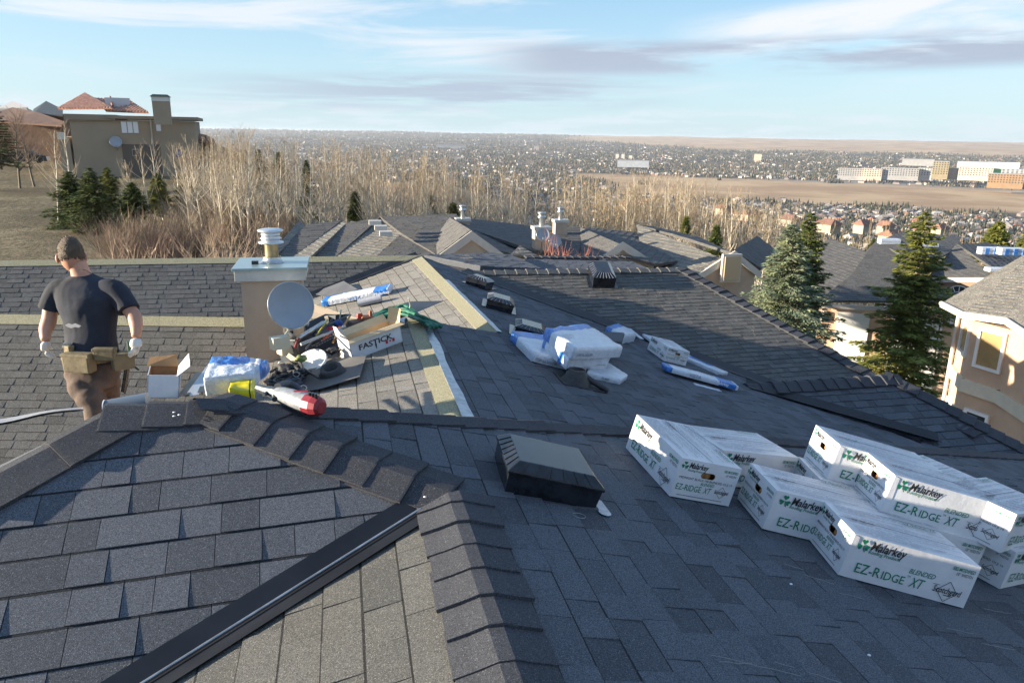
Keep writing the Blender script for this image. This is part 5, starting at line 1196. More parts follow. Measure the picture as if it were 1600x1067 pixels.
def label_face(F, w, h, blk, grn, end=False):
    k = h/.185
    if not end:
        clover(F, grn, .052, h*.80, .026*k)
        F.text(blk, 'Malarkey', .080, h*.745, .050*k, shear=.25, offset=.022, fit=.150)
        F.text(grn, 'Roofing Products', .078, h*.655, .021*k, shear=.2, offset=.01, fit=.135)
        F.text(grn, 'BLENDED', .262, h*.465, .030*k, shear=.25, offset=.006, fit=.112)
        F.text(grn, 'EZ-R', .050, h*.17, .060*k, offset=.004, fit=.108); F.text(grn, 'IDGE', .162, h*.17, .050*k, offset=.004, fit=.098)
        F.text(grn, 'TM', .264, h*.36, .013*k, fit=.014); F.text(grn, 'XT', .283, h*.17, .060*k, shear=.3, offset=.004, fit=.060)
        F.text(grn, 'SBS MODIFIED', .425, h*.80, .022*k, shear=.15, offset=.014, fit=.095)
        F.text(blk, '10" WIDTH', .446, h*.69, .020*k, fit=.070)
        cx2, cy2, q = .440, h*.27, .048*k
        F.line(blk, [(cx2-q*1.35, cy2+q*.2+.012), (cx2-q*.75, cy2+q*.2+.012)], .0018)
        F.line(blk, [(cx2-q*.9, cy2), (cx2, cy2+q*.92), (cx2+q*.9, cy2), (cx2, cy2-q*.92), (cx2-q*.9, cy2)], .0022)
        F.quad(grn if False else blk, cx2-q*.2, cy2-.0006*0-q*.36, cx2+q*.45, cy2-q*.30)
        F.text(blk, 'Scotchgard', cx2-q*1.25, cy2-q*.18, .038*k, l=.002, shear=.2, offset=.012, fit=q*2.5)
    else:
        s_ = w/.305
        clover(F, grn, .026*s_, h*.84, .018*k); F.text(blk, 'Malarkey', .045*s_, h*.79, .038*k, shear=.25, offset=.022, fit=.098*s_)
        F.text(grn, 'Roofing Products', .044*s_, h*.71, .015*k, shear=.2, offset=.01, fit=.085*s_)
        F.text(blk, 'MIDNIGHT BLACK HB BLENDED OI JI 19', .014*s_, h*.505, .0150*k, fit=.270*s_)
        F.text(grn, 'BLENDED', .128*s_, h*.405, .020*k, shear=.25, offset=.006, fit=.070*s_)
        F.text(grn, 'EZ-RIDGE', .012*s_, h*.215, .041*k, offset=.004, fit=.128*s_); F.text(grn, 'XT', .152*s_, h*.215, .041*k, shear=.3, offset=.004, fit=.040*s_)
        F.text(grn, 'SBS MODIFIED', .222*s_, h*.83, .017*k, shear=.15, offset=.014, fit=.072*s_); F.text(blk, '10" WIDTH', .236*s_, h*.73, .015*k, fit=.054*s_)
        cx2, cy2, q = .243*s_, h*.30, .030*k
        F.line(blk, [(cx2-q*.9, cy2), (cx2, cy2+q*.92), (cx2+q*.9, cy2), (cx2, cy2-q*.92), (cx2-q*.9, cy2)], .0016)
        F.text(blk, 'Scotchgard', cx2-q*1.2, cy2-q*.18, .025*k, l=.002, shear=.2, offset=.012, fit=q*2.4)
        F.line(blk, [(.03*s_, h*.085), (.26*s_, h*.085)], .0022)
def make_carton():
    e = empty('carton', (0, 0, 0)); L, W, H = BL, BW, BH; wob = random.Random(3)
    # body as a shell: sides with slight bulge, ends with a hand hole
    b = MB()
    def side(o, u, v, w, h, bulge, hole=None):
        n = u.cross(v).normalized(); o = Vector(o)
        if hole is None:
            nu, nv = 10, 5
            g = [[o+u*w*i/nu+v*h*j/nv+n*bulge*math.sin(math.pi*i/nu)*math.sin(math.pi*j/nv) for i in range(nu+1)] for j in range(nv+1)]
            for j in range(nv):
                for i in range(nu): b.face([g[j][i], g[j][i+1], g[j+1][i+1], g[j+1][i]], smooth=False)
        else:
            hx_, hy_, hw, hh = hole; N_ = 40; inner = []; outer = []
            for k in range(N_):
                t = 2*math.pi*k/N_; c_, s_ = math.cos(t), math.sin(t)
                ix = hx_+(math.copysign(hw-hh, c_) if abs(c_) > 1e-6 else 0)+c_*hh; iy = hy_+s_*hh; inner.append((ix, iy))
                dx, dy = ix-hx_, iy-hy_; f = min(((w-hx_)/dx if dx > 1e-9 else 1e9), (-hx_/dx if dx < -1e-9 else 1e9), ((h-hy_)/dy if dy > 1e-9 else 1e9), (-hy_/dy if dy < -1e-9 else 1e9)); outer.append([hx_+dx*f, hy_+dy*f])
            for cxy in ((0, 0), (w, 0), (w, h), (0, h)):
                k = min(range(N_), key=lambda q: (outer[q][0]-cxy[0])**2+(outer[q][1]-cxy[1])**2); outer[k] = list(cxy)
            P = lambda q, d=0: o+u*q[0]+v*q[1]+n*d
            for k in range(N_):
                k2 = (k+1) % N_; b.face([P(inner[k]), P(outer[k]), P(outer[k2]), P(inner[k2])]); b.face([P(inner[k2], -.004), P(inner[k], -.004), P(inner[k]), P(inner[k2])], mat=1)
    X_, Y_, Z_ = Vector((1, 0, 0)), Vector((0, 1, 0)), Vector((0, 0, 1))
    side((0, 0, 0), X_, Z_, L, H, .003); side((L, W, 0), -X_, Z_, L, H, .003)
    side((0, W, 0), -Y_, Z_, W, H, 0, (W*.50, H*.66, .036, .0145)); side((L, 0, 0), Y_, Z_, W, H, 0, (W*.50, H*.66, .036, .0145))
    side((0, 0, H), X_, Y_, L, W, .004); side((0, W, 0), X_, -Y_, L, W, 0)
    b.build('shell', [M_CARD, M_KRAFT], e, origin=(0, 0, 0), merge=True)
    b = MB(); b.box(Vector((L/2, W/2, H/2)), (L-.14, W-.03, H-.03)); b.build('lining', M_KRAFT, e, origin=(0, 0, 0))
    b = MB()
    for x in (.038, L-.038):
        for q in (-.012, .022): b.tube([(x, W*.50+q-.01, H*.25), (x, W*.50+q-.01, H*.92)], .021, 10)
    b.build('shingle_roll', mat('brown_roll', (.34, .17, .06), .6, var=.3, vscale=30), e, origin=(0, 0, 0), kind='stuff')
    # raised edges and a flap standing slightly off one corner
    b = MB(); b.prism([(.0, -.0022, .004), (.030, -.0022, .0), (.026, -.0022, H-.01), (.004, -.0022, H-.004)], (0, .0018, 0)); b.build('corner_flap', M_CARD, e, origin=(0, 0, 0))
    b = MB(); b.prism([(0, W*.5-.0012, H+.0052), (L, W*.5-.0012, H+.0052), (L, W*.5+.0012, H+.0052), (0, W*.5+.0012, H+.0052)], (0, 0, -.001)); b.build('flap_seam', M_GRPALE, e, origin=(0, 0, 0))
    kb, kg = MB(), MB()
    for F, w, end in ((Face((0, -.003, 0), X_, Z_), L, False), (Face((L, W+.003, 0), -X_, Z_), L, False), (Face((0, W, 0), -Y_, Z_), W, True), (Face((L, 0, 0), Y_, Z_), W, True)):
        label_face(F, w, H, kb, kg, end)
    T = Face((0, 0, H+.0036), X_, Y_); rr = random.Random(8); kt = MB()
    for j in range(27):
        y = .016+j*.0104; x = .03+(.05 if j % 9 == 0 else 0)
        if j in (8, 17, 18): continue
        while x < L-.05:
            ww = rr.uniform(.008, .07); T.quad(kt, x, y, min(x+ww, L-.03), y+.0030, l=.001+.0014*math.sin(math.pi*x/L)*math.sin(math.pi*y/W)*3); x += ww+rr.uniform(.003, .012)
            if rr.random() < .12: break
    T.text(kg, 'EZ-RIDGE XT', L-.19, W-.045, .034, l=.003, fit=.15); T.text(kb, 'EZ-RIDGE', .05, W*.44, .024, l=.005, offset=.01, fit=.10)
    T.line(kb, [(L*.62+.075*math.cos(t/8*math.pi), .055+.022*math.sin(t/8*math.pi)) for t in range(17)], .0012, l=.004)
    kb.build('black_lettering', M_BLACKP, e, origin=(0, 0, 0), kind='stuff'); kg.build('green_lettering', M_GREENP, e, origin=(0, 0, 0), kind='stuff'); kt.build('small_print', M_GREYP, e, origin=(0, 0, 0), kind='stuff')
    return e
carton0 = make_carton(); carton_kids = list(o for o in bpy.data.objects if o.parent == carton0); c_used = [0]
def carton(K, ang, plane_n, label, group='white ridge shingle cartons on the slope', swap=False, scale=1.06, tiltj=0, side=1):
    """K: base corner between long side and end; ang: direction (deg, world) of the long side seen from K"""
    n = Vector(plane_n).normalized(); u = Vector((math.cos(R(ang)), math.sin(R(ang)), 0)); u = (u-n*u.dot(n)).normalized(); v = n.cross(u)
    if c_used[0] == 0: e = carton0
    else:
        e = carton0.copy(); COL.objects.link(e)
        for k in carton_kids: q = k.copy(); COL.objects.link(q); q.parent = e
    c_used[0] += 1; o = Vector(K)+n*.008
    if side < 0: o = o-v*BW*scale
    if tiltj: u = (u+n*tiltj).normalized(); n = u.cross(v).normalized()*1.0; n = n if n.z > 0 else -n
    e.matrix_world = Matrix(((u.x, v.x, n.x, o.x), (u.y, v.y, n.y, o.y), (u.z, v.z, n.z, o.z), (0, 0, 0, 1))) @ Matrix.Scale(scale, 4)
    tag(e, label, 'carton', group); return e
def onh(pl, px, py, h=0.0): return Plane(pl.n, pl.p+pl.n*h).at(px, py)
nCv = pC.n; hB = BH+.006
K = onh(pC, 1045, 777); carton(K+Vector((0, .567, 0)), -90, nCv, 'leftmost white carton, its long printed side facing left and its hand hole facing us')
Kc = onh(pC, 1190, 828); carton(Kc, -9, nCv, 'white carton wedged between the leftmost one and the nearest one')
Kb_ = onh(pC, 1248, 722, BH); Kb_ = Kb_-nCv*BH; ub = Vector((math.cos(R(13)), math.sin(R(13)), -.27*math.cos(R(13)))).normalized(); carton(Kb_-ub*.567+nCv*.004, 13, nCv, 'white carton behind the leftmost one, mostly only its top showing')
Kg = onh(pC, 1308, 900); carton(Kg, -13, nCv, 'nearest white carton at the front of the pile with its whole front print readable')
KE = onh(pC, 1373, 803, hB); carton(KE, -15, nCv, 'upper white carton right of centre, fully readable front, lying on another')
carton(KE-nCv*hB+Vector((-.055, -.035, .014)), -12, nCv, 'lower carton squashed beneath the readable upper one')
KD = onh(pC, 1290, 752, hB); carton(KD, -14, nCv, 'upper carton at the back with a bright sunlit hand hole end')
carton(KD-nCv*hB+Vector((-.05, -.02, .013)), -14, nCv, 'lower carton hidden under the sunlit one at the back')
KI = onh(pC, 1560, 922); carton(KI, 20, nCv, 'bottom carton of the stack cut off by the right picture edge')
KH = onh(pC, 1561, 866, hB); carton(KH, 24, nCv, 'top carton of the stack cut off by the right picture edge')
e2v = Vector((math.cos(R(112)), math.sin(R(112)), 0)); KJ = KH+e2v*.335+Vector((.03, 0, -.01)); carton(KJ, 26, nCv, 'top carton behind the right edge stack, its print upside facing the sky')
carton(KJ-nCv*hB, 24, nCv, 'bottom carton behind the right edge stack, nearly hidden')
nDv = pD.n; Kx = onh(pD, 1037, 565); carton(Kx+Vector((0, .0, 0))+Vector((0, .46, 0)), -90, nDv, 'lone white carton farther down the slope among wrapped strips', scale=.86)
# ------------------------------------------------------------------ roof vents
def vent(FL, FR, BLp, n, label, h=.155, top=.045, ins=.07, group=None, m=None, flange=True):
    FL, FR, BLp = Vector(FL), Vector(FR), Vector(BLp); n = Vector(n); w = (FR-FL); d = (BLp-FL); d = d-w.normalized()*d.dot(w.normalized()); n = w.cross(d).normalized(); BR = FR+d
    e = empty('roof_vent', (FL+BR)/2, label, 'roof vent', group); mm = m or M_VENT; wl_, dl = w.length, d.length; wu, du = w.normalized(), d.normalized()
    base = [FL, FR, FL+w+d, FL+d]; c = (FL+BR)/2
    low = [p+n*.0 for p in base]; mid = [p+n*h*.72+(c-p).normalized()*-.008 for p in base]; tp = [Vector(q)+n*h for q in (FL+wu*ins+du*ins, FR-wu*ins+du*ins, BR-wu*ins-du*ins*.6, FL+d+wu*ins-du*ins*.6)]
    b = MB()
    for i in range(4): j = (i+1) % 4; b.face([low[i], low[j], mid[j]-n*.012, mid[i]-n*.012])
    b.build('skirt', mm, e)
    b = MB(); rim = [p+(p-c).normalized()*.012 for p in mid]
    for i in range(4): j = (i+1) % 4; b.face([rim[i]-n*.014, rim[j]-n*.014, rim[j], rim[i]]); b.face([rim[i], rim[j], tp[j], tp[i]])
    b.face(tp); b.face([q-n*.014 for q in rim][::-1]); b.build('hood', mm, e, merge=True, bevel=.004)
    b = MB()
    for i in (0, 3):
        j = (i+1) % 4
        for k in range(1, 7): t = k/7; b.tube([rim[i].lerp(rim[j], t)+n*.002, tp[i].lerp(tp[j], t)+n*.002], .0022, 4)
    b.build('ribs', M_GREYP if ins > .04 else mm, e, kind='stuff')
    if flange: b = MB(); b.prism([FL-wu*.05-du*.03+n*.012, FR+wu*.05-du*.03+n*.012, BR+wu*.05+du*.08+n*.012, FL+d-wu*.05+du*.08+n*.012], -n*.004); b.build('flange', mm, e)
    return e
vent(onh(pC, 788.5, 769), onh(pC, 929, 797), onh(pC, 758, 712), nCv, 'big black square vent in the foreground, its smooth top mirroring the sky', h=.135, ins=.032, flange=False)
VG = 'small black vents along the long slope'
vent(onh(pD, 727, 443), onh(pD, 757, 453), onh(pD, 716, 434), nDv, 'farthest small black vent near the upper ridge', group=VG, h=.13, ins=.05)
vent(onh(pD, 759, 480), onh(pD, 799, 491), onh(pD, 750, 468), nDv, 'second small black vent, between the farthest and the bundles', group=VG, h=.13, ins=.05)
vent(onh(pD, 803, 524), onh(pD, 850, 537), onh(pD, 791, 509), nDv, 'third small black vent, half hidden behind the wrapped bundles', group=VG, h=.12, ins=.05)
gvf = pG.at(926, 449); gvr = pG.at(960, 450); vent(gvf, gvr, gvf+(g0-gv).normalized()*0+Vector((0, .45, .12)), pG.n, 'lone black vent just under the ridge of the grey slope', h=.20, ins=.05)
b = MB(); q = onh(pC, 944, 785, .006); d_ = (onh(pC, 950, 806, .006)-onh(pC, 932, 782, .006)).normalized(); s_ = nCv.cross(d_).normalized()
a0 = onh(pC, 930, 780, .010); pts = [a0+s_*-.028, a0+s_*.028]
for k in range(9): t = k/8*math.pi; pts.append(a0+d_*.115+s_*.028*math.cos(t)+d_*.028*math.sin(t))
b.prism(pts, -nCv*.002); tag(b.build('metal_strap', mat('dull_zinc', (.36, .38, .42), .4, .6, var=.15, vscale=40)), 'rounded metal strap sticking out from under the big vent', 'strap')
b = MB(); cc2 = onh(pC, 905, 805, .010); b.tube([cc2+s_*.028*math.cos(t/12*math.pi)+d_*.020*math.sin(t/12*math.pi) for t in range(25)], .0012, 4); tag(b.build('wire_ring', M_BRIGHT), 'thin wire ring lying on the slope in front of the big vent', 'ring')
# pipe boot
pb0 = onh(pD, 899, 598); pe = empty('pipe_boot', pb0, 'black rubber pipe boot in front of the wrapped bundles', 'pipe boot'); b = MB(); up = (nDv+Vector((0, 0, 1.2))).normalized()
qm = Matrix.Translation(pb0) @ up.to_track_quat('Z', 'Y').to_matrix().to_4x4(); M_RUB = mat('black_rubber', (.035, .034, .034), .6, var=.2, vscale=20)
b.lathe([(.135, -.02), (.12, .025), (.088, .06), (.085, .085), (.072, .09), (.070, .112), (.055, .115), (.055, .075), (0, .07)], 22, qm); b.build('cone', M_RUB, pe)
b = MB(); dd = Vector((1, 0, -.27)).normalized(); b.tube([pb0+up*.07+dd*.06, pb0+dd*.24+nDv*.02-Vector((0, .12, 0))], [.028, .02], 8); b.build('spout', M_RUB, pe)
b = MB(); b.prism([pb0+Vector((-.14, .17, .038+.01)), pb0+Vector((-.14, -.15, .038+.01)), pb0+Vector((.22, -.15, -.06+.012)), pb0+Vector((.22, .17, -.06+.012))], (0, 0, -.004)); b.build('flange', M_RUB, pe)
# ------------------------------------------------------------------ wrapped bundles
def slab(name, quad, n, th, mats, parent, blue=(), seed=1, nu=26, nv=12, wr=.005, puff=.08, tz=0.0, bside=()):
    """cushion-like wrapped slab over four base corners (order: near-left, near-right, far-right, far-left)"""
    a, b_, c, d = [Vector(q) for q in quad]; n = Vector(n).normalized(); B = MB(); nz = 7
    def P(s, t, h):
        p = a.lerp(b_, s).lerp(d.lerp(c, s), t); w = (noise.fractal(p*9+Vector((seed, 0, h)), 1, 2, 4)+1.2*(.5-abs(noise.noise(p*17+Vector((seed, 3, 0))))))*wr
        cs = (1-abs(2*s-1)**9)*(1-abs(2*t-1)**7)
        return p+n*(h*th*(1-puff*.35+puff*.35*cs)+w*(1 if h > 0 else 0))
    g = [[P(i/nu, j/nv, 1) for i in range(nu+1)] for j in range(nv+1)]
    def mt(s, t): return 1 if any(x0 <= s <= x1 and y0 <= t <= y1 for x0, x1, y0, y1 in blue) else 0
    for j in range(nv):
        for i in range(nu): B.face([g[j][i], g[j][i+1], g[j+1][i+1], g[j+1][i]], .5, mt((i+.5)/nu, (j+.5)/nv), True)
    def wall(f, m_, t_fix):
        k = m_; rows = 3
        for i in range(k):
            for j in range(rows):
                def Q(ii, jj):
                    s, t = f(ii/k); q = P(s, t, jj/rows); cn = a.lerp(c, .5); out = (q-cn); out -= n*out.dot(n); out.normalize()
                    return q+out*(.004*math.sin(math.pi*jj/rows))+n*0
                s, t = f((i+.5)/k); B.face([Q(i, j), Q(i+1, j), Q(i+1, j+1), Q(i, j+1)], .5, mt(s, max(0, min(1, t))) if t_fix else 0, True)
    wall(lambda x: (x, 0), nu, True); wall(lambda x: (1, x), nv, True); wall(lambda x: (1-x, 1), nu, True); wall(lambda x: (0, 1-x), nv, True)
    return B.build(name, mats, parent, merge=True)
def front_text(parent, a, b_, n, h, txt, size, x=.1, m=M_BLACKP, y=.3, **k):
    a, b_ = Vector(a), Vector(b_); u = (b_-a).normalized(); out = u.cross(Vector(n)).normalized(); F = Face(a+out*.013, u, n); mb = MB(); F.text(mb, txt, x, h*y, size, l=.004, **k); return mb.build('lettering', m, parent, kind='stuff')
WM = [M_WRAP, M_BLUE, mat('white_print', (.8, .82, .86), .5)]
def bundle(label, quad, h0, th, blue, seed, group='wrapped shingle bundles piled on the long slope', cat='bundle', **k):
    e = empty('shingle_bundle', Vector(quad[0])+nDv*h0, label, cat, group); slab('wrap', [Vector(q)+nDv*h0 for q in quad], nDv, th, WM, e, blue, seed, **k); return e
def dq(*pp): return [onh(pD, *p) for p in pp]
q1 = dq((830, 566), (884, 580), (935, 560), (797, 530)); q1 = [onh(pD, 829, 566), onh(pD, 886, 580), onh(pD, 915, 545), onh(pD, 796, 532)]
e = bundle('left wrapped bundle lying flat with a blue printed far end, next to the third vent', [q1[3]*1.0, q1[0], q1[1], onh(pD, 870, 540)], .01, .085, ((0, .30, 0, 1), ), 2)
front_text(e, q1[0], q1[1], nDv, .085, 'STORM SEAL SHOULDERS', .035, x=.03, fit=.19); F = Face(q1[3]+nDv*.03-Vector((.012, .0, 0)), (q1[0]-q1[3]), nDv)
base = dq((884, 582), (948, 588), (975, 556), (880, 545))
e = bundle('lowest flat wrapped bundle whose pointed white end reaches right of the boot', [onh(pD, 915, 590), onh(pD, 968, 601), onh(pD, 978, 594), onh(pD, 925, 560)], .0, .05, (), 3); front_text(e, onh(pD, 920, 590), onh(pD, 968, 601), nDv, .05, 'PRODUCTS ARE', .03, x=.01, fit=.16)
st = [onh(pD, 889, 583), onh(pD, 942, 585), onh(pD, 958, 552), onh(pD, 868, 548)]
for k, lb in enumerate(('second from bottom of the stack behind the boot, creased white end', 'middle wrapped bundle of the stack behind the boot')):
    e = bundle(lb, [q+Vector((.0, -.02*k, 0)) for q in st], .02+k*.075, .073, ((0, .09, 0, .25),), 4+k); front_text(e, st[0], st[1], nDv, .07, ('HOT SEAL ZONE', 'STORM SEAL ZONE')[k], .03, x=.05, fit=.2)
e = empty('shingle_stack', st[0]+nDv*.17, 'torn open layer of bare dark shingles sticking out between two white bundles', 'shingles'); tq = [onh(pD, 906, 566, .02), onh(pD, 961, 566, .02), onh(pD, 966, 550, .02), onh(pD, 890, 548, .02)]
for k in range(4):
    b = MB(); b.prism([Vector(q)+nDv*(.17+k*.011)+Vector((random.Random(k).uniform(-.01, .01), 0, 0)) for q in tq], nDv*.008, tone=.3); b.build('shingle', M_SH, e)
bq = [onh(pD, 872, 563, .12), onh(pD, 965, 556, .20), onh(pD, 962, 535, .2), onh(pD, 848, 528, .12)]
A1, A2, A3, A4 = onh(pD, 848, 529, .17), onh(pD, 892, 562, .17), onh(pD, 968, 558, .17), onh(pD, 912, 520, .17)
e = empty('shingle_bundle', A2, 'topmost puffed up wrapped bundle, sunlit, with a bright blue printed far end', 'bundle', 'wrapped shingle bundles piled on the long slope'); slab('wrap', [A1, A2, A3, A4], nDv, .10, WM, e, ((0, .22, 0, 1), ), 9, wr=.009, puff=.20)
front_text(e, A2, A3, nDv, .1, 'STORM SEAL SHOULDERS', .032, x=.04, fit=.26)
B1, B2, B3, B4 = onh(pD, 846, 545, .08), onh(pD, 884, 577, .08), onh(pD, 935, 571, .08), onh(pD, 880, 535, .08)
e = empty('shingle_bundle', B2, 'wrapped bundle under the topmost one with a blue outlined end patch', 'bundle', 'wrapped shingle bundles piled on the long slope'); slab('wrap', [B1, B2, B3, B4], nDv, .10, WM, e, ((0, .10, 0, 1), (.66, .80, 0, .5)), 10, wr=.01)
F = Face(A1+nDv*.104, (A2-A1), (A4-A1)); mb = MB()
for k in range(5): F.line(mb, [(.24, .10+k*.045), (.24+.16-.02*k, .10+k*.045)], .008)
mb.build('lettering', M_GREYP, e, kind='stuff')
q = [onh(pD, 948, 529), onh(pD, 972, 538), onh(pD, 985, 528), onh(pD, 950, 516)]
bundle('small blue and white wrapped end peeping out left of the lone carton', [onh(pD, 944, 524), onh(pD, 968, 538), onh(pD, 990, 534), onh(pD, 962, 518)], 0, .11, ((0, .35, 0, 1),), 12)
SG = 'long wrapped strips beside the lone carton'
def stripw(label, p0_, p1_, w, h0, th, blue, seed):
    a, c = onh(pD, *p0_, h0), onh(pD, *p1_, h0); d = (c-a).normalized(); s = nDv.cross(d); e = empty('wrapped_strip', a, label, 'strip', SG); slab('wrap', [a-s*w/2, c-s*w/2, c+s*w/2, a+s*w/2], nDv, th*.62, WM, e, blue, seed, nu=34, nv=4, wr=.004, puff=0); return e, a, c, s
e, a, c, s_ = stripw('nearest long wrapped strip with big blue lettering end', (1036, 576), (1147, 606), .19, .03, .07, ((0, .10, 0, 1), (.74, .96, 0, 1)), 13)
sd_ = -1 if (a+s_*.1).dot(CF) > (a-s_*.1).dot(CF) else 1
F = Face(a-s_*.095*1.0-(s_*.012), (c-a), nDv); mb = MB(); F.text(mb, 'VISTA', .24, .015, .05, l=.004, shear=.1, offset=.01, fit=.12); mb.build('lettering', M_GREYP, e, kind='stuff')
mb = MB(); F.text(mb, 'Malarkey', .52, .018, .045, l=.004, shear=.1, offset=.02, fit=.13); mb.build('lettering', WM[2], e, kind='stuff')
stripw('second wrapped strip behind the lettered one with a blue middle', (1042, 548), (1128, 586), .20, 0, .06, ((.35, .75, .5, 1),), 14)
stripw('thin white strip leaning beyond the lone carton', (983, 514), (1002, 530), .05, .05, .012, (), 15)
stripw('flattened white strip under the lettered one', (1085, 601), (1125, 611), .06, 0, .015, (), 16)
stripw('white strip lying over the far side of the lone carton', (1010, 527), (1045, 552), .12, 0.02, .05, (), 17)
# ------------------------------------------------------------------ chimney, flue and dish of this house
zt = None
cb = [pL2.at(381, 552), pL2.at(472, 552)]
Yc = 6.05; c0, c1 = atY(376, 437, Yc), atY(470, 436, Yc); zt = (c0.z+c1.z)/2; wch = (c1-c0).length; cd = .42
b = MB(); cxm = (c0.x+c1.x)/2; b.box(Vector((cxm, Yc+cd/2, zt-.9)), (wch, cd, 1.8)); chm = b.build('chimney', mat('chimney_stucco', (.43, .33, .25), .92, var=.06, vscale=3, bump=.3, bscale=120), house, label='square stucco chimney with a pale metal cap and a round flue')
b = MB(); b.box(Vector((cxm, Yc+cd/2, zt+.035)), (wch+.08, cd+.08, .085)); b.build('crown_band', M_CHCAP, chm, bevel=.004)
b = MB(); b.box(Vector((cxm, Yc+cd/2, zt+.088)), (wch+.11, cd+.12, .022)); b.build('metal_cap', mat('teal_edge_metal', (.36, .46, .46), .3, .5), chm, bevel=.003)
fx = cxm-.0; fz = zt+.10; fm = Matrix.Translation((fx, Yc+cd/2, fz)) @ Matrix.Diagonal((.84, .84, .66, 1))
b = MB(); b.lathe([(.115, 0), (.10, .012), (.082, .045), (.082, .075)], 24, fm); b.build('storm_collar', M_GALV, chm)
b = MB(); b.lathe([(.063, .04), (.063, .24)], 24, fm); b.build('flue_pipe', M_BRASS, chm)
b = MB(); b.lathe([(.06, .225), (.115, .235), (.118, .25), (.082, .255), (.082, .285), (.10, .29), (.10, .297), (.084, .30), (.084, .33), (.088, .335), (.088, .342), (.086, .345), (.086, .37), (.115, .375), (.12, .392), (.09, .405), (0, .412)], 28, fm); b.build('flue_cap', mat('bright_galvanised', (.66, .68, .70), .3, .7), chm)
b = MB(); b.box(Vector((c0.x+.10, Yc+.15, zt+.11)), (.05, .05, .03)); b.build('bolt', M_VENT, chm)
b = MB(); b.prism([pL2.at(384, 556)+Vector((0, 0, .01)), pL2.at(480, 556)+Vector((0, 0, .01)), pL2.at(484, 566)+Vector((0, 0, .01)), pL2.at(386, 568)+Vector((0, 0, .01))], (0, 0, -.004)); b.build('step_flashing', M_GALV, house)
dcn = atY(452, 478, 5.75); dn_ = Vector((.5, -1, .30)); dsh = dish(dcn, .175, dn_, 'grey satellite dish mounted in front of the stucco chimney', dcn+Vector((.12, .28, -.42)), feed=False)
b = MB(); a_ = atY(437, 535, 5.25); b.tube([dcn-Vector((0, 0, .17)), a_], .010, 6); b.box(a_, (.12, .07, .085), rz=.5, mat=0); b.build('feed_arm', mat('beige_plastic', (.55, .50, .36), .5), dsh)
# ------------------------------------------------------------------ tools and leftovers on the tan slope
def onE(px, py, h=0): return onh(pE1, px, py, h)
nE = pE1.n
# dark sheets
def sheet(name, pts, pl, h, m, label, cat='sheet', thk=.004, curl=None):
    b = MB(); b.prism([onh(pl, x, y, h+(curl[i] if curl else 0)) for i, (x, y) in enumerate(pts)], -pl.n*thk); return tag(b.build(name, m), label, cat)
sheet('underlay_sheet', [(455, 601), (480, 578), (520, 560), (572, 556), (562, 588), (500, 607), (470, 612)], pE1, .020, mat('grey_rubber_sheet', (.11, .105, .10), .7, var=.15, vscale=5), 'dark grey rubber sheet under the rubber boot and open box', curl=(0, 0, 0, .03, .03, .01, 0))
sheet('underlay_scrap', [(487, 458), (537, 439), (559, 452), (518, 466)], pE2, .02, mat('grey_rubber_sheet2', (.10, .10, .105), .6, var=.15, vscale=5), 'folded dark grey scrap lying across the valley above the white carton', curl=(0, .06, .02, .0))
sheet('underlay_sheet', [(575, 492), (640, 471), (693, 470), (640, 492), (600, 505), (575, 502)], pE1, .018, M_METAL, 'black felt poking out behind the green harness')
# open FASTICK box
M_CARDIN = mat('cream_cardboard', (.62, .46, .26), .85, var=.06, vscale=10)
def open_box(name, A, B, up, dep, h, label, mo, mi, flaps=True, lab=None):
    """A,B: bottom ends of the long front side; dep: vector to the back; h: height"""
    A, B, dep, up = Vector(A), Vector(B), Vector(dep), Vector(up).normalized(); e = empty(name, A, label, 'box'); u = (B-A); L = u.length; uu_ = u.normalized(); t = .005; du = dep.normalized()
    def panel(p, q, hh, o, nm, m_=mo):
        b = MB(); b.prism([p, q, q+up*hh, p+up*hh], o*t); r_ = b.build(nm, [m_], e); b = MB(); b.prism([p+o*t, q+o*t, q+up*hh+o*t, p+up*hh+o*t], o*.0015); b.build('lining', mi, r_); return r_
    panel(A, B, h, du, 'front_panel'); panel(A+dep, B+dep, h, -du, 'back_panel'); panel(A, A+dep, h, uu_, 'end_panel'); panel(B, B+dep, h, -uu_, 'end_panel')
    b = MB(); b.prism([A, B, B+dep, A+dep], up*t); b.build('bottom_panel', mi, e)
    return e, u, L, uu_, du, up
fA, fB = onE(551, 564), onE(630, 534); fu = (fB-fA).normalized(); fd = nE.cross(fu)*.17
fe, u, L, uu_, du, up_ = open_box('open_box', fA, fB, nE, fd, .165, 'open white box with black lettering and a small red flag, flaps spread', M_CARD, M_CARDIN)
F = Face(fA-du*.002, uu_, nE); mb = MB(); F.text(mb, 'FASTICK', L*.15, .062, .060, offset=.02, fit=L*.66); mb.build('lettering', M_BLACKP, fe, kind='stuff'); mb = MB(); F.poly(mb, [(L*.455, .065), (L*.49, .065), (L*.475, .02)], l=.0016); mb.build('nail_mark', M_BLACKP, fe)
M_REDP = mat('red_print', (.5, .02, .03), .6); mb = MB(); x0 = L*.66; F.quad(mb, x0, .035, x0+.022, .062); F.quad(mb, x0+.066, .035, x0+.088, .062)
F.poly(mb, [(x0+.044+a*.011, .048+c*.012) for a, c in ((0, 1), (.3, .5), (.9, .6), (.6, 0), (.7, -.5), (.1, -.4), (0, -1), (-.1, -.4), (-.7, -.5), (-.6, 0), (-.9, .6), (-.3, .5))], l=.0018); mb.build('flag_print', M_REDP, fe, kind='stuff')
h_ = .165
def flap(pts, nm='flap', m=M_CARDIN, par=fe): b = MB(); b.prism(pts, -nE*.004); return b.build(nm, m, par)
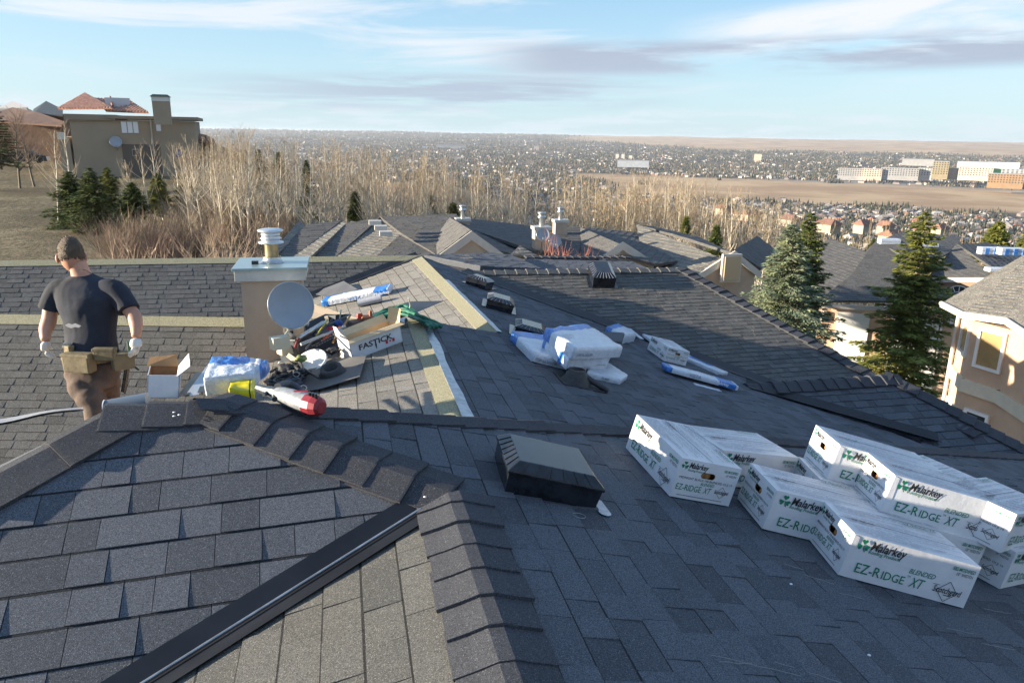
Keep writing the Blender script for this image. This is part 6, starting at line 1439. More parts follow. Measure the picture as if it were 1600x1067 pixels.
flap([fA+nE*h_, fB+nE*h_, fB+nE*(h_-.015)-du*.04+uu_*.02, fA+nE*(h_-.015)-du*.04-uu_*.02])
flap([fA+fd+nE*h_, fB+fd+nE*h_, fB+fd+nE*(h_+.05)+du*.05, fA+fd+nE*(h_+.03)+du*.05])
flap([fB+nE*h_, fB+fd+nE*h_, fB+fd+nE*(h_+.11)+uu_*.035, fB+nE*(h_+.11)+uu_*.035]); flap([fA+nE*h_, fA+fd+nE*h_, fA+fd+nE*(h_+.10)-uu_*.01, fA+nE*(h_+.10)-uu_*.03], m=M_CARD)
# white lid, rubber boot
lc = onE(486, 566, .05); lm = Matrix.Translation(lc) @ (nE+Vector((-.25, -.5, .1))).to_track_quat('Z', 'Y').to_matrix().to_4x4(); b = MB(); b.lathe([(0, 0), (.105, .002), (.118, .016), (.128, .016), (.13, .0), (.118, -.006), (0, -.008)], 32, lm); tag(b.build('round_lid', mat('white_plastic', (.78, .77, .74), .35)), 'round white plastic lid lying on the grey sheet', 'lid')
rc = onE(520, 585, .03); rm = Matrix.Translation(rc) @ (nE+Vector((-.1, -.35, .25))).to_track_quat('Z', 'Y').to_matrix().to_4x4(); b = MB(); b.lathe([(.105, -.02), (.10, .01), (.082, .035), (.078, .062), (.066, .066), (.052, .064), (.050, .02), (0, .018)], 28, rm); tag(b.build('rubber_collar', M_RUB), 'round black rubber collar standing on the grey sheet', 'collar')
# shopping basket with tools
gA, gB = onE(470, 566), onE(545, 527); gu = (gB-gA).normalized(); gd = nE.cross(gu)*.20; be = empty('tool_basket', gA, 'dark grey store basket full of tools with small white lettering', 'basket'); M_BASK = mat('dark_grey_plastic', (.075, .085, .10), .5, var=.1, vscale=8)
for p, q, o in ((gA, gB, gd), (gA, gA+gd, gu*.2), (gB, gB+gd, -gu*.2), (gA+gd, gB+gd, -gd)):
    o = o.normalized(); b = MB(); ex = -o*.028; b.prism([p, q, q+nE*.19+ex, p+nE*.19+ex], o*.005); b.build('side_panel', M_BASK, be)
b = MB(); b.prism([gA, gB, gB+gd, gA+gd], nE*.005); b.build('floor_panel', M_BASK, be)
b = MB(); r4 = [q+nE*.193 for q in (gA-gu*.03-gd.normalized()*.03, gB+gu*.03-gd.normalized()*.03, gB+gd+gu*.03+gd.normalized()*.03, gA+gd-gu*.03+gd.normalized()*.03)]; b.tube(r4+[r4[0]], .008, 6); b.build('rim', M_BASK, be)
F = Face(gA-gd.normalized()*.003-gd.normalized()*0, gu, (nE*.16-gd.normalized()*.028)); mb = MB(); Lg = (gB-gA).length; F.text(mb, 'DO NOT REMOVE FROM STORE', Lg*.22, .085, .026, l=.003, offset=.015, fit=Lg*.62)
for k in range(9): F.quad(mb, Lg*(.30+k*.055), .068, Lg*(.30+k*.055)+.022, .073, l=.003)
mb.build('lettering', mat('white_letters', (.75, .75, .75), .6), be, kind='stuff')
MC = lambda nm, c, r=.5: mat('tool_'+nm, c, r, var=.1, vscale=20)
gc = (gA+gB)/2+gd*.5
def rod(name, p, q, r, m, label, cat, parent=None, cap=None):
    b = MB(); b.tube([p, q], r, 10); o = b.build(name, m, parent); 
    return tag(o, label, cat) if not parent else o
cg = empty('caulking_gun', gc+nE*.2, 'silver caulking gun laid across the top of the basket', 'caulking gun'); p, q = onh(pE1, 466, 529, .20), onh(pE1, 505, 505, .22)
b = MB(); b.tube([p, q], .020, 12); b.build('barrel', M_GALV, cg); b = MB(); b.tube([q, q+(q-p).normalized()*.07], [.018, .004], 8); b.build('nozzle', MC('white', (.75, .73, .68)), cg); b = MB(); b.tube([p, p-(q-p).normalized()*.06-nE*.05], .010, 6); b.build('handle', MC('darkred', (.2, .03, .03)), cg)
for nm, px, py, hh, sz, rz_, col, lab, cat in (('cloth', 515, 516, .16, (.15, .10, .05), .5, (.45, .02, .03), 'crumpled bright red cloth in the basket', 'cloth'), ('tape_roll', 528, 505, .17, (.08, .08, .06), .3, (.03, .08, .30), 'blue round item at the back of the basket', 'roll'), ('glove', 502, 512, .18, (.09, .05, .04), .9, (.55, .38, .10), 'yellow orange glove in the basket', 'glove'), ('rag', 470, 560, .10, (.09, .06, .05), .4, (.16, .20, .06), 'olive green rag at the near end of the basket', 'rag'), ('bottle', 478, 505, .2, (.05, .05, .06), .4, (.75, .74, .70), 'small white capped bottle beside the caulking gun', 'bottle')):
    b = MB(); bm = bmesh.new(); bmesh.ops.create_icosphere(bm, subdivisions=3, radius=.5); c = onE(px, py, hh); rt = Matrix.Rotation(rz_, 4, 'Z')
    vs_ = [c+rt @ Vector((v.co.x*sz[0], v.co.y*sz[1], v.co.z*sz[2]))*(1+.5*noise.noise(v.co*3.1+Vector((px, 0, 0)))) for v in bm.verts]; b.mesh(vs_, [tuple(v.index for v in f.verts) for f in bm.faces], smooth=True); bm.free(); tag(b.build(nm, MC(nm, col, .7)), lab, cat)
ym = empty('tape_measure', onE(462, 520, .2), 'yellow and black tape measure on the left end of the basket', 'tape measure'); b = MB(); b.box(onE(461, 517, .2), (.055, .04, .06), rz=.4); b.build('case', MC('yellow', (.6, .45, .02)), ym, bevel=.01); b = MB(); b.box(onE(455, 521, .2), (.02, .045, .05), rz=.4); b.build('grip', M_VENT, ym, bevel=.004)
# blue panel lettering on the wrapped bundles
for (P0, P1, P2_, par_) in ((A1, A2, A4, e),):
    pass
hose = empty('air_hose', onE(500, 575, .0), 'coil of black air hose heaped among the straps behind the nail gun', 'hose'); rg = random.Random(12); pts = []
for k in range(60):
    t = k*.42; r_ = .065+.02*math.sin(k*.7); c = onE(448, 592, .03+.0012*k); pts.append(c+Vector((r_*math.cos(t)*1.5, r_*math.sin(t), 0))+nE*rg.uniform(0, .012))
b = MB(); b.tube(sm(pts, 3), .008, 6); b.build('hose', MC('hoseblk', (.02, .022, .026), .45), hose)
for nm, p_, q_, r_, col, lab, cat in (
    ('pry_bar', (478, 545, .14), (520, 498, .24), .008, (.05, .06, .08), 'dark pry bar standing across the basket', 'pry bar'), ('hammer', (520, 535, .13), (548, 492, .25), .010, (.34, .2, .08), 'wooden hammer shaft sticking up at the right end of the basket', 'hammer'),
    ('chisel', (494, 525, .18), (512, 500, .25), .007, (.5, .42, .02), 'yellow handled chisel in the basket', 'chisel'), ('screwdriver', (505, 530, .17), (532, 510, .22), .008, (.45, .06, .02), 'orange screwdriver lying on the tools in the basket', 'screwdriver'), ('level', (470, 538, .20), (540, 510, .21), .012, (.30, .32, .34), 'grey spirit level laid along the basket rim', 'level')):
    b = MB(); b.tube([onE(*p_), onE(*q_)], [r_, r_*.8], 8); tag(b.build(nm, MC(nm, col, .5)), lab, cat)
for nm, px, py, hh, sz, col, lab, cat in (('rag', 500, 520, .17, (.12, .08, .05), (.10, .12, .14), 'dark grey rag stuffed into the basket', 'rag'), ('rag', 488, 532, .16, (.10, .08, .05), (.03, .035, .04), 'black rag at the near end of the basket', 'rag'), ('glove', 520, 548, .09, (.09, .06, .05), (.03, .03, .035), 'black work glove hanging over the basket side', 'glove'), ('pouch', 538, 535, .06, (.12, .08, .10), (.04, .04, .045), 'black pouch between basket and open white box', 'pouch'), ('rag', 440, 600, .04, (.13, .09, .05), (.05, .055, .06), 'grey rag at the left of the strap pile', 'rag')):
    b = MB(); bm = bmesh.new(); bmesh.ops.create_icosphere(bm, subdivisions=3, radius=.5); c = onE(px, py, hh); b.mesh([c+Vector((v.co.x*sz[0], v.co.y*sz[1], v.co.z*sz[2]))*(1+.7*noise.noise(v.co*4+Vector((px, 0, 0)))) for v in bm.verts], [tuple(v.index for v in f.verts) for f in bm.faces], smooth=True); bm.free(); tag(b.build(nm, MC('%s%d' % (nm, px), col, .8)), lab, cat)
# beige bracket arm of spare dish gear
br = empty('bracket', onE(445, 545), 'beige metal bracket and folded arm leaning between the dish and the basket', 'bracket'); M_BEI = mat('beige_plastic', (.55, .50, .36), .5)
b = MB(); b.box(onE(448, 545, .12), (.13, .09, .075), rz=.55); b.build('head', M_BEI, br, bevel=.006)
for k in range(3): b = MB(); b.tube([onE(443+k*4, 552, .10), onE(468+k*5, 572, .01)], .007, 5); b.build('arm', M_BEI, br)
b = MB(); b.tube([onE(432, 540, .13), onE(408, 560, .0)], .003, 4); b.build('wire', MC('rust', (.2, .1, .05)), br)
# brown tool tote
te = empty('tool_bag', onE(560, 510), 'brown leather and canvas tool bag behind the open box', 'tool bag')
for nm, px, py, hh, sz, rz_, col in (('pouch', 574, 508, .05, (.12, .12, .17), .3, (.26, .10, .05)), ('pouch', 556, 512, .05, (.15, .12, .13), .5, (.14, .10, .075)), ('pouch', 548, 520, .04, (.16, .13, .12), .2, (.035, .035, .035)), ('handle', 579, 495, .12, (.03, .05, .12), .2, (.30, .12, .05))):
    b = MB(); b.box(onE(px, py, hh), sz, rz=rz_, taper=.86); b.build(nm, MC('bag%d' % px, col, .8), te, bevel=.015)
b = MB(); b.box(onE(562, 494, .14), (.05, .03, .05), rz=.4); tag(b.build('tape_measure', MC('redtape', (.5, .05, .03)), bevel=.01), 'red and yellow tape measure on the brown tool bag', 'tape measure')
b = MB(); b.tube(sm([onE(535, 512, .10), onE(531, 500, .16), onE(533, 484, .24)], 5), .006, 6); tag(b.build('hook', MC('bone', (.62, .58, .46))), 'short pale hook sticking up between basket and tool bag', 'hook')
b = MB(); b.tube(sm([onE(637, 487, .02), onE(641, 478, .10), onE(638, 466, .20)], 5), .0055, 6); tag(b.build('hook', MC('bone', (.62, .58, .46))), 'short pale hook standing up beside the green harness', 'hook')
# green harness
hr = empty('safety_harness', onE(600, 500), 'dark green webbing harness trailing across the ridge', 'harness'); M_GRW = mat('green_webbing', (.012, .12, .07), .6, var=.35, vscale=14)
rg = random.Random(3)
for k in range(11):
    pts = [(578+rg.uniform(-4, 4), 500+rg.uniform(-4, 4)), (605, 488+rg.uniform(-7, 7)), (630, 484+rg.uniform(-7, 8)), (655+rg.uniform(-3, 3), 497+rg.uniform(-4, 4)), (690-(k % 4)*6, 511+rg.uniform(-3, 1))]
    b = MB(); pp = []
    for i, (x, y) in enumerate(pts): pl_ = pE1 if x < 652 else pD; pp.append(onh(pl_, x, y, .02+rg.uniform(0, .05)))
    b.tube(sm(pp, 5), [.013*(.5+.5*math.sin(i*1.3+k)**2)+.006 for i in range(21)], 5); b.build('strap', M_GRW, hr)
b = MB(); bc_ = onE(630, 503, .05); b.lathe([(.018, -.03), (.034, -.03), (.036, 0), (.034, .03), (.018, .03)], 18, Matrix.Translation(bc_) @ Vector((.8, -.5, .3)).to_track_quat('Z', 'Y').to_matrix().to_4x4()); b.build('buckle', M_GALV, hr)
# white / blue long wrapper on the far tan slope, with a grey tube
def onE2(px, py, h=0): return onh(pE2, px, py, h)
a, c = onE2(508, 475, .02), onE2(612, 455, .02); d_ = (c-a).normalized(); s_ = pE2.n.cross(d_); we = empty('long_wrapper', a, 'long white and blue shingle wrapper lying on the sunlit far slope', 'wrapper'); slab('wrap', [a-s_*.10, c-s_*.10, c+s_*.10, a+s_*.10], pE2.n, .07, WM, we, ((0, .10, 0, 1), (.76, .97, 0, 1), (.1, .25, .8, 1)), 21, nu=30, nv=4, wr=.004)
F = Face(a-s_*.114, d_, pE2.n); Lw = (c-a).length; mb = MB(); F.text(mb, 'VISTA', Lw*.40, .012, .05, l=.004, shear=.1, offset=.02, fit=.16); mb.build('lettering', M_BLUE, we, kind='stuff'); mb = MB(); F.text(mb, 'Malarkey', Lw*.775, .015, .05, l=.004, shear=.1, offset=.02, fit=.2); mb.build('lettering', WM[2], we, kind='stuff')
rod('grey_tube', onE2(560, 474, .05), onE2(596, 466, .05), .045, MC('grey', (.30, .32, .36)), 'fat grey tube in the shade of the long wrapper', 'tube')
# things in the gutter between the roofs, left of centre
def onL(px, py, h=0): return onh(pL2, px, py, h)
M_PVC = mat('blue_grey_pipe', (.10, .13, .17), .35)
hp0, hp1 = PL+Vector((.02, .16, -.02)), PK+Vector((.35, .20, -.02))
b = MB(); b.tube([atY(166, 640, 3.55), atY(232, 628, 3.55)], .045, 20); gpipe = tag(b.build('grey_pipe', M_PVC), 'length of blue grey pipe lying just over the near ridge by the worker', 'pipe')
b = MB(); b.tube([atY(166.5, 640, 3.545), atY(165, 640.2, 3.545)], .047, 20); b.build('pipe_rim', M_WHITE, gpipe)
ob = [onL(218, 618), ]
bA, bB = atY(229, 622, 4.3), atY(280, 622, 4.3); oe, u, L, uu_, du, up_ = open_box('open_box', bA, bB, Vector((.1, .15, 1)), Vector((-.03, .20, .0)), .13, 'open brown lined white box standing behind the near ridge beside the worker', M_CARD, M_KRAFT)
b = MB(); b.prism([bB+Vector((0, 0, .13)), bB+Vector((-.03, .2, .13)), bB+Vector((.03, .22, .20)), bB+Vector((.07, .02, .18))], (0, 0, -.004)); b.build('flap', M_CARD, oe)
b = MB(); b.prism([bA+Vector((-.03, .2, .13)), bB+Vector((-.03, .2, .13)), bB+Vector((-.04, .24, .19)), bA+Vector((-.02, .24, .17))], (0, 0, -.004)); b.build('flap', M_KRAFT, oe)
for (p, q, w_, m_, lab) in (((299, 618), (339, 562), .075, mat('zinc_strip', (.38, .42, .46), .35, .5), 'pale zinc strip leaning between the open box and the wrapped bag'), ((286, 618), (313, 581), .06, M_METAL, 'black metal strip left of the pale zinc one'), ((316, 612), (331, 574), .05, M_METAL, 'black metal strip right of the pale zinc one')):
    a, c = atY(*p, 4.1), atY(*q, 4.75); s_ = Vector((1, 0, .1)).normalized(); b = MB(); b.prism([a-s_*w_/2, a+s_*w_/2, c+s_*w_/2, c-s_*w_/2], Vector((0, .004, -.003))); tag(b.build('metal_strip', m_), lab, 'strip')
M_YEL = mat('yellow_bag', (.62, .52, .0), .35, var=.15, vscale=10, bump=.4, bscale=20)
bg_ = empty('product_bag', atY(370, 622, 4.0), 'half open blue and white wrapped bag of shingles behind the near ridge', 'bag'); q4 = [atY(322, 618, 3.9), atY(398, 612, 3.9), atY(410, 585, 4.4), atY(335, 582, 4.4)]; slab('wrap', q4, (0, -.2, 1), .11, WM, bg_, ((0, .8, .55, 1),), 31, wr=.016, puff=.2)
b = MB(); slab_q = [atY(398, 600, 4.0), atY(416, 588, 4.1), atY(422, 578, 4.3), atY(400, 575, 4.4)]; slab('torn_end', slab_q, (0, -.2, 1), .06, WM, bg_, ((.5, 1, 0, 1),), 33, nu=10, nv=6, wr=.03, puff=.6)
yb = empty('yellow_pack', atY(378, 622, 3.8), 'bright yellow plastic pack in front of the blue and white bag', 'pack'); slab('pack', [atY(360, 628, 3.75), atY(398, 631, 3.75), atY(399, 606, 3.95), atY(364, 612, 3.95)], (0, -.25, 1), .075, [M_YEL, M_BLACKP], yb, ((.82, .88, 0, 1),), 34, wr=.008, nu=16, puff=.05)
# black strap pile and nail gun on the near ridge
sp = empty('strap_pile', onE(450, 590), 'tangle of black straps and buckles behind the nail gun', 'straps'); rg = random.Random(9)
for k in range(9):
    cx3, cy3 = rg.uniform(432, 478), rg.uniform(572, 602); pts = [onE(cx3+rg.uniform(-24, 24), cy3+rg.uniform(-14, 14), .03+rg.uniform(0, .07)) for _ in range(5)]
    b = MB(); b.tube(sm(pts, 6), .011, 5); b.build('strap', MC('strapblk', (.018, .02, .024), .6), sp)
for (x, y, h2_, sz, col) in ((447, 580, .05, (.14, .12, .10), (.02, .022, .026)), (425, 596, .04, (.12, .08, .06), (.16, .11, .09)), (457, 600, .06, (.13, .09, .08), (.05, .06, .08))):
    b = MB(); bm = bmesh.new(); bmesh.ops.create_icosphere(bm, subdivisions=3, radius=.5); c = onE(x, y, h2_); b.mesh([c+Vector((v.co.x*sz[0], v.co.y*sz[1], v.co.z*sz[2]))*(1+.5*noise.noise(v.co*4+Vector((x, 0, 0)))) for v in bm.verts], [tuple(v.index for v in f.verts) for f in bm.faces], smooth=True); bm.free(); b.build('pad', MC('pad%d' % x, col, .7), sp)
for (x, y) in ((463, 585), (440, 568), (474, 606)):
    b = MB(); c = onE(x, y, .10); b.tube([c+Vector((.022*math.cos(t/6*math.pi), .0, .018*math.sin(t/6*math.pi))) for t in range(13)], .0035, 5); b.build('ring', M_BRIGHT, sp)
ng = empty('nail_gun', atD(450, 630, 3.25), 'grey and red pneumatic nail gun lying on the near ridge', 'nail gun'); Dn = 3.22
ax0, ax1, ax2, ax3 = atD(434, 615, 3.30), atD(472, 628, 3.19), atD(481, 631, 3.17), atD(500, 636, 3.13)
M_NGG = mat('scuffed_grey_metal', (.30, .31, .32), .4, .4, var=.25, vscale=40); M_NGR = mat('red_magnesium', (.22, .02, .03), .45, .1, var=.15, vscale=30)
b = MB(); b.tube([ax0, ax0.lerp(ax1, .25), ax1, ax2], [.030, .038, .044, .044], 20); b.build('cylinder', M_NGG, ng)
b = MB(); b.tube([ax2, ax2.lerp(ax3, .6), ax3, ax3+(ax3-ax2)*.15], [.047, .047, .038, .026], 10, smooth=False); b.build('cap', M_NGR, ng)
b = MB()
for k in range(3): t = .25+k*.25; b.box(ax2.lerp(ax3, t)+CU*.045-CF*.02, (.010, .02, .02), rz=.3)
b.build('exhaust_slots', M_VENT, ng, kind='stuff')
b = MB(); b.tube([ax0, atD(418, 611, 3.34), atD(403, 606, 3.38)], [.030, .024, .018], 8, smooth=False); b.build('nose', mat('dark_steel', (.09, .10, .11), .4, .6, var=.3, vscale=50), ng)
b = MB(); b.tube([atD(428, 608, 3.36), atD(412, 617, 3.28)], .009, 6); b.tube([atD(433, 607, 3.33), atD(429, 624, 3.24)], .012, 8); b.build('safety_lever', mat('dark_steel', (.09, .10, .11), .4, .6), ng, kind='stuff')
b = MB(); b.tube(sm([ax0+CU*.03, atD(452, 600, 3.42), atD(472, 612, 3.40), atD(478, 622, 3.3)], 5), .018, 8); b.build('grip', mat('dark_grey_grip', (.05, .055, .065), .6), ng)
b = MB(); b.prism([ax1+CU*.05-CF*.012-CR*.03, ax1+CU*.052-CF*.012+CR*.03, ax1+CU*.046-CF*.022+CR*.03, ax1+CU*.044-CF*.022-CR*.03], -CF*.003); b.build('red_stripe', M_NGR, ng)
# white bent sheet left of the near ridge + lifted shingle edges
b = MB(); prev = None
for i in range(15):
    t = i/14; px = -30+t*160; yb2 = 664-t*27+2*math.sin(t*7); yt2 = 650-t*16+1.5*math.sin(t*5+1); a = atY(px, yb2, 3.35); c = atY(px, (yt2+yb2)/2, 3.55)
    if prev: b.face([prev[0], a, c, prev[1]], smooth=False); b.face([prev[0]-Vector((0, 0, .01)), a-Vector((0, 0, .01)), c-Vector((0, 0, .01)), prev[1]-Vector((0, 0, .01))][::-1])
    prev = (a, c)
tag(b.build('drip_edge', M_FELT), 'long crumpled white metal edging left of the worker, behind the near hip', 'metal edging')
# nails and chalky scratches on the shingles
M_SCR = mat('pale_scratch', (.26, .26, .25), .9); rg = random.Random(21); nl = 0
for (px, py, L_, ang) in ((1185, 1040, .30, -12), (1265, 1050, .22, -20), (1150, 1035, .12, 5), (1430, 905, .12, -8), (1480, 925, .14, -6), (1560, 955, .14, -5), (1500, 985, .12, -7), (1560, 1010, .14, -7), (1330, 930, .1, -10), (1280, 905, .12, -22), (1240, 885, .08, -15)):
    c = onh(pC, px, py, .0125); pts = []
    for k in range(9): t = k/8-.5; a = R(ang); pts.append(c+Vector((math.cos(a), math.sin(a), -.27*math.cos(a)))*L_*t+Vector((0, rg.uniform(-.004, .004), 0)))
    b = MB(); b.tube(pts, .0011, 3, cap=False); tag(b.build('chalky_scratch', M_SCR, house), None)
for i, (px, py, pl_) in enumerate(((272, 644, pA), (272, 650, pA), (280, 648, pA), (664, 776, pA), (1236, 912, pC), (1358, 1023, pC))):
    c = onh(pl_, px, py, .034 if pl_ is pA else .012); b = MB(); b.lathe([(0, .002), (.006, .001), (.006, 0)], 8, Matrix.Translation(c)); b.build('nail_head', M_WHITE, house)
# ------------------------------------------------------------------ the worker
def skin_chain(name, verts, edges, radii, m, parent, origin, sub=2, flat=None):
    me = bpy.data.meshes.new(name); me.from_pydata([Vector(v)-origin for v in verts], edges, []); o = bpy.data.objects.new(name, me); COL.objects.link(o)
    sk = o.modifiers.new('s', 'SKIN'); sk.use_smooth_shade = True; me.skin_vertices.new() if not me.skin_vertices else None
    for i, r in enumerate(radii):
        sv = me.skin_vertices[0].data[i]; sv.radius = r if isinstance(r, tuple) else (r, r); sv.use_root = (i == 0)
    s2 = o.modifiers.new('b', 'SUBSURF'); s2.levels = sub; s2.render_levels = sub
    dg = bpy.context.evaluated_depsgraph_get(); m2 = bpy.data.meshes.new_from_object(o.evaluated_get(dg)); bpy.data.objects.remove(o)
    m2.materials.clear(); m2.materials.append(m); m2.name = name; r_ = link(name, m2, parent); m2.polygons.foreach_set('use_smooth', [True]*len(m2.polygons)); return r_
M_SKIN = mat('sunburnt_skin', (.46, .235, .155), .55, var=.12, vscale=9); M_SHIRT = mat('dark_navy_cotton', (.018, .022, .034), .9, var=.3, vscale=6, bump=.5, bscale=9)
M_PANT = mat('brown_work_trousers', (.095, .065, .05), .9, var=.35, vscale=7, bump=.5, bscale=11); M_LEA = mat('olive_leather', (.16, .125, .07), .75, var=.25, vscale=9, bump=.3, bscale=30)
M_GLOVE = mat('white_knit_glove', (.66, .64, .60), .85, var=.08, vscale=40, bump=.3, bscale=120); M_HAIR = mat('short_brown_hair', (.085, .058, .036), .7, var=.2, vscale=30, bump=1.0, bscale=150)
DM = 5.1; HT = atD(112, 376, DM+.02)
def W(px, py, d=0.0): return atD(px, py, DM+d)
ftz = pL2
pel = W(142, 575, .0); fo = pL2.xyz(pel.x-.02, pel.y+.05)
mp = empty('person', fo, 'worker walking away in dark t-shirt, brown trousers, leather tool belt and white gloves', 'person')
o = fo
def remeshed(name, B, m, parent, voxel=.009, smooth=6):
    """one continuous surface out of overlapping volumes"""
    me = bpy.data.meshes.new(name); me.from_pydata([Vector(p)-Vector(o) for p in B.v], [], B.f); ob = bpy.data.objects.new(name, me); COL.objects.link(ob)
    r_ = ob.modifiers.new('r', 'REMESH'); r_.mode = 'VOXEL'; r_.voxel_size = voxel; s_ = ob.modifiers.new('s', 'SMOOTH'); s_.iterations = smooth; s_.factor = .6
    dg = bpy.context.evaluated_depsgraph_get(); m2 = bpy.data.meshes.new_from_object(ob.evaluated_get(dg)); bpy.data.objects.remove(ob); m2.materials.clear(); m2.materials.append(m); m2.name = name
    m2.polygons.foreach_set('use_smooth', [True]*len(m2.polygons)); return link(name, m2, parent)
fwd = Vector((CF.x, CF.y, 0)).normalized(); rgt = Vector((CR.x, CR.y, 0)).normalized()
def loft(B, rings, n=20, wrinkle=0.0, seed=0):
    """rings: (centre, half width, half depth[, power])"""
    vs = []; fs = []; K_ = len(rings)
    for i, (c, a, d_) in enumerate(rings):
        for j in range(n):
            t = 2*math.pi*j/n; ct, st = math.cos(t), math.sin(t); ct = math.copysign(abs(ct)**.85, ct); st = math.copysign(abs(st)**.85, st)
            p = c+rgt*a*ct+fwd*d_*st
            if wrinkle: p += (p-c).normalized()*wrinkle*noise.fractal(Vector((p.x*5, p.y*5, p.z*13+seed)), 1, 2, 3)
            vs.append(p)
    for i in range(K_-1):
        for j in range(n): fs.append((i*n+j, i*n+(j+1) % n, (i+1)*n+(j+1) % n, (i+1)*n+j))
    fs.append(tuple(range(n-1, -1, -1))); fs.append(tuple(range((K_-1)*n, K_*n))); B.mesh(vs, fs)
elL, elR = W(76, 503, .0), W(209, 494, -.03); wrL, wrR = W(71, 533, -.05), W(212, 528, -.08)
B = MB(); loft(B, [(W(143, 566, 0), .13, .09), (W(141, 520, 0), .13, .085), (W(138, 470, 0), .16, .10), (W(134, 446, 0), .13, .08), (W(129, 434, 0), .065, .062), (W(124, 420, -.01), .056, .058), (W(119, 406, -.02), .055, .06)])
B.tube(sm([W(100, 448, .0), W(88, 455, .0), W(80, 480, .01), elL, W(71, 516, -.02), wrL], 4), [.05, .05, .052, .052, .052, .050, .050, .052, .052, .050, .048, .048, .050, .050, .048, .044, .042, .038, .035, .032, .029], 12)
B.tube(sm([W(172, 450, .0), W(184, 456, -.01), W(198, 478, -.02), elR, W(213, 510, -.06), wrR], 4), [.05, .05, .052, .052, .052, .050, .050, .052, .052, .050, .048, .048, .050, .050, .048, .044, .042, .038, .035, .032, .029], 12)
remeshed('body', B, M_SKIN, mp, .010, 4)
B = MB(); loft(B, [(W(146, 565, 0), .160, .118), (W(145, 552, 0), .163, .120), (W(144, 538, 0), .158, .112), (W(142, 518, 0), .160, .108), (W(140, 498, 0), .172, .118), (W(137, 478, 0), .188, .128), (W(135, 461, 0), .200, .128), (W(133, 448, 0), .196, .112), (W(131, 438, 0), .150, .092), (W(129, 431, 0), .080, .078), (W(128, 428, 0), .066, .070)], 28, .017, 3)
B.tube(sm([W(112, 451, .0), W(93, 453, .0), W(83, 468, .005), W(78, 484, .01)], 4), [.07, .074, .076, .076, .076, .075, .074, .073, .073, .073, .074, .075, .076], 14)
B.tube(sm([W(160, 452, .0), W(181, 455, -.01), W(193, 470, -.015), W(201, 485, -.025)], 4), [.07, .074, .076, .076, .076, .075, .074, .073, .073, .073, .074, .075, .076], 14)
remeshed('t_shirt', B, M_SHIRT, mp, .008, 3)
# head
def blob(name, c, sz, m, parent, fn=None, sub=4, rot=None):
    b = MB(); bm = bmesh.new(); bmesh.ops.create_icosphere(bm, subdivisions=sub, radius=1); rt = rot or Matrix()
    vs_ = []
    for v in bm.verts:
        q = Vector((v.co.x*sz[0], v.co.y*sz[1], v.co.z*sz[2])); q = fn(v.co.copy(), q) if fn else q; vs_.append(c+rt @ q)
    b.mesh(vs_, [tuple(v.index for v in f.verts) for f in bm.faces], smooth=True); bm.free(); return b.build(name, m, parent)
hc = W(111, 398, -.02); hrot = Matrix.Rotation(R(20), 4, 'Z') @ Matrix.Rotation(R(18), 4, 'X').inverted()
def headf(n_, q):                                   # +y is the face
    if n_.z < -.2: q.x *= 1-.22*(-n_.z-.2); q.y = q.y*(1-.10*(-n_.z-.2))+.012*max(0, n_.y)
    if n_.y > .75 and abs(n_.x) < .22 and -.35 < n_.z < .1: q.y += .022*(1-abs(n_.x)/.22)        # nose
    if n_.y > .5 and .02 < n_.z < .22 and .15 < abs(n_.x) < .55: q.y -= .010                       # eye sockets
    if n_.y > .6 and -.62 < n_.z < -.5: q.y -= .006
    if n_.z < -.75: q.y += .022*max(0, n_.y+.2)
    return q
hd = blob('head', hc, (.078, .098, .118), M_SKIN, mp, headf, 4, hrot)
hairf = lambda n_, q: (q*1.018+Vector((0, -.002, .004))+n_*noise.noise(n_*22)*.004) if (n_.z+.16*noise.noise(n_*9) > .05+.55*max(0, n_.y) or (n_.y < -.15 and n_.z+.14*noise.noise(n_*11) > -.40)) else q*.93
blob('hair', hc, (.078, .098, .118), M_HAIR, mp, hairf, 5, hrot)
rh_ = random.Random(4); b = MB()
for k in range(1500):
    n_ = Vector((rh_.gauss(0, 1), rh_.gauss(0, 1), rh_.gauss(0, 1))).normalized()
    if not (n_.z > .10+.55*max(0, n_.y) or (n_.y < -.15 and n_.z > -.42+rh_.uniform(-.08, .1))): continue
    q = Vector((n_.x*.079, n_.y*.099, n_.z*.120)); t_ = Vector((rh_.uniform(-1, 1), rh_.uniform(-1, 1), -.4)); d_ = (n_*.8+t_*.6).normalized(); s_ = d_.cross(n_).normalized()*.0016; L_ = rh_.uniform(.008, .016)*(1.25 if n_.z > .7 else .8)
    b.face([hc+hrot @ (q-s_), hc+hrot @ (q+s_), hc+hrot @ (q+d_*L_)], rh_.random())
b.build('hair_strands', mat('hair_strand', (.12, .078, .045), .5, tone=True, tonek=.6), mp, kind='stuff')
for sg in (-1, 1):
    blob('ear', hc+hrot @ Vector((sg*.082, .004, -.022)), (.012, .020, .031), M_SKIN, mp, None, 3, hrot @ Matrix.Rotation(sg*.35, 4, 'Z'))
    blob('eye', hc+hrot @ Vector((sg*.030, .086, .012)), (.012, .009, .009), M_WHITE, mp, None, 2, hrot)
b = MB(); mo = [hc+hrot @ Vector((x*.024, .094-.006*x*x, -.062)) for x in (-1, -.5, 0, .5, 1)]; b.tube(mo, .004, 5); b.build('mouth', mat('lips', (.35, .11, .09), .5), mp)
b = MB(); b.tube(sm([W(112, 427, .05), W(118, 423, .02), W(126, 421, -.07), W(136, 423, -.06), W(143, 428, .02)], 5), .0022, 4); b.build('neck_cord', M_VENT, mp)
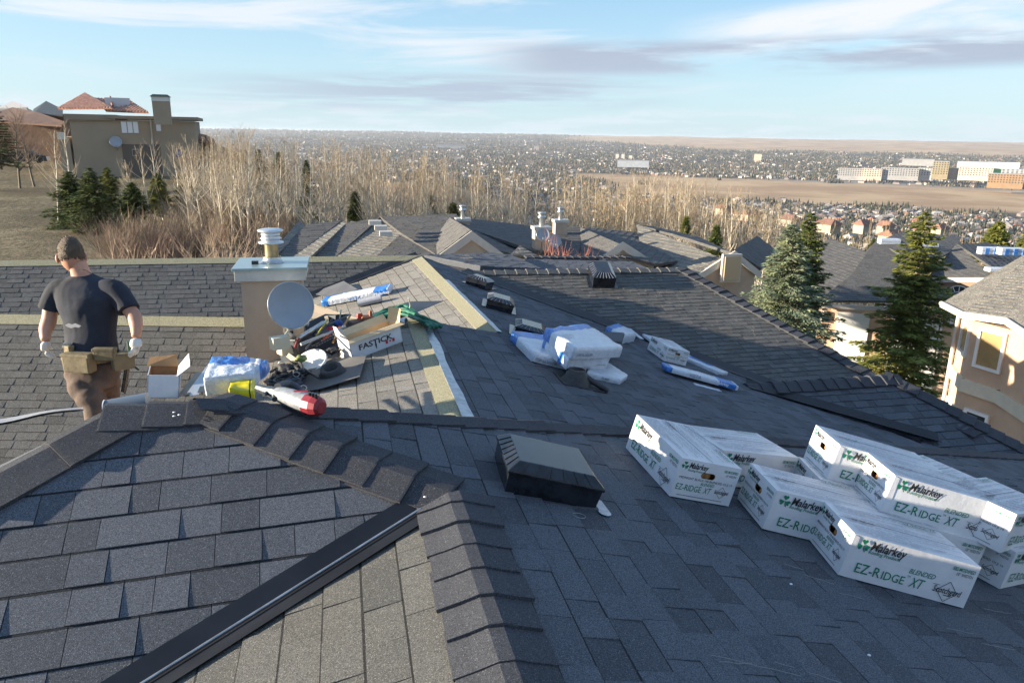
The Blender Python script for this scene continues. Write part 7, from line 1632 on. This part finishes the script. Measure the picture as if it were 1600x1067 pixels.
# gloved hands
def hand(wr, direction, palm_n, m, curl=.9, scale=1.0, side=1):
    d = Vector(direction).normalized(); n = Vector(palm_n); n = (n-d*n.dot(d)).normalized(); s = d.cross(n)*side
    pts = [wr, wr+d*.03*scale, wr+d*.075*scale]
    hm = skin_chain('glove', pts, [(0, 1), (1, 2)], [(.034, .026), (.042, .024), (.043, .022)], m, mp, o)
    for k, (off, L) in enumerate(((-.030, .068), (-.010, .078), (.010, .073), (.029, .058))):
        p0 = wr+d*.070*scale+s*off; dd = d.copy(); q = [p0]
        for j in range(3):
            dd = (dd*math.cos(curl*.55)+n*math.sin(curl*.55)).normalized(); q.append(q[-1]+dd*L*(.45, .32, .23)[j])
        skin_chain('finger', q, [(0, 1), (1, 2), (2, 3)], [.0105, .0100, .0092, .0075], m, hm, Vector(o))
    p0 = wr+d*.030*scale-s*.034; q = [p0, p0+(d*.6-s*.6+n*.3).normalized()*.035, p0+(d*.6-s*.6+n*.3).normalized()*.035+(d*.8+n*.6).normalized()*.032]
    skin_chain('thumb', q, [(0, 1), (1, 2)], [.0125, .0115, .009], m, hm, Vector(o))
hand(wrL, W(72, 556, -.02)-wrL, (1, .2, 0), M_GLOVE, 1.1)
hand(wrR, W(213, 552, -.10)-wrR, (-1, .25, 0), M_GLOVE, 1.0, side=-1)
b = MB(); b.box(W(206, 545, -.06), (.05, .03, .11), rz=.4); tag(b.build('chalk_tool', MC('dkgreen', (.02, .07, .05))), 'small dark green tool held in the right gloved hand of the worker', 'tool')
# trousers and boots
kL, kR = W(152, 640, -.07), W(168, 628, .16); aL = pL2.xyz(kL.x+.02, kL.y+.05)+Vector((0, 0, .12)); aR = pL2.xyz(kR.x+.03, kR.y+.22)+Vector((0, 0, .12))
hipL, hipR = W(127, 580, 0), W(164, 578, .02)
B = MB(); loft(B, [(W(146, 602, -.0), .150, .115), (W(146, 585, 0), .168, .130), (W(145, 566, 0), .160, .118), (W(144, 550, 0), .150, .108)], 24, .008)
def leg(pts, rad): q = sm(pts, 5); n_ = len(q)-1; B.tube([p+Vector((noise.noise(p*9)*.008, 0, 0)) for p in q], [rad[0]+(rad[1]-rad[0])*(i/n_)**.8+.006*math.sin(i*1.9) for i in range(n_+1)], 16)
leg([W(126, 580, 0), W(133, 610, -.05), kL, kL.lerp(aL, .5)+fwd*-.03, aL], (.104, .070)); leg([W(163, 580, .02), W(167, 604, .08), kR, kR.lerp(aR, .5), aR], (.100, .066))
remeshed('trousers', B, M_PANT, mp, .010, 3)
for a in (aL, aR):
    f = a-Vector((0, 0, .07)); skin_chain('boot', [f, f+Vector((.02, .10, -.01)), f+Vector((.03, .19, .0))], [(0, 1), (1, 2)], [.05, .046, .036], mat('tan_boot', (.2, .13, .08), .8), mp, o)
# tool belt
b = MB(); ring = []
for k in range(25): t = k/24*2*math.pi; c = W(145, 556, 0); ring.append(c+CR*.178*math.cos(t)*1.0+Vector((CF.x, CF.y, 0)).normalized()*.135*math.sin(t))
b.tube(ring, .022, 6); tb = b.build('tool_belt', M_LEA, mp)
def pouch(px, py, w, h, d, dep, rz_, label=None):
    b = MB(); c = W(px, py, -dep); b.box(c, (w, d, h), rz=rz_-YAW, taper=1.06); p = b.build('pouch', M_LEA, tb, bevel=.012, label=label)
    b = MB(); b.box(c+Vector((0, 0, h*.5-.012)), (w*1.08, d*1.08, .02), rz=rz_-YAW); b.build('pouch_flap', M_LEA, tb) if False else b.build('pouch_rim', M_LEA, tb, bevel=.004)
pouch(124, 566, .19, .13, .08, .15, -.15, 'big olive pouch on the left hip'); pouch(164, 553, .135, .085, .05, .155, .05); pouch(192, 564, .13, .11, .08, .08, .75, 'pouch on the right hip'); pouch(108, 548, .06, .08, .04, .12, -.5)
b = MB(); b.tube([W(200, 566, -.05), W(193, 612, -.02)], .017, 8); b.tube(sm([W(205, 568, -.05), W(217, 578, -.05), W(208, 572, -.05)], 4), .006, 5); hm_ = b.build('hanging_hammer', M_VENT, mp, kind=None)
b = MB(); b.box(W(105, 541, -.12), (.045, .02, .05), rz=.2); b.build('belt_clip', M_GALV, tb)
b = MB()
pts = [(102, 508), (108, 505), (113, 507), (118, 505), (127, 509), (124, 512), (117, 511), (112, 513), (106, 511)]
b.prism([W(x, y, -.150+.0005*abs(x-140)) for x, y in pts], -CF*.004); b.build('pale_stain', mat('pale_shirt_print', (.24, .24, .26), .9), mp)
